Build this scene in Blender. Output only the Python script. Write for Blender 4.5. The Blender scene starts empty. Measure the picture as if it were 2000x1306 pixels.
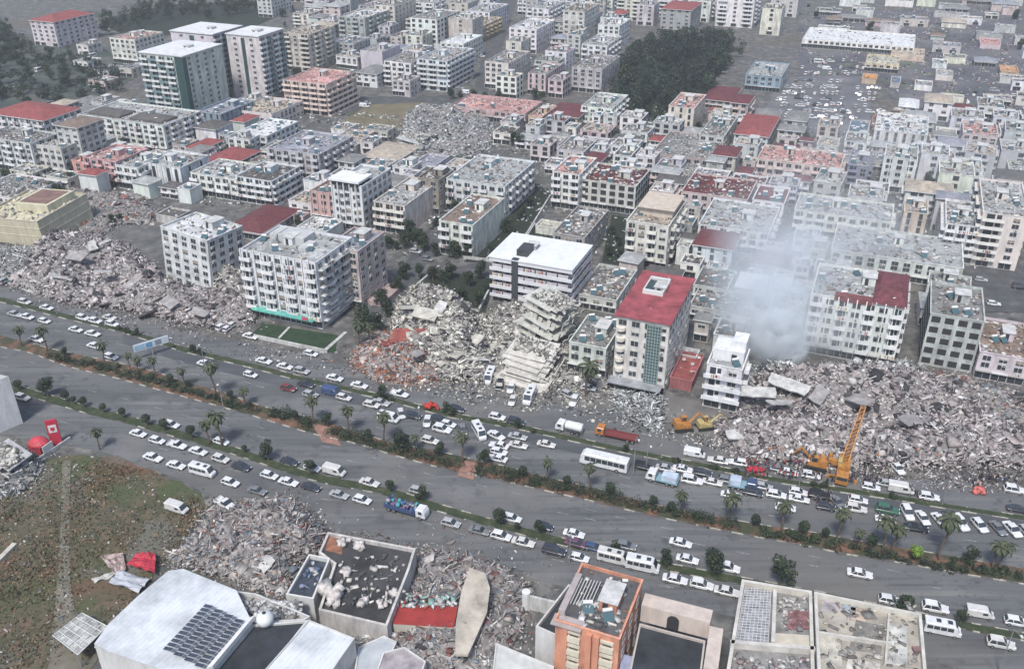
import bpy, math, random
import numpy as np
from mathutils import Vector, Matrix

# ---------------------------------------------------------------- camera, sky, sun, exposure
SC = bpy.context.scene
COL = SC.collection
CAM_H, FPX, PITCH = 125.0, 1805.0, math.radians(29.05)
cam_d = bpy.data.cameras.new('camera'); cam = bpy.data.objects.new('camera', cam_d); COL.objects.link(cam)
cam.location = (0, 0, CAM_H); cam.rotation_euler = (math.pi/2 - PITCH, 0, 0)
cam_d.sensor_width = 36.0; cam_d.lens = 36.0 * FPX / 2000.0; cam_d.clip_end = 6000.0; cam_d.clip_start = 0.5
SC.camera = cam
SUN_EL, SUN_AZ = math.radians(56), math.radians(200)      # azimuth clockwise from +Y: behind the camera, a little left
w = bpy.data.worlds.new('World'); SC.world = w; w.use_nodes = True
nt = w.node_tree; sky = nt.nodes.new('ShaderNodeTexSky'); sky.sky_type = 'NISHITA'; sky.sun_disc = False
sky.sun_elevation = SUN_EL; sky.sun_rotation = SUN_AZ; sky.air_density = 0.95; sky.dust_density = 2.0; sky.ozone_density = 1.0
nt.links.new(sky.outputs[0], nt.nodes['Background'].inputs[0]); nt.nodes['Background'].inputs[1].default_value = 0.115
sl = bpy.data.lights.new('sun', 'SUN'); sun = bpy.data.objects.new('sun', sl); COL.objects.link(sun)
sl.energy = 2.7; sl.angle = math.radians(10); sl.color = (1, .97, .93)
sdir = Vector((math.sin(SUN_AZ)*math.cos(SUN_EL), math.cos(SUN_AZ)*math.cos(SUN_EL), math.sin(SUN_EL)))
sun.rotation_euler = sdir.to_track_quat('Z', 'Y').to_euler(); sun.location = (0, -50, 300)
SC.view_settings.view_transform = 'Standard'; SC.view_settings.look = 'None'
SC.view_settings.exposure = 0.55; SC.view_settings.gamma = 1.0
try:
    SC.cycles.use_denoising = True; SC.cycles.max_bounces = 8; SC.cycles.diffuse_bounces = 2
    SC.cycles.glossy_bounces = 2; SC.cycles.volume_bounces = 4; SC.cycles.transparent_max_bounces = 8
    SC.cycles.volume_step_rate = 2.0; SC.cycles.volume_max_steps = 128
except Exception: pass

# ---------------------------------------------------------------- pixel of the photograph -> point of the place
HAZE_D = 0.00017
S_, C_ = math.sin(PITCH), math.cos(PITCH)
def px(x, y, z=0.0):
    u = (x-1000)/FPX; v = (y-653)/FPX
    t = (CAM_H-z)/(S_+v*C_)
    return Vector((u*t, (C_-v*S_)*t, z))
def height_between(ytop, ybase):
    Y = px(0, ybase).y; v = (ytop-653)/FPX
    return CAM_H-(S_+v*C_)*Y/(C_-v*S_)
R = random.Random(7)
GRID = math.radians(-22)

# ---------------------------------------------------------------- materials
MATS = {}
def lin(c): return tuple((x/12.92 if x <= .04045 else ((x+.055)/1.055)**2.4) for x in c)
def _mk(key):
    m = bpy.data.materials.new(key); m.use_nodes = True
    return m, m.node_tree, m.node_tree.nodes['Principled BSDF']
def mat(c, rough=.75, amt=.25, scale=.35, metal=0.0, stretch=1.0, name='paint'):
    """plain surface of base colour c with blotchy wear; stretch > 1 draws it into vertical streaks"""
    key = (tuple(round(q, 3) for q in c), rough, amt, scale, metal, stretch)
    if key in MATS: return MATS[key]
    m, t, b = _mk(name); MATS[key] = m
    b.inputs['Roughness'].default_value = rough; b.inputs['Metallic'].default_value = metal
    if amt == 0: b.inputs['Base Color'].default_value = (*c, 1); return m
    g = t.nodes.new('ShaderNodeNewGeometry'); mp = t.nodes.new('ShaderNodeMapping'); mp.inputs['Scale'].default_value = (1, 1, 1/stretch)
    n = t.nodes.new('ShaderNodeTexNoise'); n.inputs['Scale'].default_value = scale; n.inputs['Detail'].default_value = 7; n.inputs['Roughness'].default_value = .68
    r = t.nodes.new('ShaderNodeValToRGB'); e = r.color_ramp.elements
    e[0].position = .32; e[1].position = .64
    e[0].color = (*[q*(1-amt*1.5) for q in c], 1); e[1].color = (*[min(.9, q*(1+amt*.5)) for q in c], 1)
    L = t.links.new
    L(g.outputs['Position'], mp.inputs[0]); L(mp.outputs[0], n.inputs['Vector']); L(n.outputs['Fac'], r.inputs[0]); L(r.outputs[0], b.inputs['Base Color'])
    return m
def wallmat(c, amt=.16): return mat(c, .85, amt, .5, 0, 3.0, 'render')
def attr_mat(name, rough=.9, amt=.25, scale=1.2):
    """surface whose own colour is stored per face, with fine wear"""
    m, t, b = _mk(name); b.inputs['Roughness'].default_value = rough
    a = t.nodes.new('ShaderNodeAttribute'); a.attribute_name = 'tone'
    g = t.nodes.new('ShaderNodeNewGeometry'); n = t.nodes.new('ShaderNodeTexNoise'); n.inputs['Scale'].default_value = scale; n.inputs['Detail'].default_value = 6
    mr = t.nodes.new('ShaderNodeMapRange'); mr.inputs['From Min'].default_value = .3; mr.inputs['From Max'].default_value = .7
    mr.inputs['To Min'].default_value = 1-amt*1.4; mr.inputs['To Max'].default_value = 1+amt
    v = t.nodes.new('ShaderNodeVectorMath'); v.operation = 'SCALE'
    L = t.links.new
    L(g.outputs['Position'], n.inputs['Vector']); L(n.outputs['Fac'], mr.inputs['Value']); L(a.outputs['Color'], v.inputs[0]); L(mr.outputs[0], v.inputs['Scale']); L(v.outputs[0], b.inputs['Base Color'])
    return m
def ramp_mat(name, stops, scale, detail=8, rough=.9, bump=0.0, vec=(1, 1, 1), second=None, rough_n=.6):
    """ground-like surface: noise through a colour ramp; second = (scale, (r,g,b), lo, hi) adds patches"""
    m, t, b = _mk(name); b.inputs['Roughness'].default_value = rough
    g = t.nodes.new('ShaderNodeNewGeometry'); mp = t.nodes.new('ShaderNodeMapping'); mp.inputs['Scale'].default_value = vec
    mp.inputs['Rotation'].default_value = (0, 0, -GRID)
    n = t.nodes.new('ShaderNodeTexNoise'); n.inputs['Scale'].default_value = scale; n.inputs['Detail'].default_value = detail; n.inputs['Roughness'].default_value = rough_n
    r = t.nodes.new('ShaderNodeValToRGB'); cr = r.color_ramp
    while len(cr.elements) < len(stops): cr.elements.new(.5)
    for e, (p, c) in zip(cr.elements, stops): e.position = p; e.color = (*c, 1)
    L = t.links.new
    L(g.outputs['Position'], mp.inputs[0]); L(mp.outputs[0], n.inputs['Vector']); L(n.outputs['Fac'], r.inputs[0])
    out = r.outputs[0]
    if second:
        for (sc, c, lo, hi) in second:
            n2 = t.nodes.new('ShaderNodeTexNoise'); n2.inputs['Scale'].default_value = abs(sc); n2.inputs['Detail'].default_value = 5
            mr = t.nodes.new('ShaderNodeMapRange'); mr.inputs['From Min'].default_value = lo; mr.inputs['From Max'].default_value = hi
            mx = t.nodes.new('ShaderNodeMix'); mx.data_type = 'RGBA'; mx.inputs['B'].default_value = (*c, 1)
            L(mp.outputs[0] if sc < 0 else g.outputs['Position'], n2.inputs['Vector']); L(n2.outputs['Fac'], mr.inputs['Value']); L(mr.outputs[0], mx.inputs['Factor']); L(out, mx.inputs['A'])
            out = mx.outputs['Result']
    L(out, b.inputs['Base Color'])
    if bump:
        bp = t.nodes.new('ShaderNodeBump'); bp.inputs['Strength'].default_value = bump; bp.inputs['Distance'].default_value = .3
        L(n.outputs['Fac'], bp.inputs['Height']); L(bp.outputs[0], b.inputs['Normal'])
    return m

GLASS = mat((.035, .043, .05), .1, 0, name='dark_glass'); GLASS.node_tree.nodes['Principled BSDF'].inputs['IOR'].default_value = 1.75
GLASSB = mat((.06, .11, .13), .15, 0, name='blue_glass')
FRAME = mat((.55, .56, .55), .6, 0, name='white_frame')
DARK = mat((.03, .03, .032), .8, .2, 1.0, name='dark_opening')
TYRE = mat((.02, .02, .02), .9, 0, name='rubber'); RIM = mat((.35, .35, .36), .4, 0, metal=.6, name='rim')
HEADL = mat((.75, .77, .8), .2, 0, name='lamp_lens'); TAILL = mat((.35, .02, .02), .3, 0, name='tail_lens')
CHUNK = attr_mat('broken_concrete'); LEAF = attr_mat('leaf', .7, .15, .6)
BARK = mat((.12, .09, .07), .95, .3, 2.0, name='bark')
STEEL = mat((.28, .29, .30), .5, .2, 1.0, metal=.3, name='steel')
CONC = mat((.36, .35, .33), .9, .25, .8, name='concrete')

# ---------------------------------------------------------------- mesh building
class MB:
    def __init__(s): s.v = []; s.f = []; s.m = []
    def quad(s, p, mi=0):
        n = len(s.v); s.v += [tuple(q) for q in p]; s.f.append(tuple(range(n, n+len(p)))); s.m.append(mi)
    def box(s, x0, x1, y0, y1, z0, z1, mi=0, M=None):
        n = len(s.v)
        c = [(x0, y0, z0), (x1, y0, z0), (x1, y1, z0), (x0, y1, z0), (x0, y0, z1), (x1, y0, z1), (x1, y1, z1), (x0, y1, z1)]
        if M is not None: c = [tuple(M @ Vector(q)) for q in c]
        s.v += c
        for f in ((3, 2, 1, 0), (4, 5, 6, 7), (0, 1, 5, 4), (1, 2, 6, 5), (2, 3, 7, 6), (3, 0, 4, 7)): s.f.append(tuple(n+i for i in f)); s.m.append(mi)
    def hexa(s, b4, t4, mi=0):
        n = len(s.v); s.v += [tuple(q) for q in b4]+[tuple(q) for q in t4]
        for f in ((3, 2, 1, 0), (4, 5, 6, 7), (0, 1, 5, 4), (1, 2, 6, 5), (2, 3, 7, 6), (3, 0, 4, 7)): s.f.append(tuple(n+i for i in f)); s.m.append(mi)
    def loft(s, rings, mi=0, caps=True):
        n0 = len(s.v); k = len(rings[0])
        for r in rings: s.v += [tuple(q) for q in r]
        for i in range(len(rings)-1):
            for j in range(k):
                a = n0+i*k+j; b = n0+i*k+(j+1) % k; s.f.append((a, b, b+k, a+k)); s.m.append(mi)
        if caps:
            s.f.append(tuple(n0+j for j in range(k-1, -1, -1))); s.m.append(mi)
            s.f.append(tuple(n0+(len(rings)-1)*k+j for j in range(k))); s.m.append(mi)
    def tube(s, a, b, r0, r1=None, n=8, mi=0):
        a = Vector(a); b = Vector(b); r1 = r0 if r1 is None else r1; d = (b-a).normalized()
        u = d.orthogonal().normalized(); w_ = d.cross(u)
        s.loft([[p+(u*math.cos(2*math.pi*i/n)+w_*math.sin(2*math.pi*i/n))*r for i in range(n)] for p, r in ((a, r0), (b, r1))], mi)
    def mesh(s, name, mats):
        me = bpy.data.meshes.new(name); me.from_pydata(s.v, [], s.f)
        for m in (mats if isinstance(mats, (list, tuple)) else [mats]): me.materials.append(m)
        me.polygons.foreach_set('material_index', s.m); me.update(); return me
    def build(s, name, mats, parent=None, loc=None, smooth=False):
        me = s.mesh(name, mats)
        if smooth: me.polygons.foreach_set('use_smooth', [True]*len(me.polygons))
        return obj(name, me, parent, loc)
def obj(name, data, parent=None, loc=None, rot=None, scale=None):
    o = bpy.data.objects.new(name, data); COL.objects.link(o)
    if parent is not None: o.parent = parent
    if loc is not None: o.location = loc
    if rot is not None: o.rotation_euler = rot
    if scale is not None: o.scale = scale
    return o
def tag(o, label=None, cat=None, group=None, kind=None):
    if label: o['label'] = label
    if cat: o['category'] = cat
    if group: o['group'] = group
    if kind: o['kind'] = kind
    return o
def copy_tree(o, parent=None):
    c = o.copy(); COL.objects.link(c)
    if parent is not None: c.parent = parent
    for ch in KIDS.get(o.name, ()): copy_tree2(ch, c)
    return c
def copy_tree2(ch, par):
    d = ch.copy(); COL.objects.link(d); d.parent = par
    for g in KIDS.get(ch.name, ()): copy_tree2(g, d)
KIDS = {}
def protect(o):                       # remembers a prototype's parts so copies can be made in a loop
    KIDS[o.name] = list(o.children)
    for c in o.children: protect(c)

def np_mesh(name, V, F, tone=None, m=CHUNK, smooth=False):
    """quads or triangles from numpy arrays; tone = colour per face"""
    me = bpy.data.meshes.new(name); k = F.shape[1]
    me.vertices.add(len(V)); me.vertices.foreach_set('co', V.astype(np.float32).ravel())
    me.loops.add(F.size); me.loops.foreach_set('vertex_index', F.astype(np.int32).ravel())
    me.polygons.add(len(F)); me.polygons.foreach_set('loop_start', np.arange(0, F.size, k, dtype=np.int32))
    try: me.polygons.foreach_set('loop_total', np.full(len(F), k, dtype=np.int32))
    except Exception: pass
    if tone is not None:
        a = me.attributes.new('tone', 'FLOAT_COLOR', 'FACE'); c = np.ones((len(F), 4), np.float32); c[:, :3] = tone; a.data.foreach_set('color', c.ravel())
    me.materials.append(m); me.update(calc_edges=True); me.validate()
    if smooth: me.polygons.foreach_set('use_smooth', [True]*len(me.polygons))
    return me
BF = np.array([(3, 2, 1, 0), (4, 5, 6, 7), (0, 1, 5, 4), (1, 2, 6, 5), (2, 3, 7, 6), (3, 0, 4, 7)])
BC = np.array([(-1, -1, -1), (1, -1, -1), (1, 1, -1), (-1, 1, -1), (-1, -1, 1), (1, -1, 1), (1, 1, 1), (-1, 1, 1)])*.5
def chunk_arrays(P, SZ, EU, rng, jag=.22):
    """N broken boxes: centres P, sizes SZ, euler angles EU"""
    N = len(P); cx, cy, cz = np.cos(EU).T; sx, sy, sz = np.sin(EU).T
    M = np.empty((N, 3, 3))
    M[:, 0, 0] = cy*cz; M[:, 0, 1] = sx*sy*cz-cx*sz; M[:, 0, 2] = cx*sy*cz+sx*sz
    M[:, 1, 0] = cy*sz; M[:, 1, 1] = sx*sy*sz+cx*cz; M[:, 1, 2] = cx*sy*sz-sx*cz
    M[:, 2, 0] = -sy; M[:, 2, 1] = sx*cy; M[:, 2, 2] = cx*cy
    L = (BC[None]*(1+rng.uniform(-jag, jag, (N, 8, 3))))*SZ[:, None, :]
    V = np.einsum('nij,nkj->nki', M, L)+P[:, None, :]
    F = BF[None]+(np.arange(N)*8)[:, None, None]
    return V.reshape(-1, 3), F.reshape(-1, 4)
def in_poly(P, poly):
    x, y = P[:, 0], P[:, 1]; ins = np.zeros(len(P), bool); n = len(poly)
    for i in range(n):
        x1, y1 = poly[i]; x2, y2 = poly[(i+1) % n]
        c = ((y1 > y) != (y2 > y)) & (x < (x2-x1)*(y-y1)/((y2-y1) if y2 != y1 else 1e-9)+x1); ins ^= c
    return ins
def edge_dist(P, poly):
    d = np.full(len(P), 1e9); n = len(poly)
    for i in range(n):
        a = np.array(poly[i]); b = np.array(poly[(i+1) % n]); ab = b-a
        t = np.clip(((P-a)@ab)/max(ab@ab, 1e-9), 0, 1); d = np.minimum(d, np.linalg.norm(P-(a+t[:, None]*ab), axis=1))
    return d
def bumps(P, rng, k=14, s=6.0):
    """smooth uneven height factor 0.3..1.3"""
    z = np.zeros(len(P)); lo = P.min(0); hi = P.max(0)
    for _ in range(k):
        fr = rng.normal(0, 1/s, 2); z += np.sin(P@fr*1.6+rng.uniform(0, 6.3))
    return np.clip(.8+.5*z/math.sqrt(k)*1.2, .15, 1.6)
def ordinal(i): return ['leftmost', 'second', 'third', 'fourth', 'fifth', 'sixth', 'seventh', 'eighth', 'ninth', 'tenth'][i] if i < 10 else '%d%s' % (i+1, 'th' if 10 <= (i+1) % 100 <= 20 else {1: 'st', 2: 'nd', 3: 'rd'}.get((i+1) % 10, 'th'))
PEND = {}
def queue_label(o, x, what, where, group, cat):
    """labels that need counting: 'what, third from the left of those where'; written by flush_labels"""
    PEND.setdefault((what, where), []).append((x, o)); o['category'] = cat; o['group'] = group
def flush_labels():
    for (what, where), L in PEND.items():
        L.sort(key=lambda q: q[0])
        for i, (x, o) in enumerate(L):
            if len(L) == 1: o['label'] = '%s %s' % (what, where)
            elif i == 0: o['label'] = '%s, leftmost %s' % (what, where)
            elif i == len(L)-1: o['label'] = '%s, rightmost %s' % (what, where)
            else: o['label'] = '%s, %s from left %s' % (what, ordinal(i), where)
# ================================================================ THE SETTING
SH_N = [0]
def sheet(name, pts, z, m, kind='structure', label=None, cat=None):
    SH_N[0] += 1; z += SH_N[0]*.0035
    mb = MB(); mb.quad([(p.x, p.y, z) for p in pts]); o = mb.build(name, m)
    o['kind'] = kind
    if label: tag(o, label, cat)
    return o
def P(s, z=0.0):
    a = [float(q) for q in s.replace(';', ' ').replace(',', ' ').split()]
    return [px(a[i], a[i+1], z) for i in range(0, len(a), 2)]
def ccw(pts):
    A = sum(pts[i].x*pts[(i+1) % len(pts)].y-pts[(i+1) % len(pts)].x*pts[i].y for i in range(len(pts)))
    return pts if A > 0 else pts[::-1]
asph_city = ramp_mat('worn_city_ground', [(.3, (.05, .05, .049)), (.5, (.10, .098, .094)), (.7, (.20, .192, .18))], .2, 12, second=[(.03, (.11, .095, .075), .55, .72), (.4, (.03, .032, .03), .54, .7), (.018, (.045, .055, .035), .58, .68), (.9, (.26, .25, .235), .62, .72)])
mb = MB(); n = 24
for i in range(n):
    for j in range(n):
        X = lambda a: -3000+6000*a/n
        Y = lambda a: -500+6500*a/n
        mb.quad([(X(i), Y(j), 0), (X(i+1), Y(j), 0), (X(i+1), Y(j+1), 0), (X(i), Y(j+1), 0)])
mb.build('ground', asph_city)['kind'] = 'structure'

road_m = ramp_mat('asphalt', [(.3, (.078, .081, .084)), (.5, (.108, .112, .115)), (.7, (.150, .153, .155))], .12, 11, vec=(.06, 1, 1), rough=.8, second=[(-.9, (.07, .072, .075), .5, .66), (-.45, (.165, .165, .16), .56, .72), (.35, (.06, .063, .067), .56, .72), (.06, (.165, .165, .16), .56, .76), (1.3, (.055, .056, .058), .62, .7), (.025, (.135, .13, .12), .5, .7)])
road_dk = ramp_mat('darker_asphalt', [(.3, (.05, .054, .06)), (.5, (.07, .075, .083)), (.7, (.10, .105, .11))], .15, 10, vec=(.18, 1, 1), rough=.8, second=[(.3, (.06, .063, .068), .6, .75)])
lane_m = ramp_mat('street_asphalt', [(.3, (.045, .047, .05)), (.55, (.075, .077, .08)), (.75, (.13, .128, .125))], .25, 8)
soil_m = ramp_mat('median_soil', [(.3, (.03, .038, .018)), (.46, (.05, .052, .028)), (.56, (.14, .075, .048)), (.75, (.22, .12, .08))], .22, 8, bump=.2)
verge_m = ramp_mat('verge_grass', [(.3, (.018, .028, .012)), (.5, (.032, .045, .018)), (.62, (.055, .062, .03)), (.75, (.10, .09, .06))], .5, 8, bump=.3)
field_m = ramp_mat('rough_field', [(.3, (.042, .045, .026)), (.46, (.075, .072, .042)), (.6, (.125, .095, .06)), (.75, (.19, .14, .09))], .35, 13, bump=.6, rough_n=.72, second=[(.05, (.13, .07, .045), .5, .64), (.04, (.06, .075, .03), .5, .6), (.06, (.12, .115, .095), .55, .66), (1.2, (.035, .04, .02), .55, .68)])
green_m = ramp_mat('dark_garden', [(.3, (.008, .014, .009)), (.55, (.016, .026, .014)), (.75, (.03, .042, .022))], .3, 9, bump=.5)
brown_m = ramp_mat('bare_earth', [(.3, (.10, .085, .06)), (.55, (.14, .12, .085)), (.75, (.19, .165, .12))], .1, 9, bump=.2)
dust_m = ramp_mat('dusty_forecourt', [(.3, (.10, .097, .093)), (.55, (.145, .138, .13)), (.75, (.21, .2, .185))], .2, 9)
path_m = ramp_mat('red_paving', [(.3, (.20, .11, .085)), (.7, (.30, .17, .13))], .8, 6)

# the avenue: one sheet of asphalt from the far service road to the near one
FAR_EDGE = '-420,490;-200,520;0,560;100,590;230,617;300,632;400,655;480,668;620,700;690,722;760,752;870,760;960,772;1100,790;1200,800;1290,835;1420,862;1480,893;1600,915;1760,935;1900,940;2060,955;2300,1000'
NEAR_EDGE = '2400,1420;2000,1330;1810,1290;1600,1240;1440,1205;1250,1165;1100,1145;1000,1118;830,1072;700,1045;640,1030;560,1000;480,985;400,962;340,932;270,905;200,882;100,865;0,850;-420,760'
sheet('road', ccw(P(FAR_EDGE)+P(NEAR_EDGE)), .02, road_m)
def strip(name, far, near, h, m, m_side=None, kind='structure'):
    a, b = P(far), P(near)
    def resample(q, k):
        d = [0]
        for i in range(1, len(q)): d.append(d[-1]+(q[i]-q[i-1]).length)
        out = []
        for j in range(k):
            t = d[-1]*j/(k-1); i = max(1, next((i for i in range(len(d)) if d[i] >= t-1e-6), len(d)-1))
            out.append(q[i-1].lerp(q[i], (t-d[i-1])/max(1e-6, d[i]-d[i-1])))
        return out
    k = 60; a, b = resample(a, k), resample(b, k); mb = MB()
    for i in range(k-1):
        mb.quad([(b[i].x, b[i].y, h), (b[i+1].x, b[i+1].y, h), (a[i+1].x, a[i+1].y, h), (a[i].x, a[i].y, h)], 0)
        for q, s in ((b, 1), (a, -1)):
            f = [(q[i].x, q[i].y, 0), (q[i+1].x, q[i+1].y, 0), (q[i+1].x, q[i+1].y, h), (q[i].x, q[i].y, h)]
            mb.quad(f if s > 0 else f[::-1], 0)
    o = mb.build(name, m); o['kind'] = kind
    return a, b
def off(s, dy): a = s.split(';'); return ';'.join('%s,%s' % (q.split(',')[0], float(q.split(',')[1])+dy) for q in a)
FARV = '-300,500;0,585;108,613;240,645;360,683;480,711;600,743;750,776;874,810;1015,834;1121,858;1220,880;1354,906;1417,918;1533,941;1757,973;1860,991;2000,1012;2300,1068'
MED_F = '-300,575;0,655;63,672;126,688;227,708;303,726;374,751;430,764;500,791;563,806;621,818;677,838;753,862;803,872;879,886;930,900;1000,913;1038,926;1139,949;1210,966;1257,982;1329,996;1500,1028;1603,1042;1696,1060;1809,1078;1881,1091;2000,1110;2300,1170'
MED_N = '-300,600;0,678;58,688;121,713;172,726;237,741;301,759;374,779;430,794;500,814;568,835;626,852;677,862;727,875;773,891;828,905;879,919;930,928;1000,943;1088,964;1142,975;1200,990;1291,1011;1353,1024;1437,1041;1500,1053;1577,1066;1654,1083;1732,1094;1809,1108;1886,1122;2000,1140;2300,1200'
NRV = '-300,665;0,748;66,769;177,802;253,820;392,860;480,887;576,920;626,935;753,958;886,1000;937,1015;1026,1038;1077,1053;1190,1078;1288,1104;1425,1130;1600,1162;1740,1192;1886,1222;2000,1243;2300,1300'
av = strip('far_verge', off(FARV, -4.5), off(FARV, 5), .13, verge_m)
md = strip('planted_median', MED_F, MED_N, .15, soil_m)
nv = strip('near_verge', off(NRV, -7), off(NRV, 8), .13, verge_m)
# darker worn lane beside the far verge
a_, b_ = P(off(FARV, 7)), P(off(FARV, 32))
for nm, lo, hi, mm in (('worn_lane', 6.5, 26, road_dk),):
    A_ = P(off('240,645;360,683;480,711;600,743;750,776;874,810;1015,834;1121,858;1220,880;1354,906;1533,941;1757,973;2000,1012', lo)); B_ = P(off('240,645;360,683;480,711;600,743;750,776;874,810;1015,834;1121,858;1220,880;1354,906;1533,941;1757,973;2000,1012', hi))
    sheet('worn_lane', ccw(A_+B_[::-1]), .03, mm)
# painted kerbs, black and white blocks
KW, KB = mat((.40, .38, .33), .8, .4, 1.5, name='kerb_white'), mat((.12, .12, .12), .8, .3, 1.5, name='kerb_dark')
def kerb(name, line, h, seg=2.2, wd=.13, blank=.12):
    mb = MB(); t = 0; i = 0; q = line; acc = 0
    for a, b in zip(q, q[1:]):
        L = (b-a).length; u = (b-a)/max(L, 1e-6); nrm = Vector((-u.y, u.x, 0)); s = 0
        while s < L:
            e = min(L, s+seg-(acc % seg) if acc % seg else s+seg)
            c = int(acc//seg) % 2; p0 = a+u*s; p1 = a+u*e; acc += e-s+1e-6
            if R.random() > blank:
                mb.hexa([p0-nrm*wd, p1-nrm*wd, p1+nrm*wd, p0+nrm*wd], [p0-nrm*wd+Vector((0, 0, h)), p1-nrm*wd+Vector((0, 0, h)), p1+nrm*wd+Vector((0, 0, h)), p0+nrm*wd+Vector((0, 0, h))], c)
            s = e
    o = mb.build(name, [KW, KB]); o['kind'] = 'structure'
kerb('kerb', md[1], .22); kerb('kerb', md[0], .22, blank=.3); kerb('kerb', av[1], .2, 3.0, blank=.2); kerb('kerb', nv[0], .19, blank=.5); kerb('kerb', nv[1], .19, blank=.5); kerb('kerb', av[0], .19, blank=.6)
# lane dashes
mb = MB()
def dashes(line, dy, dash=2.5, gap=6.0, wd=.09):
    q = P(off(line, dy)); acc = 0
    for a, b in zip(q, q[1:]):
        L = (b-a).length; u = (b-a)/max(L, 1e-6); nr = Vector((-u.y, u.x, 0)); s = 0
        while s+dash < L:
            p0, p1 = a+u*s, a+u*(s+dash)
            if R.random() < .6: mb.quad([(q_.x, q_.y, .055) for q_ in (p0-nr*wd, p1-nr*wd, p1+nr*wd, p0+nr*wd)])
            s += dash+gap
dashes(MED_N, 18); dashes(MED_N, 36); dashes(MED_F, -22); dashes(MED_F, -38); dashes(NRV, 38)
mb.build('lane_marking', mat((.27, .275, .28), .8, .5, 1.5, name='worn_paint'))['kind'] = 'structure'
# red paved crossings of the median
for s in ('608,826;640,834;668,872;630,864', '905,900;935,905;925,938;893,930', '1000,960;1001,960;1001,961;1000,961'):
    if s[0] != '1': sheet('footpath', ccw(P(s)), .16, path_m)
# city streets (strips of asphalt between the blocks)
for s in ('690,640;755,560;960,505;1220,545;1480,590;1480,610;1210,562;985,525;790,575;740,650',
          '955,505;1045,385;1090,385;1000,515', '760,560;840,440;870,330;895,330;880,450;800,560',
          '1165,520;1225,400;1260,330;1290,330;1240,430;1200,530', '440,250;560,215;720,190;1000,185;1000,200;720,212;560,240;470,268',
          '925,180;955,60;985,0;1010,0;985,80;950,190', '1300,690;1360,600;1380,610;1345,700',
          '1430,640;1520,470;1560,340;1590,340;1550,480;1480,640', '270,400;600,470;600,485;260,415',
          '0,355;300,385;300,400;0,372', '1800,300;1830,300;1810,470;1770,540;1745,530;1785,460'):
    sheet('street', ccw(P(s)), .03, lane_m)
# lots and gardens
sheet('garden_lot', ccw(P('852,528;968,545;948,610;860,600;800,572')), .05, green_m)
sheet('garden_lot', ccw(P('1175,512;1218,520;1222,425;1195,420')), .05, green_m)
sheet('garden_lot', ccw(P('985,420;1040,362;1080,372;1045,430;975,512;905,512;930,490')), .035, green_m)
sheet('garden_lot', ccw(P('1035,440;1085,455;1080,475;1020,470')), .05, green_m)
sheet('grass_field', ccw(P('640,255;720,205;835,200;828,245;760,262')), .05, ramp_mat('brown_grass', [(.3, (.11, .095, .06)), (.55, (.15, .13, .08)), (.75, (.19, .16, .11))], .12, 9))
sheet('rough_field', ccw(P('-200,860;60,905;130,890;165,888;200,893;232,889;270,912;300,918;322,934;352,940;375,958;392,962;401,985;430,992;418,1012;380,1022;352,1060;340,1088;300,1100;298,1130;262,1165;240,1210;205,1240;190,1290;160,1330;-300,1400;-300,900')), .05, field_m)
sheet('dirt_path', ccw(P('122,900;138,900;136,1010;136,1120;165,1330;92,1330;114,1120;120,1010')), .07, ramp_mat('worn_path', [(.3, (.10, .092, .07)), (.55, (.15, .14, .11)), (.75, (.2, .19, .16))], .3, 9))
sheet('lawn', ccw(P('512,632;660,655;655,690;640,688;490,655')), .06, ramp_mat('lawn_grass', [(.3, (.012, .028, .012)), (.7, (.028, .055, .022))], .4, 8))
sheet('forecourt', ccw(P('690,715;770,750;900,748;1110,745;1200,760;1200,800;1100,790;960,772;870,760;760,752')), .045, dust_m)
sheet('forecourt', ccw(P('1300,770;1440,800;1480,893;1420,862;1290,835')), .045, dust_m)
sheet('bare_lot', ccw(P('180,400;300,410;330,480;300,560;220,480;170,470')), .05, ramp_mat('grey_dirt', [(.3, (.06, .062, .06)), (.55, (.11, .11, .105)), (.75, (.17, .165, .155))], .2, 9))
sheet('parking_lot', ccw(P('1535,150;1700,150;1700,300;1600,300;1480,235;1520,170')), .05, ramp_mat('pale_parking', [(.3, (.09, .09, .10)), (.55, (.13, .13, .14)), (.75, (.19, .18, .18))], .05, 9))
sheet('parking_lot', ccw(P('1885,520;2010,520;2080,610;1920,610;1880,560')), .05, lane_m)
sheet('industrial_yard', ccw(P('1560,20;2300,20;2300,260;1820,230;1700,150;1560,150')), .045, ramp_mat('yard_ground', [(.3, (.055, .056, .068)), (.5, (.095, .095, .108)), (.75, (.17, .16, .16))], .03, 10, second=[(.05, (.10, .12, .08), .58, .66)]))
sheet('park_ground', ccw(P('1205,232;1210,150;1245,112;1300,96;1390,92;1418,110;1400,150;1380,190;1330,205;1290,238')), .05, green_m)
sheet('park_ground', ccw(P('-300,60;0,60;200,90;270,150;150,210;60,205;-300,260')), .05, ramp_mat('dark_park', [(.3, (.03, .042, .04)), (.5, (.05, .065, .055)), (.7, (.10, .105, .09))], .05, 10))  # mottled dark grey-green park ground
sheet('park_ground', ccw(P('190,40;330,10;570,0;560,25;480,60;250,75')), .05, green_m)
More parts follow.
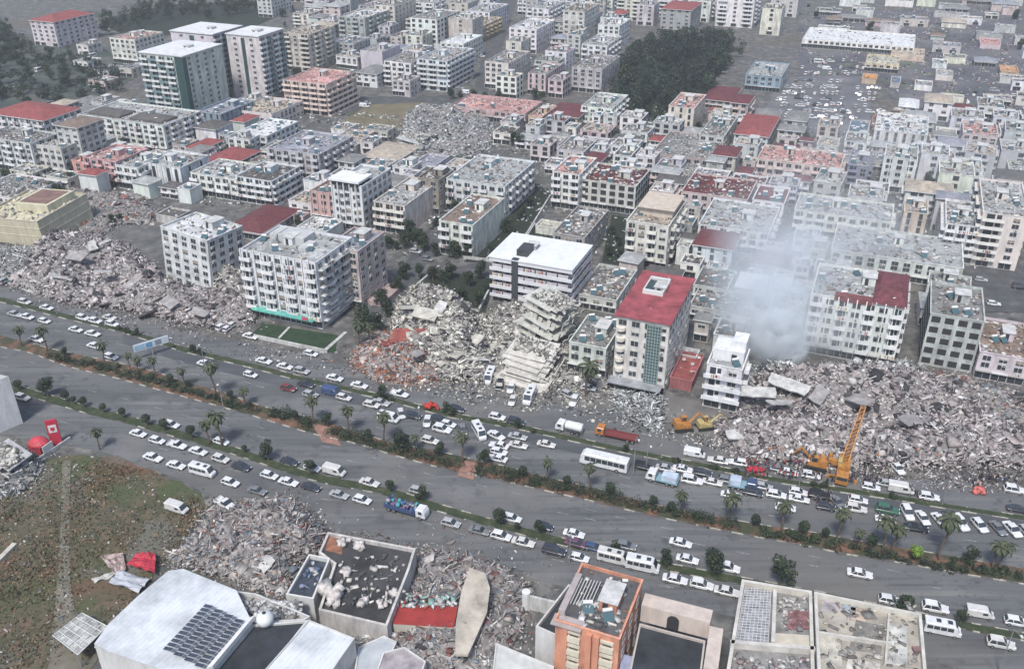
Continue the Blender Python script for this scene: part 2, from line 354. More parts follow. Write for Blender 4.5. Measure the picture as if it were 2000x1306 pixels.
# ================================================================ BUILDINGS
def m_window(kind):
    mb = MB()
    if kind == 'window':      # framed two-light window, 1.5 x 1.4, faces -y
        mb.box(-.75, .75, -.05, .0, 0, 1.4, 1)
        mb.box(-.82, .82, -.12, 0, -.09, 0, 0); mb.box(-.82, .82, -.09, 0, 1.4, 1.48, 0)
        for x in (-.82, -.03, .75): mb.box(x, x+.07, -.09, 0, 0, 1.4, 0)
    elif kind == 'tall_window':
        mb.box(-.45, .45, -.05, 0, 0, 2.0, 1); mb.box(-.53, .53, -.12, 0, -.09, 0, 0)
        for x in (-.53, .45): mb.box(x, x+.08, -.09, 0, 0, 2.08, 0)
    elif kind == 'opening':   # bare dark opening
        mb.box(-.85, .85, -.04, 0, 0, 1.7, 1); mb.box(-.95, .95, -.08, 0, -.1, 0, 0)
    elif kind == 'shopfront':
        mb.box(-1.4, 1.4, -.05, 0, .2, 2.3, 1); mb.box(-1.5, 1.5, -.7, 0, 2.35, 2.6, 0)
        for x in (-1.5, -.03, 1.42): mb.box(x, x+.08, -.1, 0, 0, 2.35, 0)
    return mb
WIN = {}
BLIND = [mat((.50, .49, .46), .8, .2, 2, name='blind'), mat((.30, .25, .20), .8, .2, 2, name='curtain'), mat((.16, .2, .24), .8, .2, 2, name='curtain')]
def win_mesh(kind, c, v=0):
    k = (kind, c, v)
    if k not in WIN:
        mb = m_window(kind)
        if v and kind == 'window':
            h = (0, .55, .95, .35)[v]; mb.box(-.68, -.03 if v == 3 else .75, -.06, -.052, 1.4-h, 1.4, 2)
        WIN[k] = mb.mesh(kind, [mat(c, .7, 0, name='frame'), DARK if kind == 'opening' else GLASS]+([BLIND[v-1]] if v else []))
    return WIN[k]
def ac_mesh():
    if 'ac' in WIN: return WIN['ac']
    mb = MB(); mb.box(-.45, .45, -.42, -.02, 0, .62, 0); mb.tube((.1, -.425, .31), (.1, -.43, .31), .22, n=10, mi=1); mb.box(-.4, -.34, -.4, 0, -.08, 0, 1); mb.box(.34, .4, -.4, 0, -.08, 0, 1)
    WIN['ac'] = mb.mesh('air_conditioner', [mat((.52, .52, .5), .6, .2, 2, name='ac_white'), DARK]); return WIN['ac']
LAUN = [mat(q, .9, .1, name='cloth') for q in ((.5, .5, .52), (.3, .06, .06), (.08, .14, .3), (.45, .35, .12), (.15, .15, .16))]
def laun_mesh(v):
    k = ('laun', v)
    if k in WIN: return WIN[k]
    mb = MB(); rr = random.Random(v+3); x = -1.0
    while x < .9: w_ = rr.uniform(.25, .6); mb.box(x, x+w_, -.04, 0, rr.uniform(-.5, 0), .62, rr.randrange(5)); x += w_+rr.uniform(.05, .3)
    WIN[k] = mb.mesh('laundry', LAUN); return WIN[k]
def balcony_mesh(wd, c, open_=False, dp=1.25):
    k = ('balc', wd, c, open_, dp)
    if k in WIN: return WIN[k]
    mb = MB(); h = wd/2
    mb.box(-h, h, -dp, 0, -.16, 0, 0)
    if open_:
        for z in (.35, .65, .95): mb.box(-h, h, -dp, -dp+.05, z, z+.05, 1)
        for x in (-h, h-.05): mb.box(x, x+.05, -dp, 0, .9, .97, 1); mb.box(x, x+.05, -dp, -dp+.05, 0, 1, 1)
    else:
        mb.box(-h, h, -dp, -dp+.12, 0, .95, 0)
        for x in (-h, h-.12): mb.box(x, x+.12, -dp+.12, -.002, 0, .95, 0)
    mb.box(-h*.62, h*.1, -.045, 0, 0, 2.15, 2); mb.box(h*.25, h*.7, -.045, 0, .75, 2.1, 2)
    WIN[k] = mb.mesh('balcony', [wallmat(c, .12), STEEL, GLASS]); return WIN[k]

def junk_mesh(w, d, n, rng, tones, hmax=.5):
    Pp = np.stack([rng.uniform(.4, w-.4, n), rng.uniform(.4, d-.4, n), np.zeros(n)], 1)
    S = np.stack([rng.lognormal(-.5, .55, n), rng.lognormal(-.6, .55, n), rng.uniform(.08, hmax, n)], 1); Pp[:, 2] = S[:, 2]*.5
    E = np.stack([rng.normal(0, .06, n), rng.normal(0, .06, n), rng.uniform(0, 3.1, n)], 1)
    V, F = chunk_arrays(Pp, S, E, rng, .12)
    V[:, 0] = np.clip(V[:, 0], .1, w-.1); V[:, 1] = np.clip(V[:, 1], .1, d-.1)
    t = np.array(tones)[rng.integers(0, len(tones), n)]*rng.uniform(.7, 1.15, (n, 1))
    return np_mesh('roof_debris', V, F, np.repeat(t, 6, 0))
HEAT = {}
def heater_mesh():
    if 'h' in HEAT: return HEAT['h']
    mb = MB()
    mb.quad([(-.9, -.9, .25), (.9, -.9, .25), (.9, .5, 1.1), (-.9, .5, 1.1)], 1); mb.quad([(-.9, .5, 1.1), (.9, .5, 1.1), (.9, .5, .2), (-.9, .5, .2)], 2)
    mb.tube((-.8, .75, 1.35), (.8, .75, 1.35), .33, n=10, mi=0)
    for x in (-.7, .7): mb.box(x-.04, x+.04, .5, .58, 0, 1.2, 2); mb.box(x-.04, x+.04, -.85, -.78, 0, .3, 2)
    HEAT['h'] = mb.mesh('water_heater', [mat((.62, .62, .62), .4, .1, 2, name='tank_white'), GLASSB, STEEL]); return HEAT['h']
def dish_mesh():
    if 'd' in HEAT: return HEAT['d']
    mb = MB(); k = 10; rings = []
    for r, z in ((.04, 0), (.3, .05), (.5, .16)): rings.append([(r*math.cos(6.283*i/k), -z*1.0-.2, .9+r*math.sin(6.283*i/k)) for i in range(k)])
    mb.loft(rings, 0, True); mb.tube((0, 0, 0), (0, 0, .9), .04, n=6, mi=1); mb.tube((0, -.2, .9), (0, 0, .8), .03, n=5, mi=1)
    HEAT['d'] = mb.mesh('satellite_dish', [FRAME, STEEL]); return HEAT['d']

B_COUNT = [0]; FOOT = []
PASTEL = {'w': (.66, .665, .665), 'g': (.45, .455, .45), 'c': (.62, .59, .51), 'b': (.50, .455, .385), 'p': (.53, .43, .41), 's': (.60, .27, .20), 'l': (.52, .50, .525), 'y': (.58, .53, .30),
          'o': (.50, .36, .22), 'k': (.14, .13, .13), 'a': (.56, .585, .58), 't': (.38, .43, .45), 'r': (.36, .10, .09), 'n': (.28, .24, .20), 'm': (.33, .34, .34)}
RCOL = {'g': (.20, .20, .195), 'w': (.60, .61, .62), 'l': (.32, .33, .33), 'd': (.10, .095, .09), 'r': (.25, .07, .065), 'm': (.13, .038, .042), 't': (.38, .33, .27), 'b': (.24, .25, .29), 'c': (.42, .40, .33), 'p': (.45, .25, .23), 'n': (.2, .15, .12), 'u': (.10, .16, .24)}
def bld(name, label, p0, p1, p2, yb, wall='w', roof='g', style='w', hip=None, H=None, ang=None, junk=1.0, cat='building', tilt=None, ns=None, door=True, bay=3.2, rcol=None, heat=None, group=None, wcol=None, ground='shop', maxwin=None, wl_mute=True):
    """corner pixels on the roof: front left, front right, back right; yb = picture row of the foot below front right"""
    B_COUNT[0] += 1; rng = np.random.default_rng(B_COUNT[0]*13+5); rr = random.Random(B_COUNT[0]*7+1)
    if H is None: H = height_between(p1[1], yb)
    H = max(3.0, H)
    a = GRID if ang is None else math.radians(ang)
    e1 = Vector((math.cos(a), math.sin(a), 0)); e2 = Vector((-math.sin(a), math.cos(a), 0))
    A, Bc, Cc = px(*p0, H), px(*p1, H), px(*p2, H)
    W = max(4.0, (Bc-A).dot(e1)); D = max(4.0, (Cc-Bc).dot(e2)); D = min(D, 34 if W < 40 else 60)
    org = Vector((Bc.x, Bc.y, 0))-e1*W
    root = obj(name, None, loc=org, rot=(0, 0, a)); tag(root, label, cat, group); FOOT.append((org.copy(), a, W, D))
    if tilt: root.rotation_euler = (math.radians(tilt[0]), math.radians(tilt[1]), a); root.location.z = tilt[2]
    wc = wcol or PASTEL[wall]; wc = tuple(q*rr.uniform(.93, 1.06) for q in wc); wc = tuple(round(q, 2) for q in wc)
    gm = sum(wc)/3; wc = tuple(round(q*.72+gm*.28, 2) for q in wc) if wl_mute else wc; wm = wallmat(wc, rr.choice((.16, .26, .34))); ns = ns or max(1, round(H/2.75)); fh = H/ns
    pw, ph = .22, (.0 if hip else .75)
    far = (org+e1*W/2).y > 420
    # wall body
    mb = MB(); zt = H-ph if ph else H
    mb.box(0, W, 0, D, -.5 if not tilt else -6, zt, 0)
    if ph:
        mb.box(0, W, 0, pw, zt, H, 0); mb.box(0, W, D-pw, D, zt, H, 0); mb.box(0, pw, pw, D-pw, zt, H, 0); mb.box(W-pw, W, pw, D-pw, zt, H, 0)
        if not far or rr.random() < .4:
            mb.box(-.14, W+.14, -.14, 0, H-.12, H+.06, 1); mb.box(W, W+.14, 0, D, H-.12, H+.06, 1); mb.box(-.14, 0, 0, D, H-.12, H+.06, 1)
    if 'H' in style:
        for k in range(1, ns): mb.box(-.1, W+.1, -.1, 0, k*fh-.12, k*fh+.12, 1); mb.box(W, W+.1, 0, D, k*fh-.12, k*fh+.12, 1)
    if 'V' in style:
        nv_ = max(3, int(W/2.2))
        for i in range(nv_+1):
            x = i*W/nv_; mb.box(x-.14, x+.14, -.45, 0, fh*.9, H+.3, 1)
    trim = tuple(min(.68, q*1.15+.03) for q in wc)
    mb.build('wall', [wm, wallmat(tuple(round(q, 2) for q in trim))], root)
    # roof
    rc = rcol or RCOL[roof]
    if hip:
        mb = MB(); oh = .5; rh = hip if isinstance(hip, (int, float)) and hip is not True else min(W, D)*.18
        q = min(W, D)*.5
        if W >= D: r1, r2 = (q, D/2), (W-q, D/2)
        else: r1, r2 = (W/2, q), (W/2, D-q)
        b = [(-oh, -oh, H), (W+oh, -oh, H), (W+oh, D+oh, H), (-oh, D+oh, H)]; t1 = (*r1, H+rh); t2 = (*r2, H+rh)
        if W >= D: fs = ((b[0], b[1], t2, t1), (b[1], b[2], t2), (b[2], b[3], t1, t2), (b[3], b[0], t1))
        else: fs = ((b[0], b[1], t1), (b[1], b[2], t2, t1), (b[2], b[3], t2), (b[3], b[0], t1, t2))
        for f in fs: mb.quad(f, 0)
        mb.quad(b[::-1], 0); mb.box(-oh, W+oh, -oh-.1, -oh, H-.2, H+.05, 1); mb.box(W+oh, W+oh+.1, -oh, D+oh, H-.2, H+.05, 1)
        roofo = mb.build('roof', [mat(rc, .8, .3, .6, name='roof_tiles'), FRAME], root)
    else:
        mb = MB(); mb.box(pw, W-pw, pw, D-pw, zt, zt+.03, 0)
        for _ in range(int(rr.uniform(2, 5))):
            x = rr.uniform(.5, W*.7); y = rr.uniform(.5, D*.7); x1 = min(W-.4, x+rr.uniform(1.5, W*.45)); y1 = min(D-.4, y+rr.uniform(1.5, D*.4))
            mb.box(x, x1, y, y1, zt+.03, zt+.05+.02*_, 1+(_ % 2))
        roofo = mb.build('roof', [mat(rc, .9, .3, .4, name='roof_deck'), mat(tuple(q*.8 for q in rc), .9, .3, .7, name='roof_patch'), mat(tuple(min(.6, q*1.35) for q in rc), .9, .3, .7, name='roof_screed')], root)
    # facades
    eye = Vector((0, 0, 0)); lf = (-e1).dot(eye-org) > 5
    cap = maxwin or (70 if far else 96)
    faces = [(W, 0)] + [(D, 1)] + ([(D, 2)] if lf else [])
    tot = sum(f[0] for f in faces)*ns; bay = max(bay, tot/cap)
    if 'N' not in style:
        for L, fi in faces:
            nb = max(1, int(L/bay)); bw = L/nb
            for k in range(ns):
                if k == 0 and ground == 'none': continue
                for i in range(nb):
                    if far and rr.random() < .06: continue
                    s = (i+.5)*bw
                    kind = 'window'
                    if fi == 1 and 'P' in style: continue
                    if k == 0 and ground == 'shop' and fi == 0: kind = 'shopfront'
                    elif 'B' in style: kind = 'balcony'
                    elif 'b' in style and (i+ (fi == 1)) % 2 == 0 and k > 0: kind = 'balcony'
                    elif 'o' in style: kind = 'opening'
                    elif 't' in style: kind = 'tall_window'
                    if fi == 1 and 'n' in style and (kind == 'balcony' or rr.random() < .5): kind = 'window'
                    z = k*fh+(.95 if kind in ('window',) else .6 if kind in ('tall_window', 'opening') else 0.12)
                    if z+1.4 > zt-.05 and kind != 'shopfront': z = zt-1.55
                    if kind == 'balcony': z = k*fh+.12
                    if z < 0: z = .1
                    if fi == 0: loc, rz = (s, -.004, z), 0
                    elif fi == 1: loc, rz = (W+.004, s, z), math.pi/2
                    else: loc, rz = (-.004, D-s, z), -math.pi/2
                    if kind == 'balcony':
                        me = balcony_mesh(round(min(bw*.96, 6.5)*2)/2, trim if 'T' not in style else (.60, .61, .61), 'O' in style)
                        o = obj('balcony', me, root, loc, (0, 0, rz), (1, 1, min(1, fh/2.75)))
                        if not far and rr.random() < .22: obj('laundry', laun_mesh(rr.randrange(4)), o, (rr.uniform(-.3, .3), -1.27, .25))
                    else:
                        if not far and kind == 'window' and rr.random() < .22 and k > 0: obj('air_conditioner', ac_mesh(), root, (loc[0]+(.3 if fi == 0 else .01), loc[1]-(.01 if fi == 0 else .3), max(.2, loc[2]-.85)), (0, 0, rz))
                        o = obj(kind, win_mesh(kind, (.5, .5, .5) if rr.random() < .5 else (.32, .31, .3), rr.choice((0, 0, 0, 0, 1, 2, 3)) if kind == 'window' else 0), root, loc, (0, 0, rz), (min(1.25, bw/2.4), 1, min(1.0, fh/2.7)))
    # roof furniture
    if not hip:
        if min(W, D) > 6 and H > 6 and 'Z' not in style:
            sw, sd = rr.uniform(2.6, 4), rr.uniform(3, 5); x = rr.uniform(.3, .6)*W; y = rr.uniform(.35, .6)*D
            x = min(x, W-sw-.6); y = min(y, D-sd-.6)
            m2 = MB(); m2.box(x, x+sw, y, y+sd, zt+.03, zt+2.4, 0); m2.box(x-.25, x+sw+.25, y-.25, y+sd+.25, zt+2.4, zt+2.55, 1); m2.box(x+.6, x+1.5, y-.03, y, zt+.1, zt+2.05, 2)
            m2.build('stair_house', [wm, mat((.5, .5, .49), .9, .25, .6, name='slab'), DARK], root)
        nh = heat if heat is not None else (rr.randint(1, 3) if far else rr.randint(2, 5))
        for _ in range(nh):
            o = obj('water_heater', heater_mesh(), root, (rr.uniform(1.2, W-1.2), rr.uniform(1.2, D-1.2), zt+.03), (0, 0, math.radians(22)+rr.uniform(-.3, .3)))
        if not far:
            for _ in range(rr.randint(1, 3)): obj('satellite_dish', dish_mesh(), root, (rr.uniform(.8, W-.8), rr.uniform(.8, D-.8), zt+.03), (0, 0, rr.uniform(-1, 1)))
        nj = int(min(260, W*D*.45*junk))
        if nj > 3:
            o = obj('roof_debris', junk_mesh(W, D, nj, rng, [(.56, .56, .55), (.35, .35, .35), (.10, .10, .10), (.55, .52, .46), (.2, .14, .11), rc]), roofo, (0, 0, zt+.05)); o['kind'] = 'stuff'
    return root, W, D, H, zt
def local_box(root, name, x0, x1, y0, y1, z0, z1, m):
    mb = MB(); mb.box(x0, x1, y0, y1, z0, z1); return mb.build(name, m, root)

def polyroof(name, label, pts, H, wall, roofm, cat='building', par=.6, pw=.3, cap=None, base=0.0):
    """building drawn by its roof outline (picture corners at height H)"""
    q = ccw(P(pts, H)); n = len(q); c = sum(q, Vector())/n; root = obj(name, None, loc=(c.x, c.y, 0)); tag(root, label, cat)
    L = [Vector((p.x-c.x, p.y-c.y, 0)) for p in q]
    def inset(d):
        out = []
        for i in range(n):
            a, b, e = L[i-1], L[i], L[(i+1) % n]; u = (b-a).normalized(); v = (e-b).normalized(); nu = Vector((-u.y, u.x, 0)); nv2 = Vector((-v.y, v.x, 0))
            bis = (nu+nv2); bis = bis/max(.35, bis.length_squared)*2; out.append(b+bis*d)
        return out
    I = inset(pw); z = lambda v, h: (v.x, v.y, h); zt = H-par; mb = MB()
    for i in range(n):
        j = (i+1) % n
        mb.quad([z(L[i], base-.3), z(L[j], base-.3), z(L[j], H), z(L[i], H)])
        if par > 0: mb.quad([z(L[i], H), z(L[j], H), z(I[j], H), z(I[i], H)], 1); mb.quad([z(I[j], zt), z(I[i], zt), z(I[i], H), z(I[j], H)], 0)
    mb.build('wall', [wall, cap or wall], root)
    mb = MB(); mb.quad([z(v, zt if par > 0 else H+.02) for v in (I if par > 0 else L)]); ro = mb.build('roof', roofm, root)
    return root, L, I, zt, c, ro
# ---- the two tall blocks at the upper left
def tower(name, label, p0, p1, p2, yb, wc, wside, style):
    t, W, D, H, zt = bld(name, label, p0, p1, p2, yb, wall='w', roof='w', style='N', wcol=wc, junk=.5, cat='tower block', heat=0)
    ns = 12; fh = H/ns; sm = wallmat(wside)
    m1 = balcony_mesh(4.0, (.60, .62, .62), False, 1.1); glz = balcony_mesh(4.0, (.16, .24, .26), False, 1.0)
    for k in range(1, ns):
        if style == 'A':
            for i in range(4): obj('balcony', m1 if (i+k) % 3 else glz, t, ((i+.5)*W*.80/4, -.01, k*fh), None, (W*.80/4/4.3, 1, fh/2.75))
            for i in range(4): obj('window', win_mesh('window', (.5, .5, .5)), t, (W+.01, (i+.7)*D/5, k*fh+.7), (0, 0, math.pi/2), (1.2, 1, .9))
        elif style == 'B':
            for i in range(2): obj('window', win_mesh('window', (.5, .5, .5)), t, ((i+.5)*W/2, -.01, k*fh+.7), None, (1.1, 1, .8))
            for i in range(4): obj('balcony', glz if i % 2 else m1, t, (W+.01, (i+.5)*D/4, k*fh), (0, 0, math.pi/2), (D/4/4.2, 1, fh/2.75))
    mb = MB()
    if style == 'A': mb.box(W*.82, W+.12, -.5, .0, 0, H+.3); mb.box(W, W+.12, 0, D*.08, 0, H+.3)
    else: mb.box(W*.45, W*.55, -.3, 0, fh, H-.8)
    mb.build('glass_strip', mat((.035, .075, .075), .25, .1, name='green_glass'), t)
    # crown frame
    mb = MB(); mb.box(-.4, W+.4, -.4, D+.4, H+.3, H+.75); mb.box(W*.2, W*.8, D*.2, D*.8, zt, H+.3)
    mb.build('roof_canopy', mat((.60, .61, .62), .8, .15, name='canopy'), t)
    return t
tower('tower_block', 'tall white tower with green balconies and one full-height dark glass stripe', (276, 103), (356, 113), (424, 88), 238, (.50, .53, .53), (.3, .4, .4), 'A')
tower('tower_block', 'white tower with narrow side of stacked dark windows behind the green-balconied tower', (334, 62), (415, 70), (440, 50), 190, (.53, .54, .55), (.3, .4, .4), 'B')
tower('tower_block', 'white twin tower with dark glazed right side and thin black stripe', (442, 68), (505, 74), (546, 58), 200, (.53, .54, .55), (.3, .4, .4), 'B')
CB = [
 # name, label, p0, p1, p2, yb, wall, roof, style, options
 ('school_building', 'long white building with long red tiled roof at the top left corner', (28, 46), (104, 44), (176, 14), 93, 'w', 'r', 'w', dict(hip=3, wcol=(0.58, 0.52, 0.52))),
 ('apartment_building', 'cream block with small crimson roof just left of the tall towers', (218, 72), (262, 78), (290, 60), 128, 'c', 'p', 'w', {}),
 ('apartment_building', 'wide white block whose flat roof carries two dark tiled hatches', (150, 224), (318, 246), (356, 212), 302, 'w', 'l', 'b', dict(junk=.6, heat=2)),
 ('apartment_building', 'grey-green block with large red hipped roof at the left edge', (-40, 226), (84, 236), (110, 205), 300, 'a', 'r', 'b', dict(hip=2.5)),
 ('apartment_building', 'narrow lilac block with brown tiled roof below the red hipped roof', (112, 242), (150, 250), (168, 228), 335, 'l', 'n', 'w', dict(hip=1.5)),
 ('apartment_building', 'greenish grey block of plain windows cut by the left edge, above the yellow ruin', (-50, 268), (58, 280), (84, 255), 342, 'a', 'g', 'b', {}),
 ('apartment_building', 'pale lilac block beside the greenish grey block on the left', (64, 284), (118, 290), (150, 260), 346, 'l', 'l', 'w', {}),
 ('apartment_building', 'coral pink low block with pink roof, left of white striped house', (166, 305), (226, 316), (258, 285), 366, 's', 'p', 'b', dict(wcol=(0.56, 0.32, 0.29))),
 ('apartment_building', 'white block with stacked horizontal balconies beside the coral block', (222, 322), (268, 328), (290, 296), 374, 'w', 'l', 'B', {}),
 ('apartment_building', 'white house with bold black vertical window stripes', (274, 318), (352, 328), (376, 298), 375, 'w', 'l', 'NV', dict(wcol=(0.66, 0.68, 0.69))),
 ('apartment_building', 'small house with bright red roof behind the wide white terrace', (390, 316), (448, 324), (478, 290), 350, 'w', 'r', 'w', dict(hip=2)),
 ('apartment_building', 'wide white terrace of four floors in front of red roof', (376, 334), (462, 350), (492, 318), 394, 'w', 'l', 'b', {}),
 ('apartment_building', 'white block with dark flat roof and railed right-hand balconies', (460, 343), (530, 354), (572, 322), 404, 'w', 'd', 'B', dict(junk=.5)),
 ('apartment_building', 'large block with blue-grey flat roof in front of the brown field', (515, 292), (622, 302), (662, 262), 354, 'g', 'b', 'b', dict(junk=.5)),
 ('apartment_building', 'white low block with bright blank roof left of the blue-grey roof', (462, 258), (520, 266), (560, 234), 292, 'w', 'w', 'w', dict(junk=.3)),
 ('apartment_building', 'sand-coloured block with banded floors right of the towers', (546, 158), (637, 165), (676, 138), 228, 'o', 'p', 'HB', dict(wcol=(0.57, 0.46, 0.34), junk=.4)),
 ('apartment_building', 'low cream block with littered roof at the foot of the towers', (455, 213), (530, 223), (580, 195), 252, 'c', 't', 'w', {}),
 ('annex_building', 'low blue glass annex between the two white towers', (386, 216), (430, 224), (456, 192), 262, 't', 'b', 't', dict(wcol=(.20, .30, .36), junk=.3)),
 ('apartment_building', 'brown-beige block with uneven roofs directly right of the glazed tower', (552, 62), (602, 68), (624, 48), 142, 'b', 't', 'b', {}),
 ('apartment_building', 'grey block with pale pitched roof near top, left of the beige block', (655, 34), (712, 36), (738, 16), 92, 'm', 'w', 'b', {}),
 ('apartment_building', 'pinkish beige block at the top between the grey and white-grid blocks', (728, 10), (770, 12), (786, -4), 74, 'b', 'g', 'w', dict(wcol=(0.56, 0.49, 0.44))),
 ('apartment_building', 'white block with regular grid of dark square openings near the top', (798, 36), (853, 39), (882, 14), 96, 'w', 'g', 'o', {}),
 ('apartment_building', 'small block with bright white roof beside the white-grid block', (860, 82), (905, 86), (914, 66), 128, 'w', 'w', 'w', dict(junk=.1, heat=0)),
 ('apartment_building', 'white corner block with white balconies and pale parapet above the street', (818, 113), (873, 120), (906, 92), 180, 'w', 'l', 'BT', dict(wcol=(0.62, 0.63, 0.67))),
 ('apartment_building', 'small white block left of the white corner block', (752, 118), (802, 124), (822, 100), 174, 'w', 'g', 'b', {}),
 ('apartment_building', 'plain lilac-grey block without windows beside the dark green court', (706, 97), (746, 102), (766, 86), 142, 'l', 'l', 'N', {}),
 ('apartment_building', 'tan block with flat roof near the top street', (896, 46), (946, 50), (958, 32), 80, 'o', 't', 'b', {}),
 ('apartment_building', 'white block with arched front above the tan block', (912, 20), (956, 24), (970, 6), 62, 'w', 'l', 'w', {}),
 ('apartment_building', 'cream block with dark paired windows right of the narrow street', (950, 118), (993, 124), (1012, 98), 177, 'c', 'g', 'w', {}),
 ('apartment_building', 'blue-grey low building behind the dark green court', (634, 84), (690, 86), (704, 72), 122, 't', 'b', 'w', {}),
 ('apartment_building', 'lilac block cut by the top edge, behind the glazed tower', (500, -10), (528, -8), (540, -20), 36, 'l', 'g', 'w', {}),
 ('apartment_building', 'bright white block with dirty roof top centre', (998, 52), (1048, 58), (1070, 34), 106, 'w', 'w', 'w', {}),
 ('apartment_building', 'white block with pale blue shade at the top, behind the bright white one', (1032, 14), (1072, 18), (1086, 0), 62, 'w', 'l', 'b', {}),
 ('apartment_building', 'lilac-beige block with blank front and brown lower floor', (1100, 20), (1142, 23), (1156, 6), 88, 'l', 'n', 'H', dict(wcol=(0.56, 0.50, 0.49))),
 ('apartment_building', 'white and pink stepped block left of the dark wood', (1168, 48), (1210, 51), (1222, 36), 96, 'w', 'w', 'H', {}),
 ('apartment_building', 'cream block cut by the top edge above the dark wood', (1204, -6), (1252, -4), (1272, -20), 42, 'c', 'g', 'b', {}),
 ('apartment_building', 'white terrace stepping down toward the dark wood', (1136, 86), (1186, 90), (1208, 70), 132, 'w', 'l', 'b', {}),
 ('apartment_building', 'plain grey block with blank side beside the dark wood', (1118, 130), (1176, 136), (1196, 106), 184, 'm', 'g', 'n', dict(wcol=(.40, .41, .41))),
 ('apartment_building', 'narrow pinkish block with small arches left of the plain grey block', (1032, 142), (1066, 146), (1086, 124), 188, 'p', 'g', 't', {}),
 ('apartment_building', 'large white many-windowed block at the top right of the dark wood', (1402, -14), (1476, -10), (1508, -32), 56, 'w', 'g', 'b', {}),
 ('apartment_building', 'grey block with crimson roof at the top above the dark wood', (1290, 18), (1350, 21), (1366, 4), 68, 'm', 'r', 'w', dict(hip=1.5)),
 ('apartment_building', 'blocky white and grey building just below the dark wood on its left', (1136, 206), (1196, 213), (1214, 184), 254, 'w', 'l', 'b', {}),
 ('apartment_building', 'cream house with pale pink parapet roof right of the wood', (1306, 207), (1356, 212), (1373, 184), 262, 'c', 'p', 't', dict(wcol=(0.61, 0.54, 0.48))),
 ('apartment_building', 'yellow house with dark crimson hipped roof', (1064, 224), (1128, 230), (1138, 204), 258, 'y', 'm', 'w', dict(hip=1.5)),
 ('apartment_building', 'narrow orange house against the yellow house', (1032, 226), (1058, 229), (1068, 205), 262, 'o', 'p', 'w', dict(wcol=(0.59, 0.37, 0.24))),
 ('apartment_building', 'long low block edged with a pink parapet, behind the grey debris heap', (872, 210), (1026, 222), (1042, 196), 246, 'b', 'p', 'w', dict(wcol=(0.51, 0.34, 0.31), junk=1.6)),
 ('apartment_building', 'lilac terrace with white roof edge below the crimson roofed house', (1086, 292), (1140, 297), (1160, 272), 330, 'l', 'g', 'w', {}),
 ('apartment_building', 'grey junk-covered roof with pink front edge right of centre top', (1270, 302), (1386, 312), (1412, 262), 338, 'g', 'g', 'w', dict(junk=2, wcol=(.44, .36, .34))),
 ('apartment_building', 'grey block with scrap-strewn roof right of the cream pink-parapet house', (1366, 262), (1414, 267), (1434, 222), 302, 'g', 'g', 'w', dict(junk=2)),
 ('house', 'pale cyan house with broken bright red roof by the car park', (1432, 264), (1500, 268), (1520, 228), 300, 'a', 'r', 'w', dict(hip=2)),
 ('house', 'dark maroon roofed hall behind the cream pink-parapet house', (1372, 194), (1428, 199), (1440, 172), 216, 'p', 'm', 'w', dict(hip=2)),
 ('office_building', 'blue striped office with pale roof right of the dark wood', (1456, 146), (1526, 151), (1533, 122), 182, 't', 'l', 'w', dict(wcol=(.20, .30, .40), junk=.3)),
 ('warehouse', 'long white warehouse across the yard at the top right', (1562, 84), (1786, 92), (1790, 68), 110, 'w', 'w', 'w', dict(wcol=(0.68, 0.69, 0.68), junk=.1, heat=0)),
 ('warehouse', 'small sand-coloured shed at the right end of the white warehouse', (1740, 106), (1806, 109), (1809, 96), 122, 'o', 't', 'N', dict(junk=.2, heat=0, wcol=(0.60, 0.47, 0.33))),
 ('warehouse', 'pale yellow hall in the yard below the white warehouse', (1690, 122), (1756, 127), (1762, 110), 145, 'y', 'c', 'w', dict(junk=.3, heat=0)),
 ('apartment_building', 'cream block with bright white roof panel beside red and white torn roof', (1706, 264), (1812, 264), (1822, 228), 308, 'c', 'w', 't', dict(junk=1.2)),
 ('apartment_building', 'hazy pink-roofed block at the right beyond the torn roof', (1882, 262), (1950, 266), (1962, 242), 312, 'p', 'p', 'w', {}),
 ('apartment_building', 'dark blue-grey block between the pink terrace and pale ribbed block', (1656, 322), (1698, 326), (1706, 296), 374, 't', 'b', 'b', dict(wcol=(.2, .22, .28))),
 ('apartment_building', 'long pinkish terrace with red roof strip below the car park', (1476, 316), (1642, 328), (1656, 300), 374, 'p', 'p', 'b', {}),
 ('apartment_building', 'pale bluish ribbed block in the haze right of the dark blue block', (1728, 306), (1792, 312), (1804, 288), 380, 'a', 'l', 'V', {}),
 ('apartment_building', 'white-green leaning-looking block of small windows above the left ruin', (306, 441), (395, 464), (452, 428), 572, 'a', 'w', 'w', dict(ang=-28, junk=.5, tilt=(-2.5, 3, 0), wcol=(0.60, 0.62, 0.60), ground='w')),
 ('house', 'low house with large maroon roof behind the ten-bay white block', (446, 442), (510, 456), (542, 402), 470, 'l', 'm', 'w', dict(hip=2.5)),
 ('apartment_building', 'big eight-storey white block with fins, railed balconies and green shop awning', (468, 487), (616, 513), (694, 464), 643, 'w', 'l', 'bV', dict(wcol=(0.63, 0.64, 0.64), junk=.5)),
 ('apartment_building', 'salmon-pink block touching the back of the big finned white block', (640, 479), (698, 491), (757, 453), 603, 'p', 'b', 'w', dict(wcol=(0.51, 0.39, 0.38), junk=.3)),
 ('apartment_building', 'coral block with vertical ribs left of the white tower house', (602, 374), (655, 379), (672, 350), 438, 's', 'g', 'V', dict(wcol=(0.54, 0.31, 0.29))),
 ('apartment_building', 'slender white tower house with overhanging white roof slab', (650, 354), (706, 364), (752, 326), 454, 'w', 'l', 'V', dict(wcol=(0.62, 0.64, 0.67), junk=.4)),
 ('apartment_building', 'cream and apricot house with long white flank', (738, 387), (790, 402), (840, 350), 460, 'c', 'l', 'BP', dict(wcol=(0.63, 0.56, 0.46))),
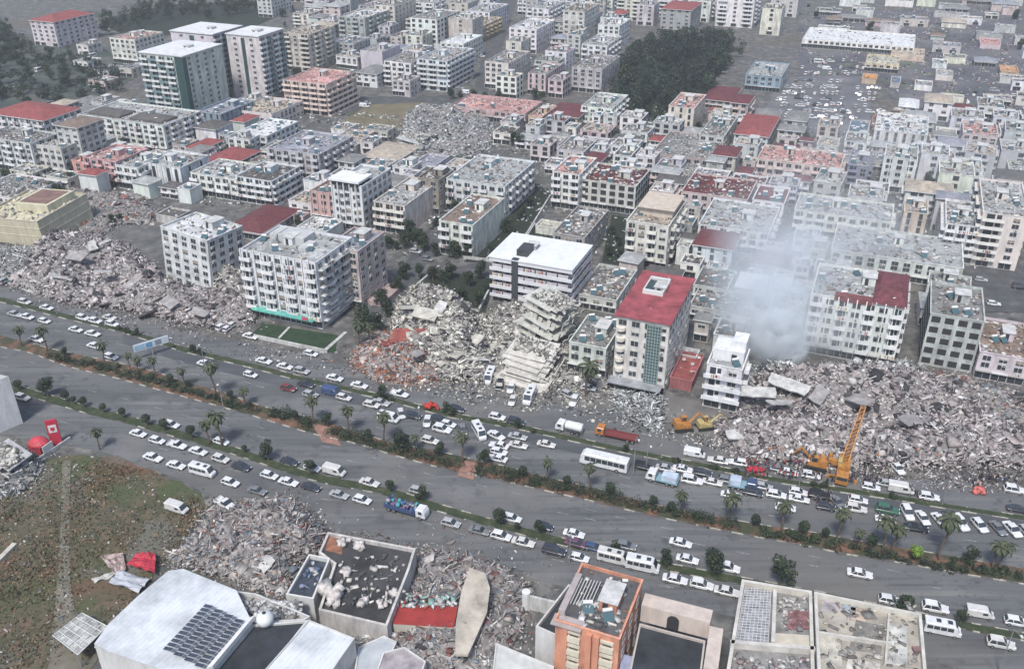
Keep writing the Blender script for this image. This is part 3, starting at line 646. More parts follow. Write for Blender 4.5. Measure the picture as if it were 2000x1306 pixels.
 ('apartment_building', 'dark brown-grey block behind the cream and apricot house', (816, 346), (856, 352), (874, 330), 420, 'n', 'd', 'w', {}),
 ('apartment_building', 'cream house with dark maroon flat roof and blank white flank', (861, 427), (923, 440), (971, 384), 506, 'c', 'n', 'bP', dict(wcol=(0.64, 0.62, 0.56), junk=.4)),
 ('apartment_building', 'big pale grey block with balconied front in the centre', (873, 347), (986, 364), (1027, 312), 427, 'w', 'l', 'b', dict(wcol=(0.60, 0.61, 0.64))),
 ('apartment_building', 'modern white block with bright white roof, dark stripe and white balcony bands', (963, 499), (1114, 524), (1141, 479), 614, 'w', 'w', 'B', dict(wcol=(.38, .38, .41), junk=.02, heat=0)),
 ('apartment_building', 'grey-white block with scrap on its roof behind the modern white block', (1082, 452), (1142, 464), (1182, 408), 517, 'm', 'g', 'wn', dict(junk=2)),
 ('apartment_building', 'cream six-storey block with tan roof room right of the dark garden', (1221, 434), (1306, 442), (1330, 394), 528, 'c', 't', 'b', dict(wcol=(0.60, 0.56, 0.53))),
 ('apartment_building', 'white block with pink roof edge and rounded balconies in the centre', (1076, 337), (1132, 341), (1166, 308), 412, 'w', 'p', 'b', {}),
 ('apartment_building', 'partly ruined cream and pink block with maroon roof corner', (1131, 354), (1242, 364), (1258, 328), 420, 'b', 'm', 'o', dict(junk=2.2, wcol=(0.56, 0.50, 0.47))),
 ('apartment_building', 'long low pink and white block under a maroon roof strip', (1326, 380), (1460, 390), (1480, 352), 432, 'p', 'm', 'w', dict(junk=1.5)),
 ('apartment_building', 'low block with dark maroon roof right of the long maroon strip', (1468, 393), (1532, 397), (1540, 366), 445, 'w', 'm', 'w', dict(junk=.2)),
 ('apartment_building', 'wide grey-white block beside the smoke with cluttered roof', (1362, 442), (1502, 457), (1532, 404), 502, 'w', 'l', 'b', {}),
 ('apartment_building', 'white framed block with maroon pitched roof facing the smoke', (1352, 482), (1430, 488), (1438, 456), 532, 'a', 'm', 't', dict(hip=1.5, wcol=(0.59, 0.64, 0.67))),
 ('apartment_building', 'long cream block behind the smoke with rusty roof edge', (1548, 420), (1742, 434), (1760, 400), 482, 'c', 'l', 'b', {}),
 ('apartment_building', 'wide pale block with white parapet grid of roof rooms in the haze', (1622, 494), (1882, 524), (1892, 470), 566, 'w', 'l', 'w', dict(junk=2, wcol=(0.61, 0.62, 0.60))),
 ('apartment_building', 'long striped white block with maroon roof corner next to the smoke', (1582, 585), (1768, 602), (1784, 540), 718, 'w', 'l', 'bV', dict(wcol=(0.59, 0.61, 0.59))),
 ('apartment_building', 'damaged grey block with rows of black window holes at the right', (1818, 598), (1924, 628), (1948, 566), 728, 'm', 'g', 'o', dict(wcol=(.42, .43, .41), bay=2.7, junk=.6, ground='w')),
 ('apartment_building', 'pink-white low block with ribbed sheet wall at the right edge', (1914, 678), (2012, 702), (2060, 640), 754, 'p', 'n', 'w', dict(wcol=(0.56, 0.48, 0.48))),
 ('apartment_building', 'large beige and white block cut by the right edge', (1920, 405), (2012, 425), (2050, 355), 530, 'b', 'l', 'b', dict(wcol=(0.60, 0.56, 0.53))),
 ('apartment_building', 'white block with round-edged balconies left of the beige right-edge block', (1848, 434), (1914, 444), (1934, 398), 516, 'w', 'l', 'B', {}),
 ('apartment_building', 'apricot slim house in the haze behind the white parapet grid', (1766, 412), (1812, 418), (1830, 392), 474, 'o', 't', 't', dict(wcol=(0.61, 0.51, 0.40))),
 ('apartment_building', 'slim bright white house with stepped terraces beside the smoke', (1380, 712), (1450, 722), (1460, 680), 806, 'w', 'l', 'b', dict(wcol=(0.70, 0.70, 0.70), junk=.3, heat=1)),
 ('apartment_building', 'tall cream block with crimson roof and glazed blue stair tower', (1204, 616), (1308, 634), (1358, 548), 772, 'c', 'r', 'w', dict(wcol=(0.65, 0.62, 0.53), junk=.1, heat=0)),
 ('apartment_building', 'small greenish house between the pancaked ruin and the crimson-roofed block', (1112, 666), (1184, 680), (1204, 624), 738, 'a', 'g', 'w', dict(wcol=(0.54, 0.56, 0.49), junk=1)),
 ('apartment_building', 'low grey building with junk-strewn roof behind crimson-roofed block', (1126, 574), (1204, 586), (1232, 524), 614, 'g', 'g', 'wn', dict(junk=2.0)),
 ('house', 'low dark-roofed house behind the slim white house', (1352, 560), (1420, 566), (1438, 528), 600, 'g', 'd', 'w', {}),
 ('house', 'grey flat-roofed house between crimson-roofed block and the smoke', (1345, 600), (1440, 612), (1460, 572), 640, 'g', 'g', 'w', dict(junk=1.6)),
 ('house', 'low house with clear blue sheet roof beyond the hazy terrace', (1656, 258), (1694, 262), (1702, 236), 282, 'g', 'u', 'w', dict(junk=.3)),
]
TWN = {}
for i, (nm, lb, a, b_, c, yb, wl, rf, st, op) in enumerate(CB):
    TWN[i] = bld(nm, lb, a, b_, c, yb, wl, rf, st, **op)
def find(s): return next(TWN[i] for i, q in enumerate(CB) if s in q[1])

# ---- details that single blocks have
# black vertical stripes
t, W, D, H, zt = find('black vertical window stripes')
for x in (.12, .3, .68, .88):
    mb = MB(); mb.box(W*x-.5, W*x+.5, -.5, -.02, .6, H-.8); mb.build('window_strip', GLASS, t)
for y in (.3, .7):
    mb = MB(); mb.box(W, W+.06, D*y-.5, D*y+.5, .6, H-.8); mb.build('window_strip', GLASS, t)
# dark hatches
t, W, D, H, zt = find('two dark tiled hatches')
for x0 in (.05, .54):
    mb = MB(); x0 *= W; x1 = x0+W*.38; y0, y1 = D*.15, D*.55; z = H+.2
    mb.quad([(x0, y0, z), (x1, y0, z), (x1-2, (y0+y1)/2, z+1.2), (x0+2, (y0+y1)/2, z+1.2)]); mb.quad([(x1, y1, z), (x0, y1, z), (x0+2, (y0+y1)/2, z+1.2), (x1-2, (y0+y1)/2, z+1.2)])
    mb.quad([(x0, y1, z), (x0, y0, z), (x0+2, (y0+y1)/2, z+1.2)]); mb.quad([(x1, y0, z), (x1, y1, z), (x1-2, (y0+y1)/2, z+1.2)]); mb.box(x0, x1, y0, y1, zt, z)
    mb.build('roof_hatch', mat((.10, .095, .09), .8, .2, name='dark_tiles'), t)
# modern white: dark stripe, solid white bands
t, W, D, H, zt = find('modern white block')
mb = MB(); mb.box(W*.27, W*.35, -1.6, -.1, 0, H+.6); mb.build('stair_shaft', mat((.06, .065, .075), .5, .2, name='dark_cladding'), t)
for k in range(1, 6):
    mb = MB(); z = k*H/5.2-.5
    mb.box(-.6, W*.265, -1.5, -1.3, z, z+1.0); mb.box(W*.355, W+.9, -1.5, -1.3, z, z+1.0); mb.box(W+.9, W+1.1, -1.5, D, z, z+1.0); mb.box(-.6, W+.9, -1.3, -.05, z, z+.12); mb.box(W+.05, W+.9, -.05, D, z, z+.12)
    mb.build('balcony_band', mat((.62, .63, .65), .7, .1, name='white_band'), t)
mb = MB(); mb.box(-1, W+1.2, -1.7, D+.5, H+.1, H+.35); mb.build('roof_slab', mat((.66, .68, .70), .6, .1, .3, name='roof_sheet'), t)
mb = MB(); mb.box(W*.28, W*.42, D*.1, D*.45, H+.35, H+2.2); mb.build('stair_house', mat((.05, .05, .055), .6, .2, name='black_box'), t)
# tall cream block: crimson roof, glazed stair tower, skylight frame, round bay windows
t, W, D, H, zt = find('crimson roof and glazed')
mb = MB(); mb.box(-.5, W+.5, -.6, D+.5, H+.08, H+.4); rt = mb.build('roof_sheet', mat((.30, .07, .08), .7, .35, .25, name='crimson_sheet'), t)
mb = MB()
for (x0, x1, y0, y1) in ((.22, .62, .5, .53), (.22, .62, .8, .83), (.22, .245, .53, .8), (.595, .62, .53, .8)): mb.box(W*x0, W*x1, D*y0, D*y1, H+.4, H+1.5)
mb.build('skylight_frame', FRAME, t)
mb = MB(); mb.box(W*.25, W*.59, D*.535, D*.795, H+.42, H+.9); mb.build('skylight', mat((.05, .08, .08), .3, .8, 1.2, name='broken_glass'), t)
mb = MB(); mb.box(W*.60, W*.86, -.5, -.02, 2.5, H-.9, 0)
mb.build('glazed_stair', GLASSB, t)
mb = MB()
for i in range(6): x = W*(.60+.26*i/5); mb.box(x-.06, x+.06, -.58, -.5, 2.5, H-.9)
for k in range(20): z = 2.5+(H-3.4)*k/19; mb.box(W*.60, W*.86, -.56, -.5, z-.05, z+.05)
mb.build('glazing_grid', mat((.30, .34, .30), .6, .1, name='grid'), t)
for k in range(1, 7):
    mb = MB(); r = 1.15; z = k*H/7
    mb.loft([[(W*.10+r*math.cos(math.pi+math.pi*i/8), -.01+r*math.sin(math.pi+math.pi*i/8), zz) for i in range(9)] for zz in (z-.9, z)], 0)
    mb.build('bay_balcony', wallmat((.60, .57, .50)), t)
mb = MB(); mb.box(-.6, W*.98, -3.4, -.1, 2.6, 2.95); mb.build('canopy', mat((.30, .31, .33), .6, .3, name='canopy_sheet'), t)
t, W, D, H, zt = find('maroon roof corner next to the smoke')
mb = MB(); mb.hexa([(W*.66, -.5, H+.1), (W+.5, -.5, H+.1), (W+.5, D+.4, H+.1), (W*.66, D+.4, H+.1)], [(W*.72, D*.3, H+1.5), (W*.94, D*.3, H+1.5), (W*.94, D*.7, H+1.5), (W*.72, D*.7, H+1.5)]); mb.build('tiled_roof', mat((.15, .045, .055), .8, .35, .6, name='maroon_tiles'), t)
local_box(t, 'roof_edge', W*.25, W*.655, -.3, D*.12, zt, H+.5, mat((.17, .06, .06), .8, .3, .6, name='maroon_edge'))
# slim white house: penthouse and terraces
t, W, D, H, zt = find('slim bright white house')
mb = MB(); mb.box(.5, W-.4, D*.35, D-.3, zt, zt+3.0, 0); mb.box(W*.55, W-.4, D*.5, D-.3, zt+3, zt+5.0, 0); mb.box(W*.6, W*.75, D*.34, D*.35, zt+.3, zt+2.2, 1); mb.build('penthouse', [wallmat((.63, .64, .65)), DARK], t)
for k in range(1, 4):
    mb = MB(); z = k*H/4; mb.box(-.4, W+.4, -1.3, -.02, z-.2, z); mb.box(-.4, W+.4, -1.3, -1.15, z, z+.85); mb.build('terrace', wallmat((.64, .65, .66)), t)
# cream block with a roof room
t, W, D, H, zt = find('tan roof room')
mb = MB(); mb.box(W*.15, W*.95, D*.35, D-.5, zt, zt+3.0); mb.box(W*.1, W, D*.3, D-.3, zt+3, zt+3.2); mb.build('roof_room', wallmat((.50, .43, .36)), t)
# slender white tower house: overhang
t, W, D, H, zt = find('overhanging white roof slab')
mb = MB(); mb.box(-.8, W*.95, -.8, D*.42, H+.8, H+1.5, 0); mb.box(-.2, W*.9, -.2, D*.38, zt, H+.8, 1); mb.build('roof_slab', [mat((.66, .67, .68), .7, .1, name='slab'), DARK], t)
for k in range(1, 6):
    for x in (.3, .75): obj('window', win_mesh('window', (.5, .5, .5)), t, (W*x, -.01, k*H/6+.5))
# big finned block: shop awning, roof rooms, curved railed balconies
t, W, D, H, zt = find('eight-storey white block')
mb = MB(); mb.box(2.5, W-1.5, -2.4, -.1, 3.0, 3.35); mb.build('awning', mat((.12, .42, .34), .6, .3, .8, name='green_awning'), t)
mb = MB(); mb.box(W*.45, W*.8, -2.5, -2.42, 3.35, 4.3, 0); mb.box(W*.8, W*.88, -2.5, -2.42, 3.35, 4.3, 1); mb.build('shop_sign', [mat((.2, .55, .5), .5, .2, name='sign_teal'), mat((.5, .08, .15), .5, .1, name='sign_red')], t)
for k in range(1, 8):
    for i in range(3):
        mb = MB(); z = k*H/8; y0 = D*(.03+.33*i); y1 = y0+D*.29; mb.box(W+.05, W+1.5, y0, y1, z-.15, z, 0)
        for q in (.3, .6, .9): mb.box(W+1.42, W+1.5, y0, y1, z+q, z+q+.07, 1)
        mb.build('railed_balcony', [wallmat((.55, .56, .56)), STEEL], t)
for (x0, x1, y0, y1, h) in ((.25, .6, .5, .8, 2.4), (.62, .72, .3, .6, 1.4), (.1, .2, .55, .85, 1.8)):
    local_box(t, 'stair_house', W*x0, W*x1, D*y0, D*y1, zt+.03, zt+h, wallmat((.44, .45, .45)))
# arch frames around the salmon-pink block and low slab standing for the pink paved ramp
t, W, D, H, zt = find('salmon-pink block touching')
local_box(t, 'paved_ramp', W*.4, W+5, D*.2, D*.98, -.3, 1.4, wallmat((.36, .28, .27)))

# ---- leaning annexes and low sheds between the big blocks, each a plain shed with a sheet roof
SH = [
 ('shed', 'low shed with bright crimson sheet roof right of the glazed stair tower', (1308, 738), (1352, 744), (1362, 690), 765, 'r', 'r', {}),
 ('shed', 'low shed with grey-blue sheet roof behind the crimson shed', (1322, 694), (1360, 697), (1366, 682), 712, 'g', 'b', {}),
 ('shed', 'dark slate roofed shed beside the white-green block', (300, 420), (345, 425), (358, 408), 432, 'g', 'd', {}),
 ('shed', 'low pale garden shed with green roof right of the big pale grey block', (1046, 440), (1085, 446), (1090, 432), 452, 'c', 'c', {}),
 ('shed', 'apricot tiled low roof house above the big pale grey block', (706, 305), (775, 314), (804, 283), 330, 'o', 't', dict(hip=2)),
 ('shed', 'low lilac roof house between apricot roof and grey debris', (805, 320), (848, 325), (862, 302), 342, 'l', 'b', {}),
 ('shed', 'small shed with blue tarpaulin roof in the car park', (1740, 160), (1758, 162), (1762, 150), 170, 'g', 'u', {}),
 ('shed', 'orange-roofed kiosk at the foot of the pale yellow hall', (1684, 152), (1712, 155), (1716, 145), 160, 'o', 'p', dict(rcol=(.5, .22, .06))),
 ('shed', 'reddish shed at the far right of the yard', (1915, 85), (1955, 88), (1960, 76), 98, 'p', 'p', {}),
 ('shed', 'orange-brown shed at the right edge of the yard', (1955, 140), (1990, 142), (1996, 130), 152, 'o', 'p', dict(rcol=(.45, .25, .14))),
 ('shed', 'striped pale shed in the yard right of the yellow hall', (1828, 146), (1862, 149), (1866, 138), 156, 'c', 'l', {}),
]
for nm, lb, a, b_, c, yb, wl, rf, op in SH:
    bld(nm, lb, a, b_, c, yb, wl, rf, 'N', cat='shed', junk=op.pop('junk', .15), heat=0, **op)
# ================================================================ the packed smaller houses between the named blocks
NO_BUILD = [[(p.x, p.y) for p in P(s)] for s in (
 '640,255;720,205;835,200;828,245;760,262', '775,285;795,222;870,218;955,226;968,262;950,296;860,310;800,318', '852,528;968,545;948,610;860,600;800,572', '985,420;1040,362;1080,372;1045,430;975,512;905,512;930,490',
 '1190,250;1205,95;1300,70;1440,78;1445,185;1300,250', '1165,520;1225,400;1260,400;1240,430;1210,530', '1515,148;1720,148;1720,240;1600,245;1480,230', '1885,520;2010,520;2080,610;1920,610;1880,560',
 '1480,720;1490,655;1560,655;1570,720', '925,180;955,60;985,0;1010,0;985,80;950,190')]
def px_of(v):
    e = Vector(v)-Vector((0, 0, CAM_H)); d = e.y*C_-e.z*S_; return 1000+FPX*e.x/d, 653-FPX*(e.y*S_+e.z*C_)/d
def free(o, a, W, D, m=1.6):
    c, s = math.cos(a), math.sin(a); pts = []
    for fx in (0, .25, .5, .75, 1):
        for fy in (0, .25, .5, .75, 1): pts.append((o.x+c*W*fx-s*D*fy, o.y+s*W*fx+c*D*fy))
    for (q, b, w_, d_) in FOOT:
        cb, sb = math.cos(b), math.sin(b)
        if (q.x-o.x)**2+(q.y-o.y)**2 > 8000: continue
        for x, y in pts:
            dx, dy = x-q.x, y-q.y; u, v = dx*cb+dy*sb, -dx*sb+dy*cb
            if -m < u < w_+m and -m < v < d_+m: return False
        for fx in (0, .5, 1):
            for fy in (0, .5, 1):
                x, y = q.x+cb*w_*fx-sb*d_*fy, q.y+sb*w_*fx+cb*d_*fy; dx, dy = x-o.x, y-o.y; u, v = dx*c+dy*s, -dx*s+dy*c
                if -m < u < W+m and -m < v < D+m: return False
    A = np.array(pts)
    return not any(in_poly(A, z).any() for z in NO_BUILD)
def fill(where, poly, n, wr, dr, hr, walls, roofs, styles, seed, gap=1.6, hipp=.2, junk=1.3, mw=24):
    rr = random.Random(seed); q = [(p.x, p.y) for p in P(poly)]; A = np.array(q); lo, hi = A.min(0), A.max(0); k = 0; tries = 0
    while k < n and tries < 9000:
        tries += 1; x, y = rr.uniform(lo[0], hi[0]), rr.uniform(lo[1], hi[1])
        if not in_poly(np.array([[x, y]]), q)[0]: continue
        f = max(.55, 1-tries/9000*.6); W, D, Hh = rr.uniform(*wr)*f, rr.uniform(*dr)*f, rr.uniform(*hr); a = GRID+rr.choice((0, 0, 0, rr.uniform(-.08, .08)))
        o = Vector((x, y, 0))
        if not free(o, a, W, D, gap): continue
        e1 = Vector((math.cos(a), math.sin(a), 0)); e2 = Vector((-e1.y, e1.x, 0)); top = Vector((0, 0, Hh))
        c0, c1, c2 = px_of(o+top), px_of(o+e1*W+top), px_of(o+e1*W+e2*D+top)
        wl, rf, st = rr.choice(walls), rr.choice(roofs), rr.choice(styles); hp = rr.random() < hipp or rf in 'rmn' and rr.random() < .6
        wn = {'w': 'white', 'g': 'grey', 'c': 'cream', 'b': 'beige', 'p': 'pinkish', 'l': 'lilac-grey', 'a': 'pale green-grey', 'o': 'sand-coloured', 't': 'blue-grey', 's': 'coral', 'k': 'dark', 'n': 'brown', 'm': 'grey', 'y': 'yellow'}[wl]
        rn = {'g': 'grey', 'w': 'white', 'l': 'pale grey', 'd': 'dark', 'r': 'red', 'm': 'maroon', 't': 'tan', 'b': 'blue-grey', 'c': 'cream', 'p': 'pink', 'n': 'brown', 'u': 'blue'}[rf]
        kind = 'apartment_building' if Hh > 8 else 'house' if 'N' not in st else 'shed'
        far_ = y > 480
        t, _, _, _, _ = bld(kind, 'x', c0, c1, c2, 0, wl, rf, st, H=Hh, ang=math.degrees(a), hip=(True if hp else None), junk=junk, heat=rr.randint(0, 2), maxwin=mw, bay=3.4, cat='building')
        if in_poly(np.array([[c1[0], c1[1]]]), [(0, 0), (2000, 0), (2000, 1306), (0, 1306)])[0] or True:
            queue_label(t, c1[0], '%s %s with %s roof' % (wn, 'block' if Hh > 8 else 'house' if 'N' not in st else 'shed', rn), where, 'houses '+where, 'building')
        k += 1
W1, R1, S1 = 'wwwgcblpag', 'gllgwtbd', ['w', 'w', 'b', 'w', 'B', 'o']
fill('at the very top edge', '330,-75;1560,-75;1560,-32;1200,-52;960,-32;560,-32;330,-20', 46, (11, 22), (12, 22), (9, 18), W1, R1, S1, 21, 1.2, mw=14)
fill('left of the top street', '560,-30;960,-30;945,60;930,100;720,80;640,62;560,58', 48, (11, 20), (12, 22), (9, 17), W1+'o', R1, S1, 1, 1.2)
fill('around the white-grid block near the top', '600,60;940,60;930,180;700,190;690,150;600,140', 26, (8, 15), (10, 18), (6, 12), W1, R1, S1, 2, 1.2)
fill('between the top street and the wood', '990,-30;1200,-30;1195,200;960,195;985,80', 52, (8, 14), (9, 17), (8, 15), W1+'p', R1+'r', S1, 3, 1.1)
fill('at the top edge above the wood', '1200,-50;1560,-50;1540,70;1440,70;1300,62;1200,85', 26, (11, 20), (11, 20), (9, 18), W1, R1+'r', S1, 4, 1.2)
fill('in the quarter left of the blue-grey roof', '0,245;150,215;330,285;520,250;520,345;380,400;300,390;0,360', 30, (7, 13), (8, 15), (3.5, 8), W1+'s', R1+'rrm', ['w', 'w', 'N', 'b'], 5, 1.2, .3)
fill('in front of the towers', '380,250;470,215;560,235;480,262;430,290;370,285', 8, (8, 13), (8, 14), (4, 8), W1, R1, ['w', 'w', 'b'], 6, 1.2)
fill('below the brown field', '650,262;770,262;850,315;880,350;860,420;720,460;560,470;560,410;640,330', 24, (7, 12), (8, 13), (3.5, 7), W1+'ob', R1+'td', ['w', 'w', 'N'], 7, 1.2)
fill('right of the speckled debris', '970,215;1140,255;1265,255;1300,290;1260,330;1225,400;1160,420;1060,350;1030,310;960,280', 30, (7, 13), (8, 15), (4, 9), W1+'p', R1+'rm', ['w', 'w', 'b', 'o'], 8, 1.1, .25)
fill('below the crowded car park', '1270,250;1440,225;1480,240;1700,300;1700,400;1540,400;1330,440;1240,400;1270,330', 34, (8, 14), (8, 16), (4, 9), W1+'pc', R1+'rmm', ['w', 'w', 'b', 'o'], 9, 1.1, .25)
fill('in the haze at the right', '1700,300;1860,300;2060,300;2060,500;1900,515;1880,470;1600,480;1540,420;1700,400', 44, (9, 16), (10, 18), (6, 13), W1+'al', R1, S1, 10, 1.3)
fill('behind the right edge rubble', '1600,480;1880,560;1800,600;1790,700;1780,545;1560,530', 6, (7, 12), (8, 12), (4, 8), W1, R1, ['w'], 11, 1.2)
fill('left of the smoke', '1330,450;1350,520;1480,500;1500,540;1440,600;1440,680;1360,700;1345,620;1200,545;1160,540;1180,520', 14, (6, 11), (7, 11), (3.5, 7), W1, R1+'dm', ['w', 'N', 'w'], 12, 1.0)
fill('inside the smoke', '1435,530;1545,500;1590,560;1570,640;1440,655', 8, (8, 13), (8, 13), (5, 8), W1, R1, ['w', 'w', 'b'], 22, 1.2)
fill('in the quarter right of the car park', '1660,230;1900,225;2060,240;2060,330;1880,330;1820,300;1700,300', 34, (8, 15), (10, 18), (4, 9), W1, R1+'m', ['w', 'w', 'b'], 13, 1.5)
fill('in the yard at the top right', '1580,-20;2060,-20;2060,240;1830,235;1720,150;1560,62', 62, (6, 24), (6, 14), (2.8, 6), W1+'gkm', R1+'gdbtn', ['N', 'w', 'N'], 14, 2, .15, .8, 12)
fill('left of the tall towers', '90,100;260,110;270,150;180,200;150,150', 5, (8, 12), (8, 14), (4, 8), W1, R1, ['w'], 15, 2)
# ================================================================ VEHICLES
CARC = {'cream': (.55, .545, .53), 'white': (.62, .63, .64), 'silver': (.36, .37, .38), 'grey': (.17, .18, .19), 'black': (.02, .021, .024), 'dark': (.04, .045, .06), 'red': (.17, .04, .04), 'blue': (.05, .08, .17), 'orange': (.42, .17, .05), 'yellow': (.55, .36, .05), 'cyan': (.22, .36, .42), 'purple': (.12, .06, .10), 'green': (.05, .13, .09)}
PAINT = {k: mat(v, .3, .12, .9,  name='car_paint_'+k) for k, v in CARC.items()}
def ring(x, hw, z0, z1, r=.12):
    return [(x, -hw+r, z0), (x, hw-r, z0), (x, hw, z0+r*1.4), (x, hw, z1-r), (x, hw-r, z1), (x, -hw+r, z1), (x, -hw, z1-r), (x, -hw, z0+r*1.4)]
VM = {}
def add(k, name, mb, mats, loc=None, rot=None): VM.setdefault(k, []).append((name, mb.mesh(name, mats), loc, rot))
def wheel_mb(r=.33, wd=.22):
    mb = MB(); n = 12; c = lambda rr, y: [(rr*math.cos(6.283*i/n), y, rr*math.sin(6.283*i/n)) for i in range(n)]
    mb.loft([c(r, -wd/2), c(r, wd/2)], 0, False); mb.loft([c(r, wd/2), c(r*.62, wd/2), c(r*.55, wd/2-.03)], 0, False)
    mb.loft([c(r, -wd/2)[::-1], c(r*.62, -wd/2)[::-1], c(r*.55, -wd/2+.03)[::-1]], 0, False)
    mb.quad(c(r*.6, wd/2-.01), 1); mb.quad(c(r*.6, -wd/2+.01)[::-1], 1)
    return mb
WHEEL = wheel_mb().mesh('wheel', [TYRE, RIM]); BIGW = wheel_mb(.48, .3).mesh('wheel', [TYRE, RIM])
def car_parts(kind):
    """body / windows / lamps as (name, mesh builder, material slots); the car points along +x"""
    out = []; b = MB(); g = MB()
    if kind in ('sedan', 'hatchback', 'suv'):
        L, hw, zb = {'sedan': (2.25, .88, .88), 'hatchback': (2.0, .86, .92), 'suv': (2.25, .93, 1.02)}[kind]; zr = {'sedan': 1.43, 'hatchback': 1.47, 'suv': 1.72}[kind]
        st = [(-L, .80, .42, zb-.12), (-L+.12, .95, .28, zb-.02), (-L*.55, 1, .25, zb), (0, 1, .25, zb), (L*.42, 1, .25, zb-.03), (L*.78, .97, .25, zb-.13), (L-.1, .9, .3, zb-.24), (L, .76, .4, zb-.34)]
        b.loft([ring(x, hw*q, z0, z1) for x, q, z0, z1 in st])
        if kind == 'sedan': bx, tx = (-1.55, 1.0), (-.92, .25)
        elif kind == 'hatchback': bx, tx = (-1.92, .95), (-1.5, .15)
        else: bx, tx = (-2.12, .95), (-1.8, .2)
        hb, ht = hw-.07, hw-.24
        B4 = [(bx[0], -hb, zb-.05), (bx[1], -hb, zb-.05), (bx[1], hb, zb-.05), (bx[0], hb, zb-.05)]; T4 = [(tx[0], -ht, zr-.05), (tx[1], -ht, zr-.05), (tx[1], ht, zr-.05), (tx[0], ht, zr-.05)]
        g.hexa(B4, T4)
        b.hexa([(tx[0]-.05, -ht-.03, zr-.06), (tx[1]+.05, -ht-.03, zr-.06), (tx[1]+.05, ht+.03, zr-.06), (tx[0]-.05, ht+.03, zr-.06)], [(tx[0]+.1, -ht+.08, zr), (tx[1]-.1, -ht+.08, zr), (tx[1]-.1, ht-.08, zr), (tx[0]+.1, ht-.08, zr)])
        for s in (-1, 1):      # pillars
            for f in (0, .42, 1):
                xb = bx[0]+(bx[1]-bx[0])*f; xt = tx[0]+(tx[1]-tx[0])*f; q = .05 if f else .09
                b.quad([(xb-q, s*(hb+.012), zb-.04), (xb+q, s*(hb+.012), zb-.04), (xt+q, s*(ht+.014), zr-.05), (xt-q, s*(ht+.014), zr-.05)][::s])
            b.box(bx[1]-.25, bx[1]-.1, s*(hw+.02)-.06, s*(hw+.02)+.06, zb, zb+.12)
        if kind == 'suv':
            for s in (-1, 1): b.box(tx[0]+.1, tx[1]-.1, s*(ht-.05)-.03, s*(ht-.05)+.03, zr, zr+.06, 0)
        wx = L*.62; hz = zb-.34; wr = (.33, WHEEL); tz = zb-.22
    elif kind in ('van', 'minibus'):
        L, hw, zr = (2.5, .97, 2.05) if kind == 'van' else (3.1, 1.02, 2.65); zb = 1.15 if kind == 'van' else 1.45; nose = 1.0
        b.loft([ring(x, hw*q, z0, z1, .14) for x, q, z0, z1 in ((-L, .93, .4, zr-.06), (-L+.1, 1, .3, zr), (L-nose-.55, 1, .3, zr), (L-nose*.95, .96, .3, zr-.3), (L-nose*.55, .96, .3, zb), (L-.12, .92, .3, zb-.25), (L, .8, .4, zb-.45))])
        x0, x1 = L-nose-.62, L-nose*.56
        g.hexa([(x1-.02, -hw*.86, zb+.05), (x1+.06, -hw*.86, zb+.02), (x1+.06, hw*.86, zb+.02), (x1-.02, hw*.86, zb+.05)], [(x0+.45, -hw*.8, zr-.12), (x0+.62, -hw*.8, zr-.16), (x0+.62, hw*.8, zr-.16), (x0+.45, hw*.8, zr-.12)])
        for s in (-1, 1):
            if kind == 'minibus': 
                a, c = sorted((s*(hw+.0), s*(hw+.015)))
                for i in range(4): xx = -L+.35+i*1.12; g.box(xx, xx+1.0, a, c, zb-.02, zr-.42)
            else:
                a, c = sorted((s*hw, s*(hw+.012))); g.box(L-nose-1.25, L-nose-.35, a, c, zb, zr-.4)
        g.box(-L-.012, -L+.05, -hw*.7, hw*.7, zb, zr-.4)
        if kind == 'minibus': 
            for xx in (-1.3, .6): g.box(xx, xx+.8, -.4, .4, zr, zr+.09)
        wx = L*.66; hz = zb-.5; wr = (.33, WHEEL); tz = zb-.2
    elif kind == 'coach':
        L, hw, zr = 5.4, 1.25, 3.2
        b.loft([ring(x, hw*q, z0, z1, .16) for x, q, z0, z1 in ((-L, .95, .45, zr-.1), (-L+.15, 1, .35, zr), (L-.9, 1, .35, zr), (L-.2, .97, .35, zr-.6), (L, .92, .4, 1.3))])
        for s in (-1, 1):
            a, c = sorted((s*hw, s*(hw+.02)))
            for i in range(7): xx = -L+.5+i*1.32; g.box(xx, xx+1.22, a, c, 1.55, 2.65)
        g.hexa([(L+.0, -1.1, 1.3), (L+.05, -1.1, 1.28), (L+.05, 1.1, 1.28), (L, 1.1, 1.3)], [(L-.25, -1.1, 2.6), (L-.15, -1.1, 2.6), (L-.15, 1.1, 2.6), (L-.25, 1.1, 2.6)])
        for xx in (-3, 1.2): b.box(xx, xx+1.5, -.6, .6, zr, zr+.2)
        wx = L*.58; hz = .8; wr = (.48, BIGW); tz = 1.0
    elif kind == 'pickup':
        L, hw, zb, zr = 2.55, .92, 1.0, 1.72
        b.loft([ring(x, hw*q, z0, z1) for x, q, z0, z1 in ((-.35, 1, .35, zb), (L*.42, 1, .35, zb), (L*.8, .96, .35, zb-.12), (L, .8, .45, zb-.3))])
        b.box(-L, -.36, -hw, hw, .4, .62); b.box(-L, -.36, -hw, -hw+.08, .62, zb); b.box(-L, -.36, hw-.08, hw, .62, zb); b.box(-L, -L+.08, -hw+.08, hw-.08, .62, zb-.03)
        g.hexa([(-.45, -.85, zb-.05), (1.15, -.85, zb-.05), (1.15, .85, zb-.05), (-.45, .85, zb-.05)], [(-.3, -.7, zr-.05), (.45, -.7, zr-.05), (.45, .7, zr-.05), (-.3, .7, zr-.05)])
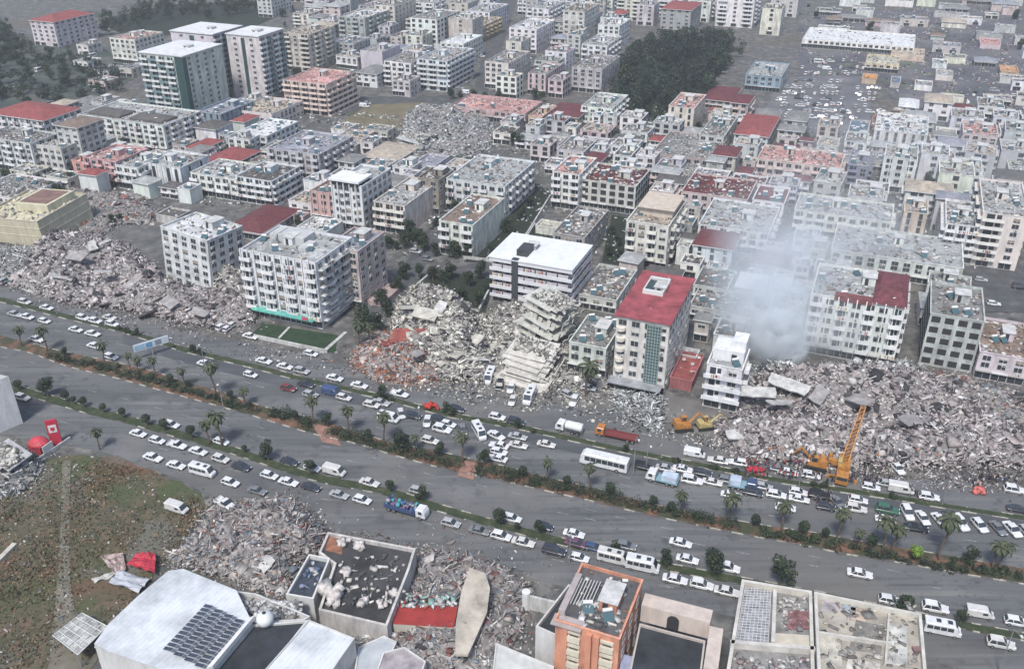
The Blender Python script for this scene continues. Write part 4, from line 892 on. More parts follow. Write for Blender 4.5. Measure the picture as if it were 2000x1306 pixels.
        b.hexa([(-.36, -.73, zr-.06), (.5, -.73, zr-.06), (.5, .73, zr-.06), (-.36, .73, zr-.06)], [(-.25, -.62, zr), (.38, -.62, zr), (.38, .62, zr), (-.25, .62, zr)])
        wx = L*.62; hz = zb-.35; wr = (.36, WHEEL); tz = zb-.25
    out.append(('body', b, 'P')); out.append(('windows', g, [GLASS]))
    V = [('body', b, 'P', None)], L, hw, wx, hz, tz, wr, g
    return V
def make_vehicle(kind, colour):
    key = (kind, colour)
    if key not in VM:
        V, L, hw, wx, hz, tz, wr, g = car_parts(kind)
        items = [('body', V[0][1].mesh('body', [PAINT[colour]]), None), ('windows', g.mesh('windows', [GLASS]), None)]
        for x in (-wx, wx):
            for s in (-1, 1): items.append(('wheel', wr[1], (x, s*(hw-.08), wr[0])))
        for s in (-1, 1):
            q = MB(); q.box(L-.12, L+.0, s*hw*.62-.17, s*hw*.62+.17, hz, hz+.16); items.append(('headlight', q.mesh('headlight', [HEADL]), None))
            q = MB(); q.box(-L-.015, -L+.06, s*hw*.68-.14, s*hw*.68+.14, tz-.05, tz+.12); items.append(('tail_light', q.mesh('tail_light', [TAILL]), None))
        VM[key] = items
    root = obj({'sedan': 'parked_car', 'hatchback': 'parked_car', 'suv': 'parked_car'}.get(kind, kind), None)
    for nm, me, loc in VM[key]: obj(nm, me, root, loc)
    return root
def road_heading(x): return -23+max(0, min(1, (x-600)/1400))*8
def head_px(x, y, dx, dy):
    a, b = px(x, y), px(x+dx, y+dy); return math.degrees(math.atan2(b.y-a.y, b.x-a.x))
def place(root, x, y, hd=None, z=.02, rz=None):
    p = px(x, y); root.location = (p.x, p.y, z)
    root.rotation_euler = (0, 0, math.radians(road_heading(x) if hd is None else hd)+R.uniform(-.03, .03))
    return root
VG = 'vehicles on and beside the avenue'
def cars(where, s, group=VG, z=.03):
    """'x y colour kind [heading]' separated by ; heading r = reversed, or dx/dy in picture pixels"""
    for q in s.split(';'):
        t = q.split()
        if not t: continue
        x, y = float(t[0]), float(t[1]); c = {'w': 'white', 's': 'silver', 'g': 'grey', 'k': 'black', 'd': 'dark', 'r': 'red', 'b': 'blue', 'o': 'orange', 'c': 'cyan', 'u': 'purple', 'n': 'green'}[t[2]]
        kd = {'s': 'sedan', 'h': 'hatchback', 'v': 'van', 'u': 'suv', 'm': 'minibus', 'c': 'coach', 'p': 'pickup'}[t[3]]
        if kd == 'sedan' and (int(x)*7+int(y)) % 10 < 3: kd = 'hatchback'
        if c == 'white' and (int(x)*3+int(y)*5) % 11 < 2: c = 'cream'
        hd = None
        if len(t) > 4:
            if t[4] == 'r': hd = road_heading(x)+180
            elif '/' in t[4]: hd = head_px(x, y, *[float(e) for e in t[4].split('/')])
            else: hd = float(t[4])
        o = make_vehicle(kd, c); place(o, x, y+4, hd, z); sc_ = R.uniform(.94, 1.06); o.scale = (sc_, sc_*R.uniform(.97, 1.03), sc_*R.uniform(.96, 1.05))
        nice = {'sedan': 'saloon car', 'hatchback': 'hatchback', 'suv': 'estate car', 'van': 'panel van', 'minibus': 'minibus', 'coach': 'coach', 'pickup': 'pickup truck'}[kd]
        cn = {'dark': 'dark blue', 'blue': 'mid blue', 'silver': 'silver grey', 'grey': 'dark grey'}.get(c, c)
        queue_label(o, x, '%s %s' % (cn, nice), where, group, {'sedan': 'car', 'hatchback': 'car', 'suv': 'car'}.get(kd, kd))
cars('on the far service road', '49 589 w h;30 613 s s;92 600 w s;88 626 w h;54 618 w s;163 620 w s;187 626 w h;215 619 w s;220 632 w s;434 637 w h 40/-26;446 640 w s 40/-28;456 633 w h 40/-28;490 656 w s;516 704 w s;557 715 w s;590 724 s h;608 690 w h;654 738 w s;702 752 w s;780 769 w p;890 798 d s;971 814 w h;1008 824 d u;1356 886 w v;1402 899 w s r;1441 903 w h r;1538 922 w s;1582 928 w s;1700 951 w h;1730 944 s s;1813 970 w s;1980 956 w u;1986 994 d s;1758 956 w v;1520 915 g s')
cars('on the far carriageway of the avenue', '149 643 w s;182 651 w s;73 662 w s;187 675 w s;218 696 w s;402 710 w s;490 731 w s;598 750 d s;607 770 s h;649 766 b v;672 776 w s;564 758 r h;726 790 w s;744 786 s s;760 817 w v;784 808 w h 6/14;807 812 d s;835 823 w h -4/16;859 822 d u;876 828 w s;864 838 w u;904 838 g s 4/16;840 860 w s;969 850 w s 30/14;975 870 w s r;974 882 w h;972 895 w s r;1011 852 s s;1012 869 w s;1067 867 w s;1256 912 k u;1300 914 s s;1333 916 w s;1351 938 w u;1391 941 w s;1371 924 d s;1427 966 w s;1420 938 g h;1515 966 w s;1558 961 w h;1560 974 w s;1533 991 w s;1600 968 k u;1634 980 g s 20/20;1612 990 d h;1675 976 w s;1671 993 w u;1729 1014 w s;1732 996 n u;1788 1031 k s;1470 962 d s;1490 950 s h;936 845 w m 30/52')
cars('parked nose-in near the right edge', '1771 1002 w u 20/40;1801 1011 w s 28/38;1834 1015 w s 32/36;1873 1022 w u 34/36;1912 1026 w s 34/36;1948 1031 g s 32/34;1976 1034 w s 32/34;2003 1038 s h 32/34', group='cars parked nose-in near the right edge')
cars('standing in front of the collapsed blocks', '956 737 w m -14/30;976 752 k u -8/24;998 757 w s -8/22;1001 781 w s -10/26;1034 776 w m -14/32;1121 783 w u -12/26;1150 757 w h;1110 770 s s 20/10;1230 700 k h;1752 914 w s 20/24')
cars('on the near service road', '271 846 w s;308 860 w h;347 869 w p;388 881 w s;432 896 w s;472 911 d s;300 893 w s;345 908 w s;397 922 w m;451 942 w h;503 958 g s;527 928 w h;564 941 w s;608 951 d s;663 966 s s;708 976 w s;45 776 w s;881 1022 s h;936 1036 g s;979 1047 w s;1022 1059 w s;1082 1076 d u;1131 1089 w h;1198 1092 w m;1255 1107 w m;1318 1131 w s;1370 1142 w u;1419 1155 w s;1838 1230 w m;1953 1257 w u')
cars('on the near carriageway of the avenue', '336 829 w s;433 862 w h;566 901 d s;611 913 w s;654 921 w v;722 942 w s;817 958 s h;1000 1012 w h;1121 1042 w s;1126 1061 u s;1160 1069 b h;1329 1060 w s;1342 1092 w s;1422 1109 w u;1678 1120 w s;1737 1172 w s;1825 1187 w u;1912 1198 w v;1984 1214 w s;1222 1066 g h;1062 1028 d s')
cars('in the field beside the wrecked yard', '347 993 w v;441 984 w p 20/12')
# cars in the town streets and lots
cars('in the dim street at the upper left', '170 100 w m 8/-2;182 108 w m 8/-2;186 118 s m 8/-2;80 136 w m 8/-2;60 146 s s;20 168 s s;210 165 g s;188 176 s s', group='cars in the town')
cars('along the street right of the white corner block', '925 92 w h 10/-14;938 78 s s 10/-14;948 62 w s 10/-14;930 118 g h;905 158 w s;912 180 w v;898 170 s s;958 40 w s 10/-14;940 108 w s;890 186 g h;920 140 d s', group='cars in the town')
cars('beside the sand-coloured block', '662 212 w m 30/-14;672 206 s s 30/-14;680 198 w s 30/-14;668 220 s u 30/-14;690 188 s s;712 206 w v;718 200 s h', group='cars in the town')
def lot(where, x0, x1, y0, y1, n, seed, group):
    r_ = random.Random(seed); s = []
    rows = max(2, int((y1-y0)/11))
    for i in range(n):
        row = r_.randrange(rows); y = y0+(row+.5)*(y1-y0)/rows+r_.uniform(-2, 2); x = x0+(x1-x0)*(i+r_.uniform(.1, .9))/n
        s.append('%.0f %.0f %s %s %d' % (x, y, r_.choice('wwwwwwssgdw'), r_.choice('sshhu'), r_.choice((68, 68, 68, -22, 60))))
    cars(where, ';'.join(s), group)
lot('in the crowded car park', 1515, 1645, 150, 232, 110, 3, 'cars in the town')
lot('in the scrap yard right of the crowded car park', 1672, 1720, 165, 232, 24, 4, 'cars in the town')
lot('in the court right of the crowded car park', 1640, 1675, 200, 245, 14, 5, 'cars in the town')
cars('in the yard beyond the yellow hall', '1815 64 w s;1830 60 s s;1855 98 w v;1890 120 s s;1940 175 s u;1600 120 w m;1615 133 w v;1650 140 s s;1780 90 s s;1800 225 w s;1820 215 g u;1950 60 s h', group='cars in the town')
cars('in the grey court at the right', '1940 592 w s;1990 560 d u;1915 545 s h', group='cars in the town')
cars('in the lane behind the modern white block', '812 490 s h;835 505 g s;905 495 w s', group='cars in the town')
lot('in the yard by the torn roof', 1825, 1990, 180, 235, 34, 8, 'cars in the town')
lot('in the yard below the white warehouse', 1565, 1690, 112, 148, 22, 9, 'cars in the town')
lot('among the wreckage at the left edge', 2, 66, 518, 556, 12, 11, 'cars in the town')

# ---- trucks and machines
def truck(name, label, cat, x, y, hd, cabc, cargo, L=7.0):
    t = obj(name, None); tag(t, label, cat, VG); place(t, x, y+4, hd)
    b = MB(); b.box(-L/2, L/2-2.2, -.45, .45, .55, .85); b.build('chassis', STEEL, t)
    c = MB(); c.loft([ring(xx, q, .55, z1, .14) for xx, q, z1 in ((L/2-2.1, 1.12, 2.5), (L/2-.5, 1.15, 2.55), (L/2-.1, 1.1, 1.9), (L/2, 1.05, 1.3))]); cb = c.build('cab', PAINT[cabc], t)
    g = MB(); g.hexa([(L/2-.12, -1, 1.55), (L/2-.05, -1, 1.5), (L/2-.05, 1, 1.5), (L/2-.12, 1, 1.55)], [(L/2-.5, -.95, 2.35), (L/2-.38, -.95, 2.35), (L/2-.38, .95, 2.35), (L/2-.5, .95, 2.35)])
    for s in (-1, 1): a, e = sorted((s*1.13, s*1.17)); g.box(L/2-1.5, L/2-.65, a, e, 1.5, 2.25)
    g.build('windscreen', GLASS, cb)
    for xx in (L/2-1.2, -L/2+1.0, -L/2+2.2):
        for s in (-1, 1): obj('wheel', BIGW, t, (xx, s*1.0, .48))
    x0, x1 = -L/2, L/2-2.3; rr = random.Random(int(x))
    if cargo == 'box':
        m = MB(); m.box(x0, x1, -1.2, 1.2, .9, 3.1); m.box(x0-.03, x1+.03, -1.23, 1.23, 3.1, 3.18); m.build('cargo_box', mat((.60, .61, .61), .6, .15, name='box_white'), t)
    elif cargo == 'tank':
        m = MB(); k = 14; m.loft([[(xx, r_*1.15*math.cos(6.283*i/k), 1.95+r_*.95*math.sin(6.283*i/k)) for i in range(k)] for xx, r_ in ((x0, .8), (x0+.25, 1), (x1-.25, 1), (x1, .8))]); m.box(x0+.8, x0+1.4, -.3, .3, 2.85, 3.05); m.build('tank', mat((.60, .61, .62), .4, .15, name='tank_white'), t)
    elif cargo in ('load', 'flat', 'cyan'):
        m = MB(); m.box(x0, x1, -1.2, 1.2, .9, 1.05); sd = .9 if cargo == 'load' else .25
        for y0 in (-1.2, 1.12): m.box(x0, x1, y0, y0+.08, 1.05, 1.05+sd)
        m.box(x0, x0+.08, -1.12, 1.12, 1.05, 1.05+sd); m.build('load_bed', PAINT['blue'] if cargo == 'load' else PAINT['red'] if cargo == 'flat' else PAINT['cyan'], t)
        if cargo == 'load':
            rng = np.random.default_rng(9); n = 60; Pp = np.stack([rng.uniform(x0+.4, x1-.3, n), rng.uniform(-1, 1, n), rng.uniform(1.2, 2.6, n)], 1); S = rng.uniform(.3, .9, (n, 3)); E = rng.uniform(-.6, .6, (n, 3))
            V, F = chunk_arrays(Pp, S, E, rng); tn = np.array([(.08, .3, .35), (.05, .09, .25), (.3, .3, .32), (.16, .1, .2), (.1, .1, .1)])[rng.integers(0, 5, n)]
            ld = obj('household_load', np_mesh('household_load', V, F, np.repeat(tn, 6, 0)), t); ld['kind'] = 'stuff'
        if cargo == 'cyan': m = MB(); m.box(x0+.3, x1-1.2, -1.1, 1.1, 1.3, 2.5); m.build('crate_load', mat((.45, .52, .62), .5, .2, name='load_white'), t); m = MB(); m.box(x0+.1, x0+1.3, -.9, .9, 1.3, 2.2); m.build('tarpaulin', PAINT['cyan'], t)
    return t
truck('tank_truck', 'small white tank truck on the far service road beside the green verge', 'truck', 1112, 839, 158, 'white', 'tank', 6.5)
truck('flatbed_truck', 'orange cab truck with long red flatbed beyond the coach', 'truck', 1204, 851, 158, 'orange', 'flat', 10)
truck('cargo_truck', 'blue truck with white cab heaped with household goods on near service road', 'truck', 795, 997, None, 'white', 'load', 9.5)
truck('flatbed_truck', 'white truck with cyan and white load near the crane on the avenue', 'truck', 1293, 937, 158, 'white', 'cyan', 7)
truck('cargo_truck', 'pale blue open truck among the jammed cars below the red crowd', 'truck', 1450, 950, None, 'blue', 'cyan', 6)
c_ = make_vehicle('coach', 'white'); place(c_, 1180, 911, 158); tag(c_, 'large white coach with dark window band standing on the avenue', 'coach', VG)

YEL = mat((.42, .19, .05), .5, .3, 1.5, name='machine_orange'); YL2 = mat((.42, .34, .15), .5, .3, 1.5, name='machine_yellow')
def excavator(label, x, y, hd, m, arm, sc=1.0, z=.05):
    t = obj('excavator', None); tag(t, label, 'excavator', 'rescue machines'); place(t, x, y, hd, z); t.scale = (sc,)*3
    for s in (-1, 1):
        b = MB(); n = 8; pr = [(-1.9, .05), (1.9, .05), (2.2, .45), (1.9, .85), (-1.9, .85), (-2.2, .45)]
        b.loft([[(a, yy, c) for a, c in pr] for yy in (s*1.25-.28, s*1.25+.28)]); b.build('track', TYRE, t)
    b = MB(); b.box(-1.9, 1.5, -1.25, 1.25, .95, 1.7); b.hexa([(-2.1, -1.25, 1.0), (-.6, -1.25, 1.0), (-.6, 1.25, 1.0), (-2.1, 1.25, 1.0)], [(-2.0, -1.2, 2.4), (-.6, -1.2, 2.4), (-.6, 1.2, 2.4), (-2.0, 1.2, 2.4)]); b.build('body', m, t)
    b = MB(); b.hexa([(-.4, .2, 1.7), (1.3, .2, 1.7), (1.3, 1.2, 1.7), (-.4, 1.2, 1.7)], [(-.3, .25, 3.0), (.9, .25, 3.0), (.9, 1.15, 3.0), (-.3, 1.15, 3.0)]); cb = b.build('cab', m, t)
    b = MB(); b.box(-.2, .8, .15, 1.25, 2.0, 2.85); b.hexa([(1.25, .3, 1.8), (1.33, .3, 1.8), (1.33, 1.1, 1.8), (1.25, 1.1, 1.8)], [(.9, .3, 2.9), (.98, .3, 2.9), (.98, 1.1, 2.9), (.9, 1.1, 2.9)]); b.build('window', GLASS, cb)
    pts = arm
    for nm, i, r in (('boom', 0, .3), ('dipper_arm', 1, .2)):
        b = MB(); b.tube((pts[i][0], -.35, pts[i][1]), (pts[i+1][0], -.35, pts[i+1][1]), r*1.1, r*.75, 6); b.build(nm, m, t)
    e = pts[2]; b = MB(); pr = [(0, 0), (.5, -.3), (.6, -.9), (.1, -1.2), (-.4, -.9), (-.1, -.5)]
    b.loft([[(e[0]+a, yy, e[1]+c) for a, c in pr] for yy in (-.85, .15)]); b.build('bucket', STEEL, t)
    return t
excavator('orange tracked excavator below the slim white house, arm over the rubble', 1333, 838, 10, YEL, ((1.2, 1.8), (3.4, 4.3), (5.6, 1.6)), 1.05)
excavator('pale yellow excavator digging at the rubble beside the slim white house', 1376, 836, 12, YL2, ((1.2, 1.8), (3.6, 3.8), (5.8, 1.8)), .95)
excavator('rust-orange excavator parked behind the white cars beside the tall crane', 1592, 912, 158, YEL, ((1.2, 1.8), (3.0, 3.6), (4.8, 1.3)), 1.15)
excavator('small orange digger at the foot of the crane machine right of rubble', 1625, 905, 70, YEL, ((1.2, 1.8), (3.0, 3.9), (4.5, 1.8)), .8)
# the tall orange telescopic crane truck
t = obj('crane_truck', None); tag(t, 'tall orange crane truck with its lattice boom raised over the right rubble', 'crane', 'rescue machines'); place(t, 1645, 925, head_px(1645, 925, 4, -40))
b = MB(); b.box(-5, 5, -1.3, 1.3, .7, 1.35); b.box(-5, -2.5, -1.25, 1.25, 1.35, 2.6); b.build('chassis', YEL, t)
b = MB(); b.box(-4.9, -3.3, -1.31, 1.31, 1.9, 2.5); b.box(-5.03, -4.9, -1.1, 1.1, 1.7, 2.5); b.build('cab_glass', GLASS, t)
for xx in (-3.8, -1.8, 1.8, 3.6):
    for s in (-1, 1): obj('wheel', BIGW, t, (xx, s*1.15, .48))
for xx in (-2.6, 4.4):
    for s in (-1, 1): b = MB(); b.box(xx-.15, xx+.15, min(s*1.3, s*2.9), max(s*1.3, s*2.9), .8, 1.05); b.box(xx-.3, xx+.3, s*2.8-.3, s*2.8+.3, 0, .8); b.build('outrigger', YEL, t)
b = MB(); b.box(-1.6, 3.2, -1.25, 1.25, 1.4, 2.9); b.build('slewing_body', YEL, t)
b = MB(); b.box(-1.2, .6, .5, 1.35, 2.9, 3.9); b.build('operator_cab', YL2, t)
A0, A1 = Vector((1.0, 0, 2.6)), Vector((7.5, -1.6, 13.5)); b = MB(); u = (A1-A0).normalized(); s1 = u.cross(Vector((0, 1, 0))).normalized()*.45; s2 = Vector((0, .5, 0))
C4 = [s1+s2, s1-s2, -s1-s2, -s1+s2]
for c in C4: b.tube(A0+c*1.5, A1+c*.9, .16, .13, 4)
K = 14
for i in range(K):
    for j in range(4): b.tube(A0.lerp(A1, i/K)+C4[j]*(1.5-.6*i/K), A0.lerp(A1, (i+1)/K)+C4[(j+1) % 4]*(1.5-.6*(i+1)/K), .11, .11, 4)
b.build('boom', YEL, t)
b = MB(); b.tube(A1, A1-Vector((0, 0, 5)), .05, .05, 5); b.box(A1.x-.3, A1.x+.3, A1.y-.3, A1.y+.3, A1.z-5.8, A1.z-5); b.build('hook_cable', STEEL, t)
# ================================================================ TREES AND PLANTS
def leaf_mesh(name, centres, radii, n, leaf, seed, tones, flat=.8, shell=.55, m=LEAF):
    rng = np.random.default_rng(seed); K = len(centres); c = np.array(centres, float); r = np.array(radii, float)
    pw = r**2; pick = rng.choice(K, n, p=pw/pw.sum()); d = rng.normal(size=(n, 3)); d /= np.linalg.norm(d, axis=1)[:, None]
    rad = r[pick]*(shell+(1-shell)*rng.uniform(0, 1, n)**.5)*rng.uniform(.85, 1.12, n); Pp = c[pick]+d*rad[:, None]*np.array([1, 1, flat])
    keep = Pp[:, 2] > .05; Pp, d, pick = Pp[keep], d[keep], pick[keep]; n = len(Pp)
    nrm = d+rng.normal(0, .45, (n, 3)); nrm /= np.linalg.norm(nrm, axis=1)[:, None]; u = np.cross(nrm, rng.normal(size=(n, 3))); u /= np.linalg.norm(u, axis=1)[:, None]; v = np.cross(nrm, u)
    s = leaf*rng.uniform(.6, 1.4, n)[:, None]
    V = np.stack([Pp-u*s, Pp-v*s*.7, Pp+u*s, Pp+v*s*.7], 1).reshape(-1, 3); F = np.arange(n*4).reshape(-1, 4)
    ct = np.array(tones)[rng.integers(0, len(tones), K)]; t = ct[pick]*rng.uniform(.65, 1.35, (n, 1))
    return np_mesh(name, V, F, t, m)
DKG = [(.014, .026, .015), (.022, .037, .018), (.032, .048, .022)]; MDG = [(.028, .048, .02), (.042, .062, .024), (.06, .075, .034)]; BRG = [(.12, .21, .03), (.15, .24, .04)]; OLV = [(.10, .11, .045), (.13, .12, .05), (.07, .085, .03)]; PLM = [(.03, .045, .022), (.05, .062, .03), (.075, .078, .042)]
TM = {}
def tree_mesh(kind, v):
    k = (kind, v)
    if k in TM: return TM[k]
    r = random.Random(hash(kind) % 97 if False else sum(map(ord, kind))+v*31)
    if kind == 'tree':
        cs, rs = [], []
        for i in range(13): a = r.uniform(0, 6.28); q = r.uniform(0, 1.5); cs.append((q*math.cos(a), q*math.sin(a), r.uniform(2.2, 5.2)-q*.5)); rs.append(r.uniform(.6, 1.25))
        cr = leaf_mesh('crown', cs, rs, 1500, .17, v+3, DKG if v % 2 else DKG+MDG[:1]); tr = MB(); tr.tube((0, 0, -.1), (0, 0, 2.6), .2, .12)
        for i in range(5): a = i*1.3+v; tr.tube((0, 0, 1.6+.2*i), (1.1*math.cos(a), 1.1*math.sin(a), 3.4+.2*i), .09, .03, 5)
    elif kind == 'topiary':
        cs = [(0, 0, 2.2)]+[(.45*math.cos(i*1.05+v), .45*math.sin(i*1.05+v), 2.15+.35*math.sin(i*2.1)) for i in range(6)]; rs = [1.05]+[.62]*6
        cr = leaf_mesh('crown', cs, rs, 900, .13, v+20, BRG if v == 9 else DKG+MDG[:1], .95, .8); tr = MB(); tr.tube((0, 0, -.1), (0, 0, 1.7), .12, .08)
    elif kind == 'bush':
        cs, rs = [], []
        for i in range(7): cs.append((r.uniform(-.9, .9), r.uniform(-.7, .7), r.uniform(.2, .9))); rs.append(r.uniform(.4, .75))
        cr = leaf_mesh('crown', cs, rs, 600, .13, v+40, OLV if v == 5 else DKG+MDG, .9); tr = MB(); tr.tube((0, 0, -.1), (0, 0, .6), .08, .05)
    elif kind == 'palm':
        h = 5.2+v*.5; tr = MB(); bend = r.uniform(-.35, .35); pts = [(bend*(z/h)**2, .2*math.sin(z), z) for z in np.linspace(-.1, h, 6)]
        for a, b_ in zip(pts, pts[1:]): tr.tube(a, b_, .19-.012*a[2]*.5, .19-.012*b_[2]*.5, 7)
        V, F, T = [], [], []; top = Vector(pts[-1])
        for i in range(20):
            a = i*2.399; el = .95-.09*i+r.uniform(-.15, .15); L = r.uniform(1.9, 2.6); d = Vector((math.cos(a), math.sin(a), 0)); prev = top.copy(); sd = Vector((-d.y, d.x, 0)); seg = 5; ang_ = el
            for q in range(seg):
                nx = prev+(d*math.cos(ang_)+Vector((0, 0, math.sin(ang_))))*L/seg; w0 = .30*math.sin((q+.4)/seg*3.0)+.05; w1 = .30*math.sin(min(3.1, (q+1.4)/seg*3.0))+.02
                for s in (-1, 1):
                    n0 = len(V); dz = Vector((0, 0, -.12)); V += [prev, nx, nx+sd*s*w1+dz, prev+sd*s*w0+dz]; F.append((n0, n0+1, n0+2, n0+3)); T.append(r.choice(PLM))
                prev = nx; ang_ -= .42
        for i in range(16):   # dead skirt
            a = i*.39; n0 = len(V); d = Vector((math.cos(a), math.sin(a), 0)); V += [top, top+d*.35-Vector((0, 0, .3)), top+d*.3-Vector((0, 0, 1.0)), top+Vector((0, 0, -.6))]; F.append((n0, n0+1, n0+2, n0+3)); T.append((.13, .10, .06))
        cr = np_mesh('crown', np.array([tuple(q) for q in V]), np.array(F), np.array(T), LEAF)
    elif kind == 'conifer':
        cs = [(r.uniform(-.1, .1), r.uniform(-.1, .1), z) for z in np.linspace(.8, 6, 9)]; rs = [max(.25, 1.0-.13*i+.1*math.sin(i*2)) for i in range(9)]
        cr = leaf_mesh('crown', cs, rs, 900, .16, v+60, DKG, 1.1); tr = MB(); tr.tube((0, 0, -.1), (0, 0, 5), .15, .05)
    TM[k] = (cr, tr.mesh('trunk', [BARK])); return TM[k]
NICE = {'tree': ('leafy_tree', 'tree'), 'topiary': ('topiary_shrub', 'shrub'), 'bush': ('bush', 'bush'), 'palm': ('palm_tree', 'palm tree'), 'conifer': ('dark_conifer', 'tree')}
STRIPS = {'planted median': (MED_F, MED_N), 'near verge': (off(NRV, -7), off(NRV, 8))}
def row_at(s, x):
    q = [tuple(float(e) for e in a.split(',')) for a in s.split(';')]
    for (x0, y0), (x1, y1) in zip(q, q[1:]):
        if x0 <= x <= x1: return y0+(y1-y0)*(x-x0)/(x1-x0)
    return q[-1][1]
def plants(kind, what, where, group, s, var=None, z=.15):
    for i, q in enumerate(s.split(';')):
        t = [float(e) for e in q.split()]
        if not t: continue
        for key, (fa, ne) in STRIPS.items():
            if key in where and not 'far verge' in where:
                a_, b_ = row_at(fa, t[0]), row_at(ne, t[0]); t[1] = min(max(t[1], a_+(b_-a_)*.30), b_-(b_-a_)*.25)
        v = var if var is not None else i % 4; cr, tr = tree_mesh(kind, v); p = px(t[0], t[1]); sc = (t[2] if len(t) > 2 else 1)*(.97 if kind == 'palm' else 1.12 if kind == 'tree' else 1)*R.uniform(.93, 1.07)
        o = obj(NICE[kind][0], None, loc=(p.x, p.y, z), rot=(0, 0, R.uniform(0, 6.28)), scale=(sc, sc, sc*R.uniform(.95, 1.08)))
        obj('trunk', tr, o); obj('crown', cr, o); queue_label(o, t[0], what, where, group, NICE[kind][1])
plants('palm', 'slim palm tree', 'on the planted median', 'palms along the median', '44 676;92 682 1.1;207 712 1.1;255 722 .8;272 726 .9;305 736 .9;362 757 .9;421 775 1.25;480 793 1;614 828 1.2;681 836 1.1;752 862 1.1;812 866 .8;905 898 1.2;1068 925 .9;1150 945 1;1326 1000 .9;1421 1016 1.3;1524 1036 1.2;1634 1060 1.1;1675 1070 .8;1722 1078 1.3;1742 1082 1.1;1833 1094 1.4;1938 1106 1.2;1950 1108 1')
plants('topiary', 'round clipped dark shrub', 'on the planted median', 'round shrubs on the median', '335 749 .8;368 757 .7;451 781 .8;577 822 .9;719 852 .9;776 872 .7;1021 935 1;1107 934 .85;1191 962 1.05;1275 975 .95;1310 1002 .9;1474 1010 .9;1567 1042 1;1610 1050 .8')
plants('topiary', 'bright lime green rounded shrub', 'on the planted median near the right edge', 'round shrubs on the median', '1785 1094 1.15', var=9)
plants('tree', 'dense dark tree', 'on the planted median', 'trees on the median', '640 826 .62;785 882 .95;945 900 .7;128 694 .55;860 885 .6;1892 1100 .7;1700 1072 .6')
plants('bush', 'low dark bush', 'on the planted median', 'bushes on the median', '125 702 .9;298 735 .8;330 755 .9;540 812 1.3;556 816 1.2;595 830 1.3;1110 955 .9;1360 1008 .8;1545 1045 1;1592 1052 1.1;1630 1062 .8;1665 1070 .8;1862 1095 .7;230 715 .8;485 795 .8')
plants('tree', 'dark rounded tree', 'on the near verge', 'trees on the near verge', '95 764 .95;525 893 .8;607 905 .65;823 975 .6;1390 1118 1.05;1298 1100 .7;1525 1142 1.05;1765 1196 .8;1052 1038 .55;1200 1080 .5;1875 1216 .45')
plants('topiary', 'round clipped dark shrub', 'on the near verge', 'round shrubs on the near verge', '38 762 .95;130 784 .95;145 790 .7;165 795 .9;203 806 .85;241 817 .85;288 832 .95;375 856 1;322 842 1;478 884 .6')
plants('topiary', 'olive green clipped shrub', 'on the near verge, middle part', 'round shrubs on the near verge', '762 960 .9;975 1026 1.15;1010 1036 .6')
plants('palm', 'slim palm tree', 'on the near verge', 'palms along the near verge', '408 868 1;434 872 1.45')
plants('tree', 'small dark tree', 'on the far verge', 'trees on the far verge', '378 692 .45;392 695 .4;748 782 .6;870 806 .45;882 812 .45;270 656 .4;1010 838 .4;1222 884 .4')
plants('bush', 'dark bush', 'on the far verge', 'bushes on the far verge', '250 650 1;232 645 .9;262 655 .8;740 778 1;764 782 .9;1395 918 .9;1435 925 1;1320 902 .8;1040 844 .8;1610 952 .9;1745 972 1;1590 950 .7')
plants('palm', 'tall solitary palm with thick trunk', 'rising in front of the greenish house', 'palms in the town', '1145 775 1.75', z=.05)
plants('palm', 'bushy olive palm', 'at the top edge of the rough field', 'palms in the town', '195 878 .9', z=.05)
plants('palm', 'palm tree', 'beside the salmon-pink block', 'palms in the town', '702 678 1.3;722 672 1.1', z=.05)
plants('tree', 'dark garden tree', 'behind the salmon-pink block', 'trees in the town gardens', '712 645 1.2;735 650 1.1;745 600 1;775 570 .9;755 620 1;800 470 1.2;815 480 1.1;828 490 1;790 485 1;850 500 .8;885 502 1;895 505 .9;912 506 .8;790 545 1;820 545 .8', z=.05)
plants('tree', 'dark tree', 'around the dark garden lot in the centre', 'trees in the town gardens', '870 590 1;900 600 1.1;935 600 .9;860 560 .9;940 545 1;880 545 .9;915 560 .8;955 570 .8;845 548 .8;1015 500 .9;1000 470 .9;985 455 1;1020 430 .8;1035 405 .8;960 500 .8', z=.05)
plants('tree', 'dark tree', 'in the narrow garden left of the cream six-storey block', 'trees in the town gardens', '1190 500 .7;1205 480 .7;1195 460 .6;1212 505 .6', z=.05)
plants('conifer', 'dark conifer', 'beside the blue-grey low building', 'trees in the town gardens', '632 115 1.2;640 122 1.3;700 125 1.2;703 112 1.1;628 128 1.1', z=.05)
plants('tree', 'dark tree', 'among the houses at the left', 'trees in the town gardens', '150 345 1;140 360 .9;245 295 1;160 290 .9;100 350 .8;220 440 .7;235 436 .6;60 215 1.2;120 212 1.2;375 265 1', z=.05)
plants('tree', 'dark tree', 'beside the debris at the centre top', 'trees in the town gardens', '880 195 1;900 196 .9;925 198 1;950 200 .9;975 202 1;1045 195 1;1058 200 .9;1062 262 1;1440 225 1;850 285 .8;1015 290 1.1;1000 282 1.1', z=.05)
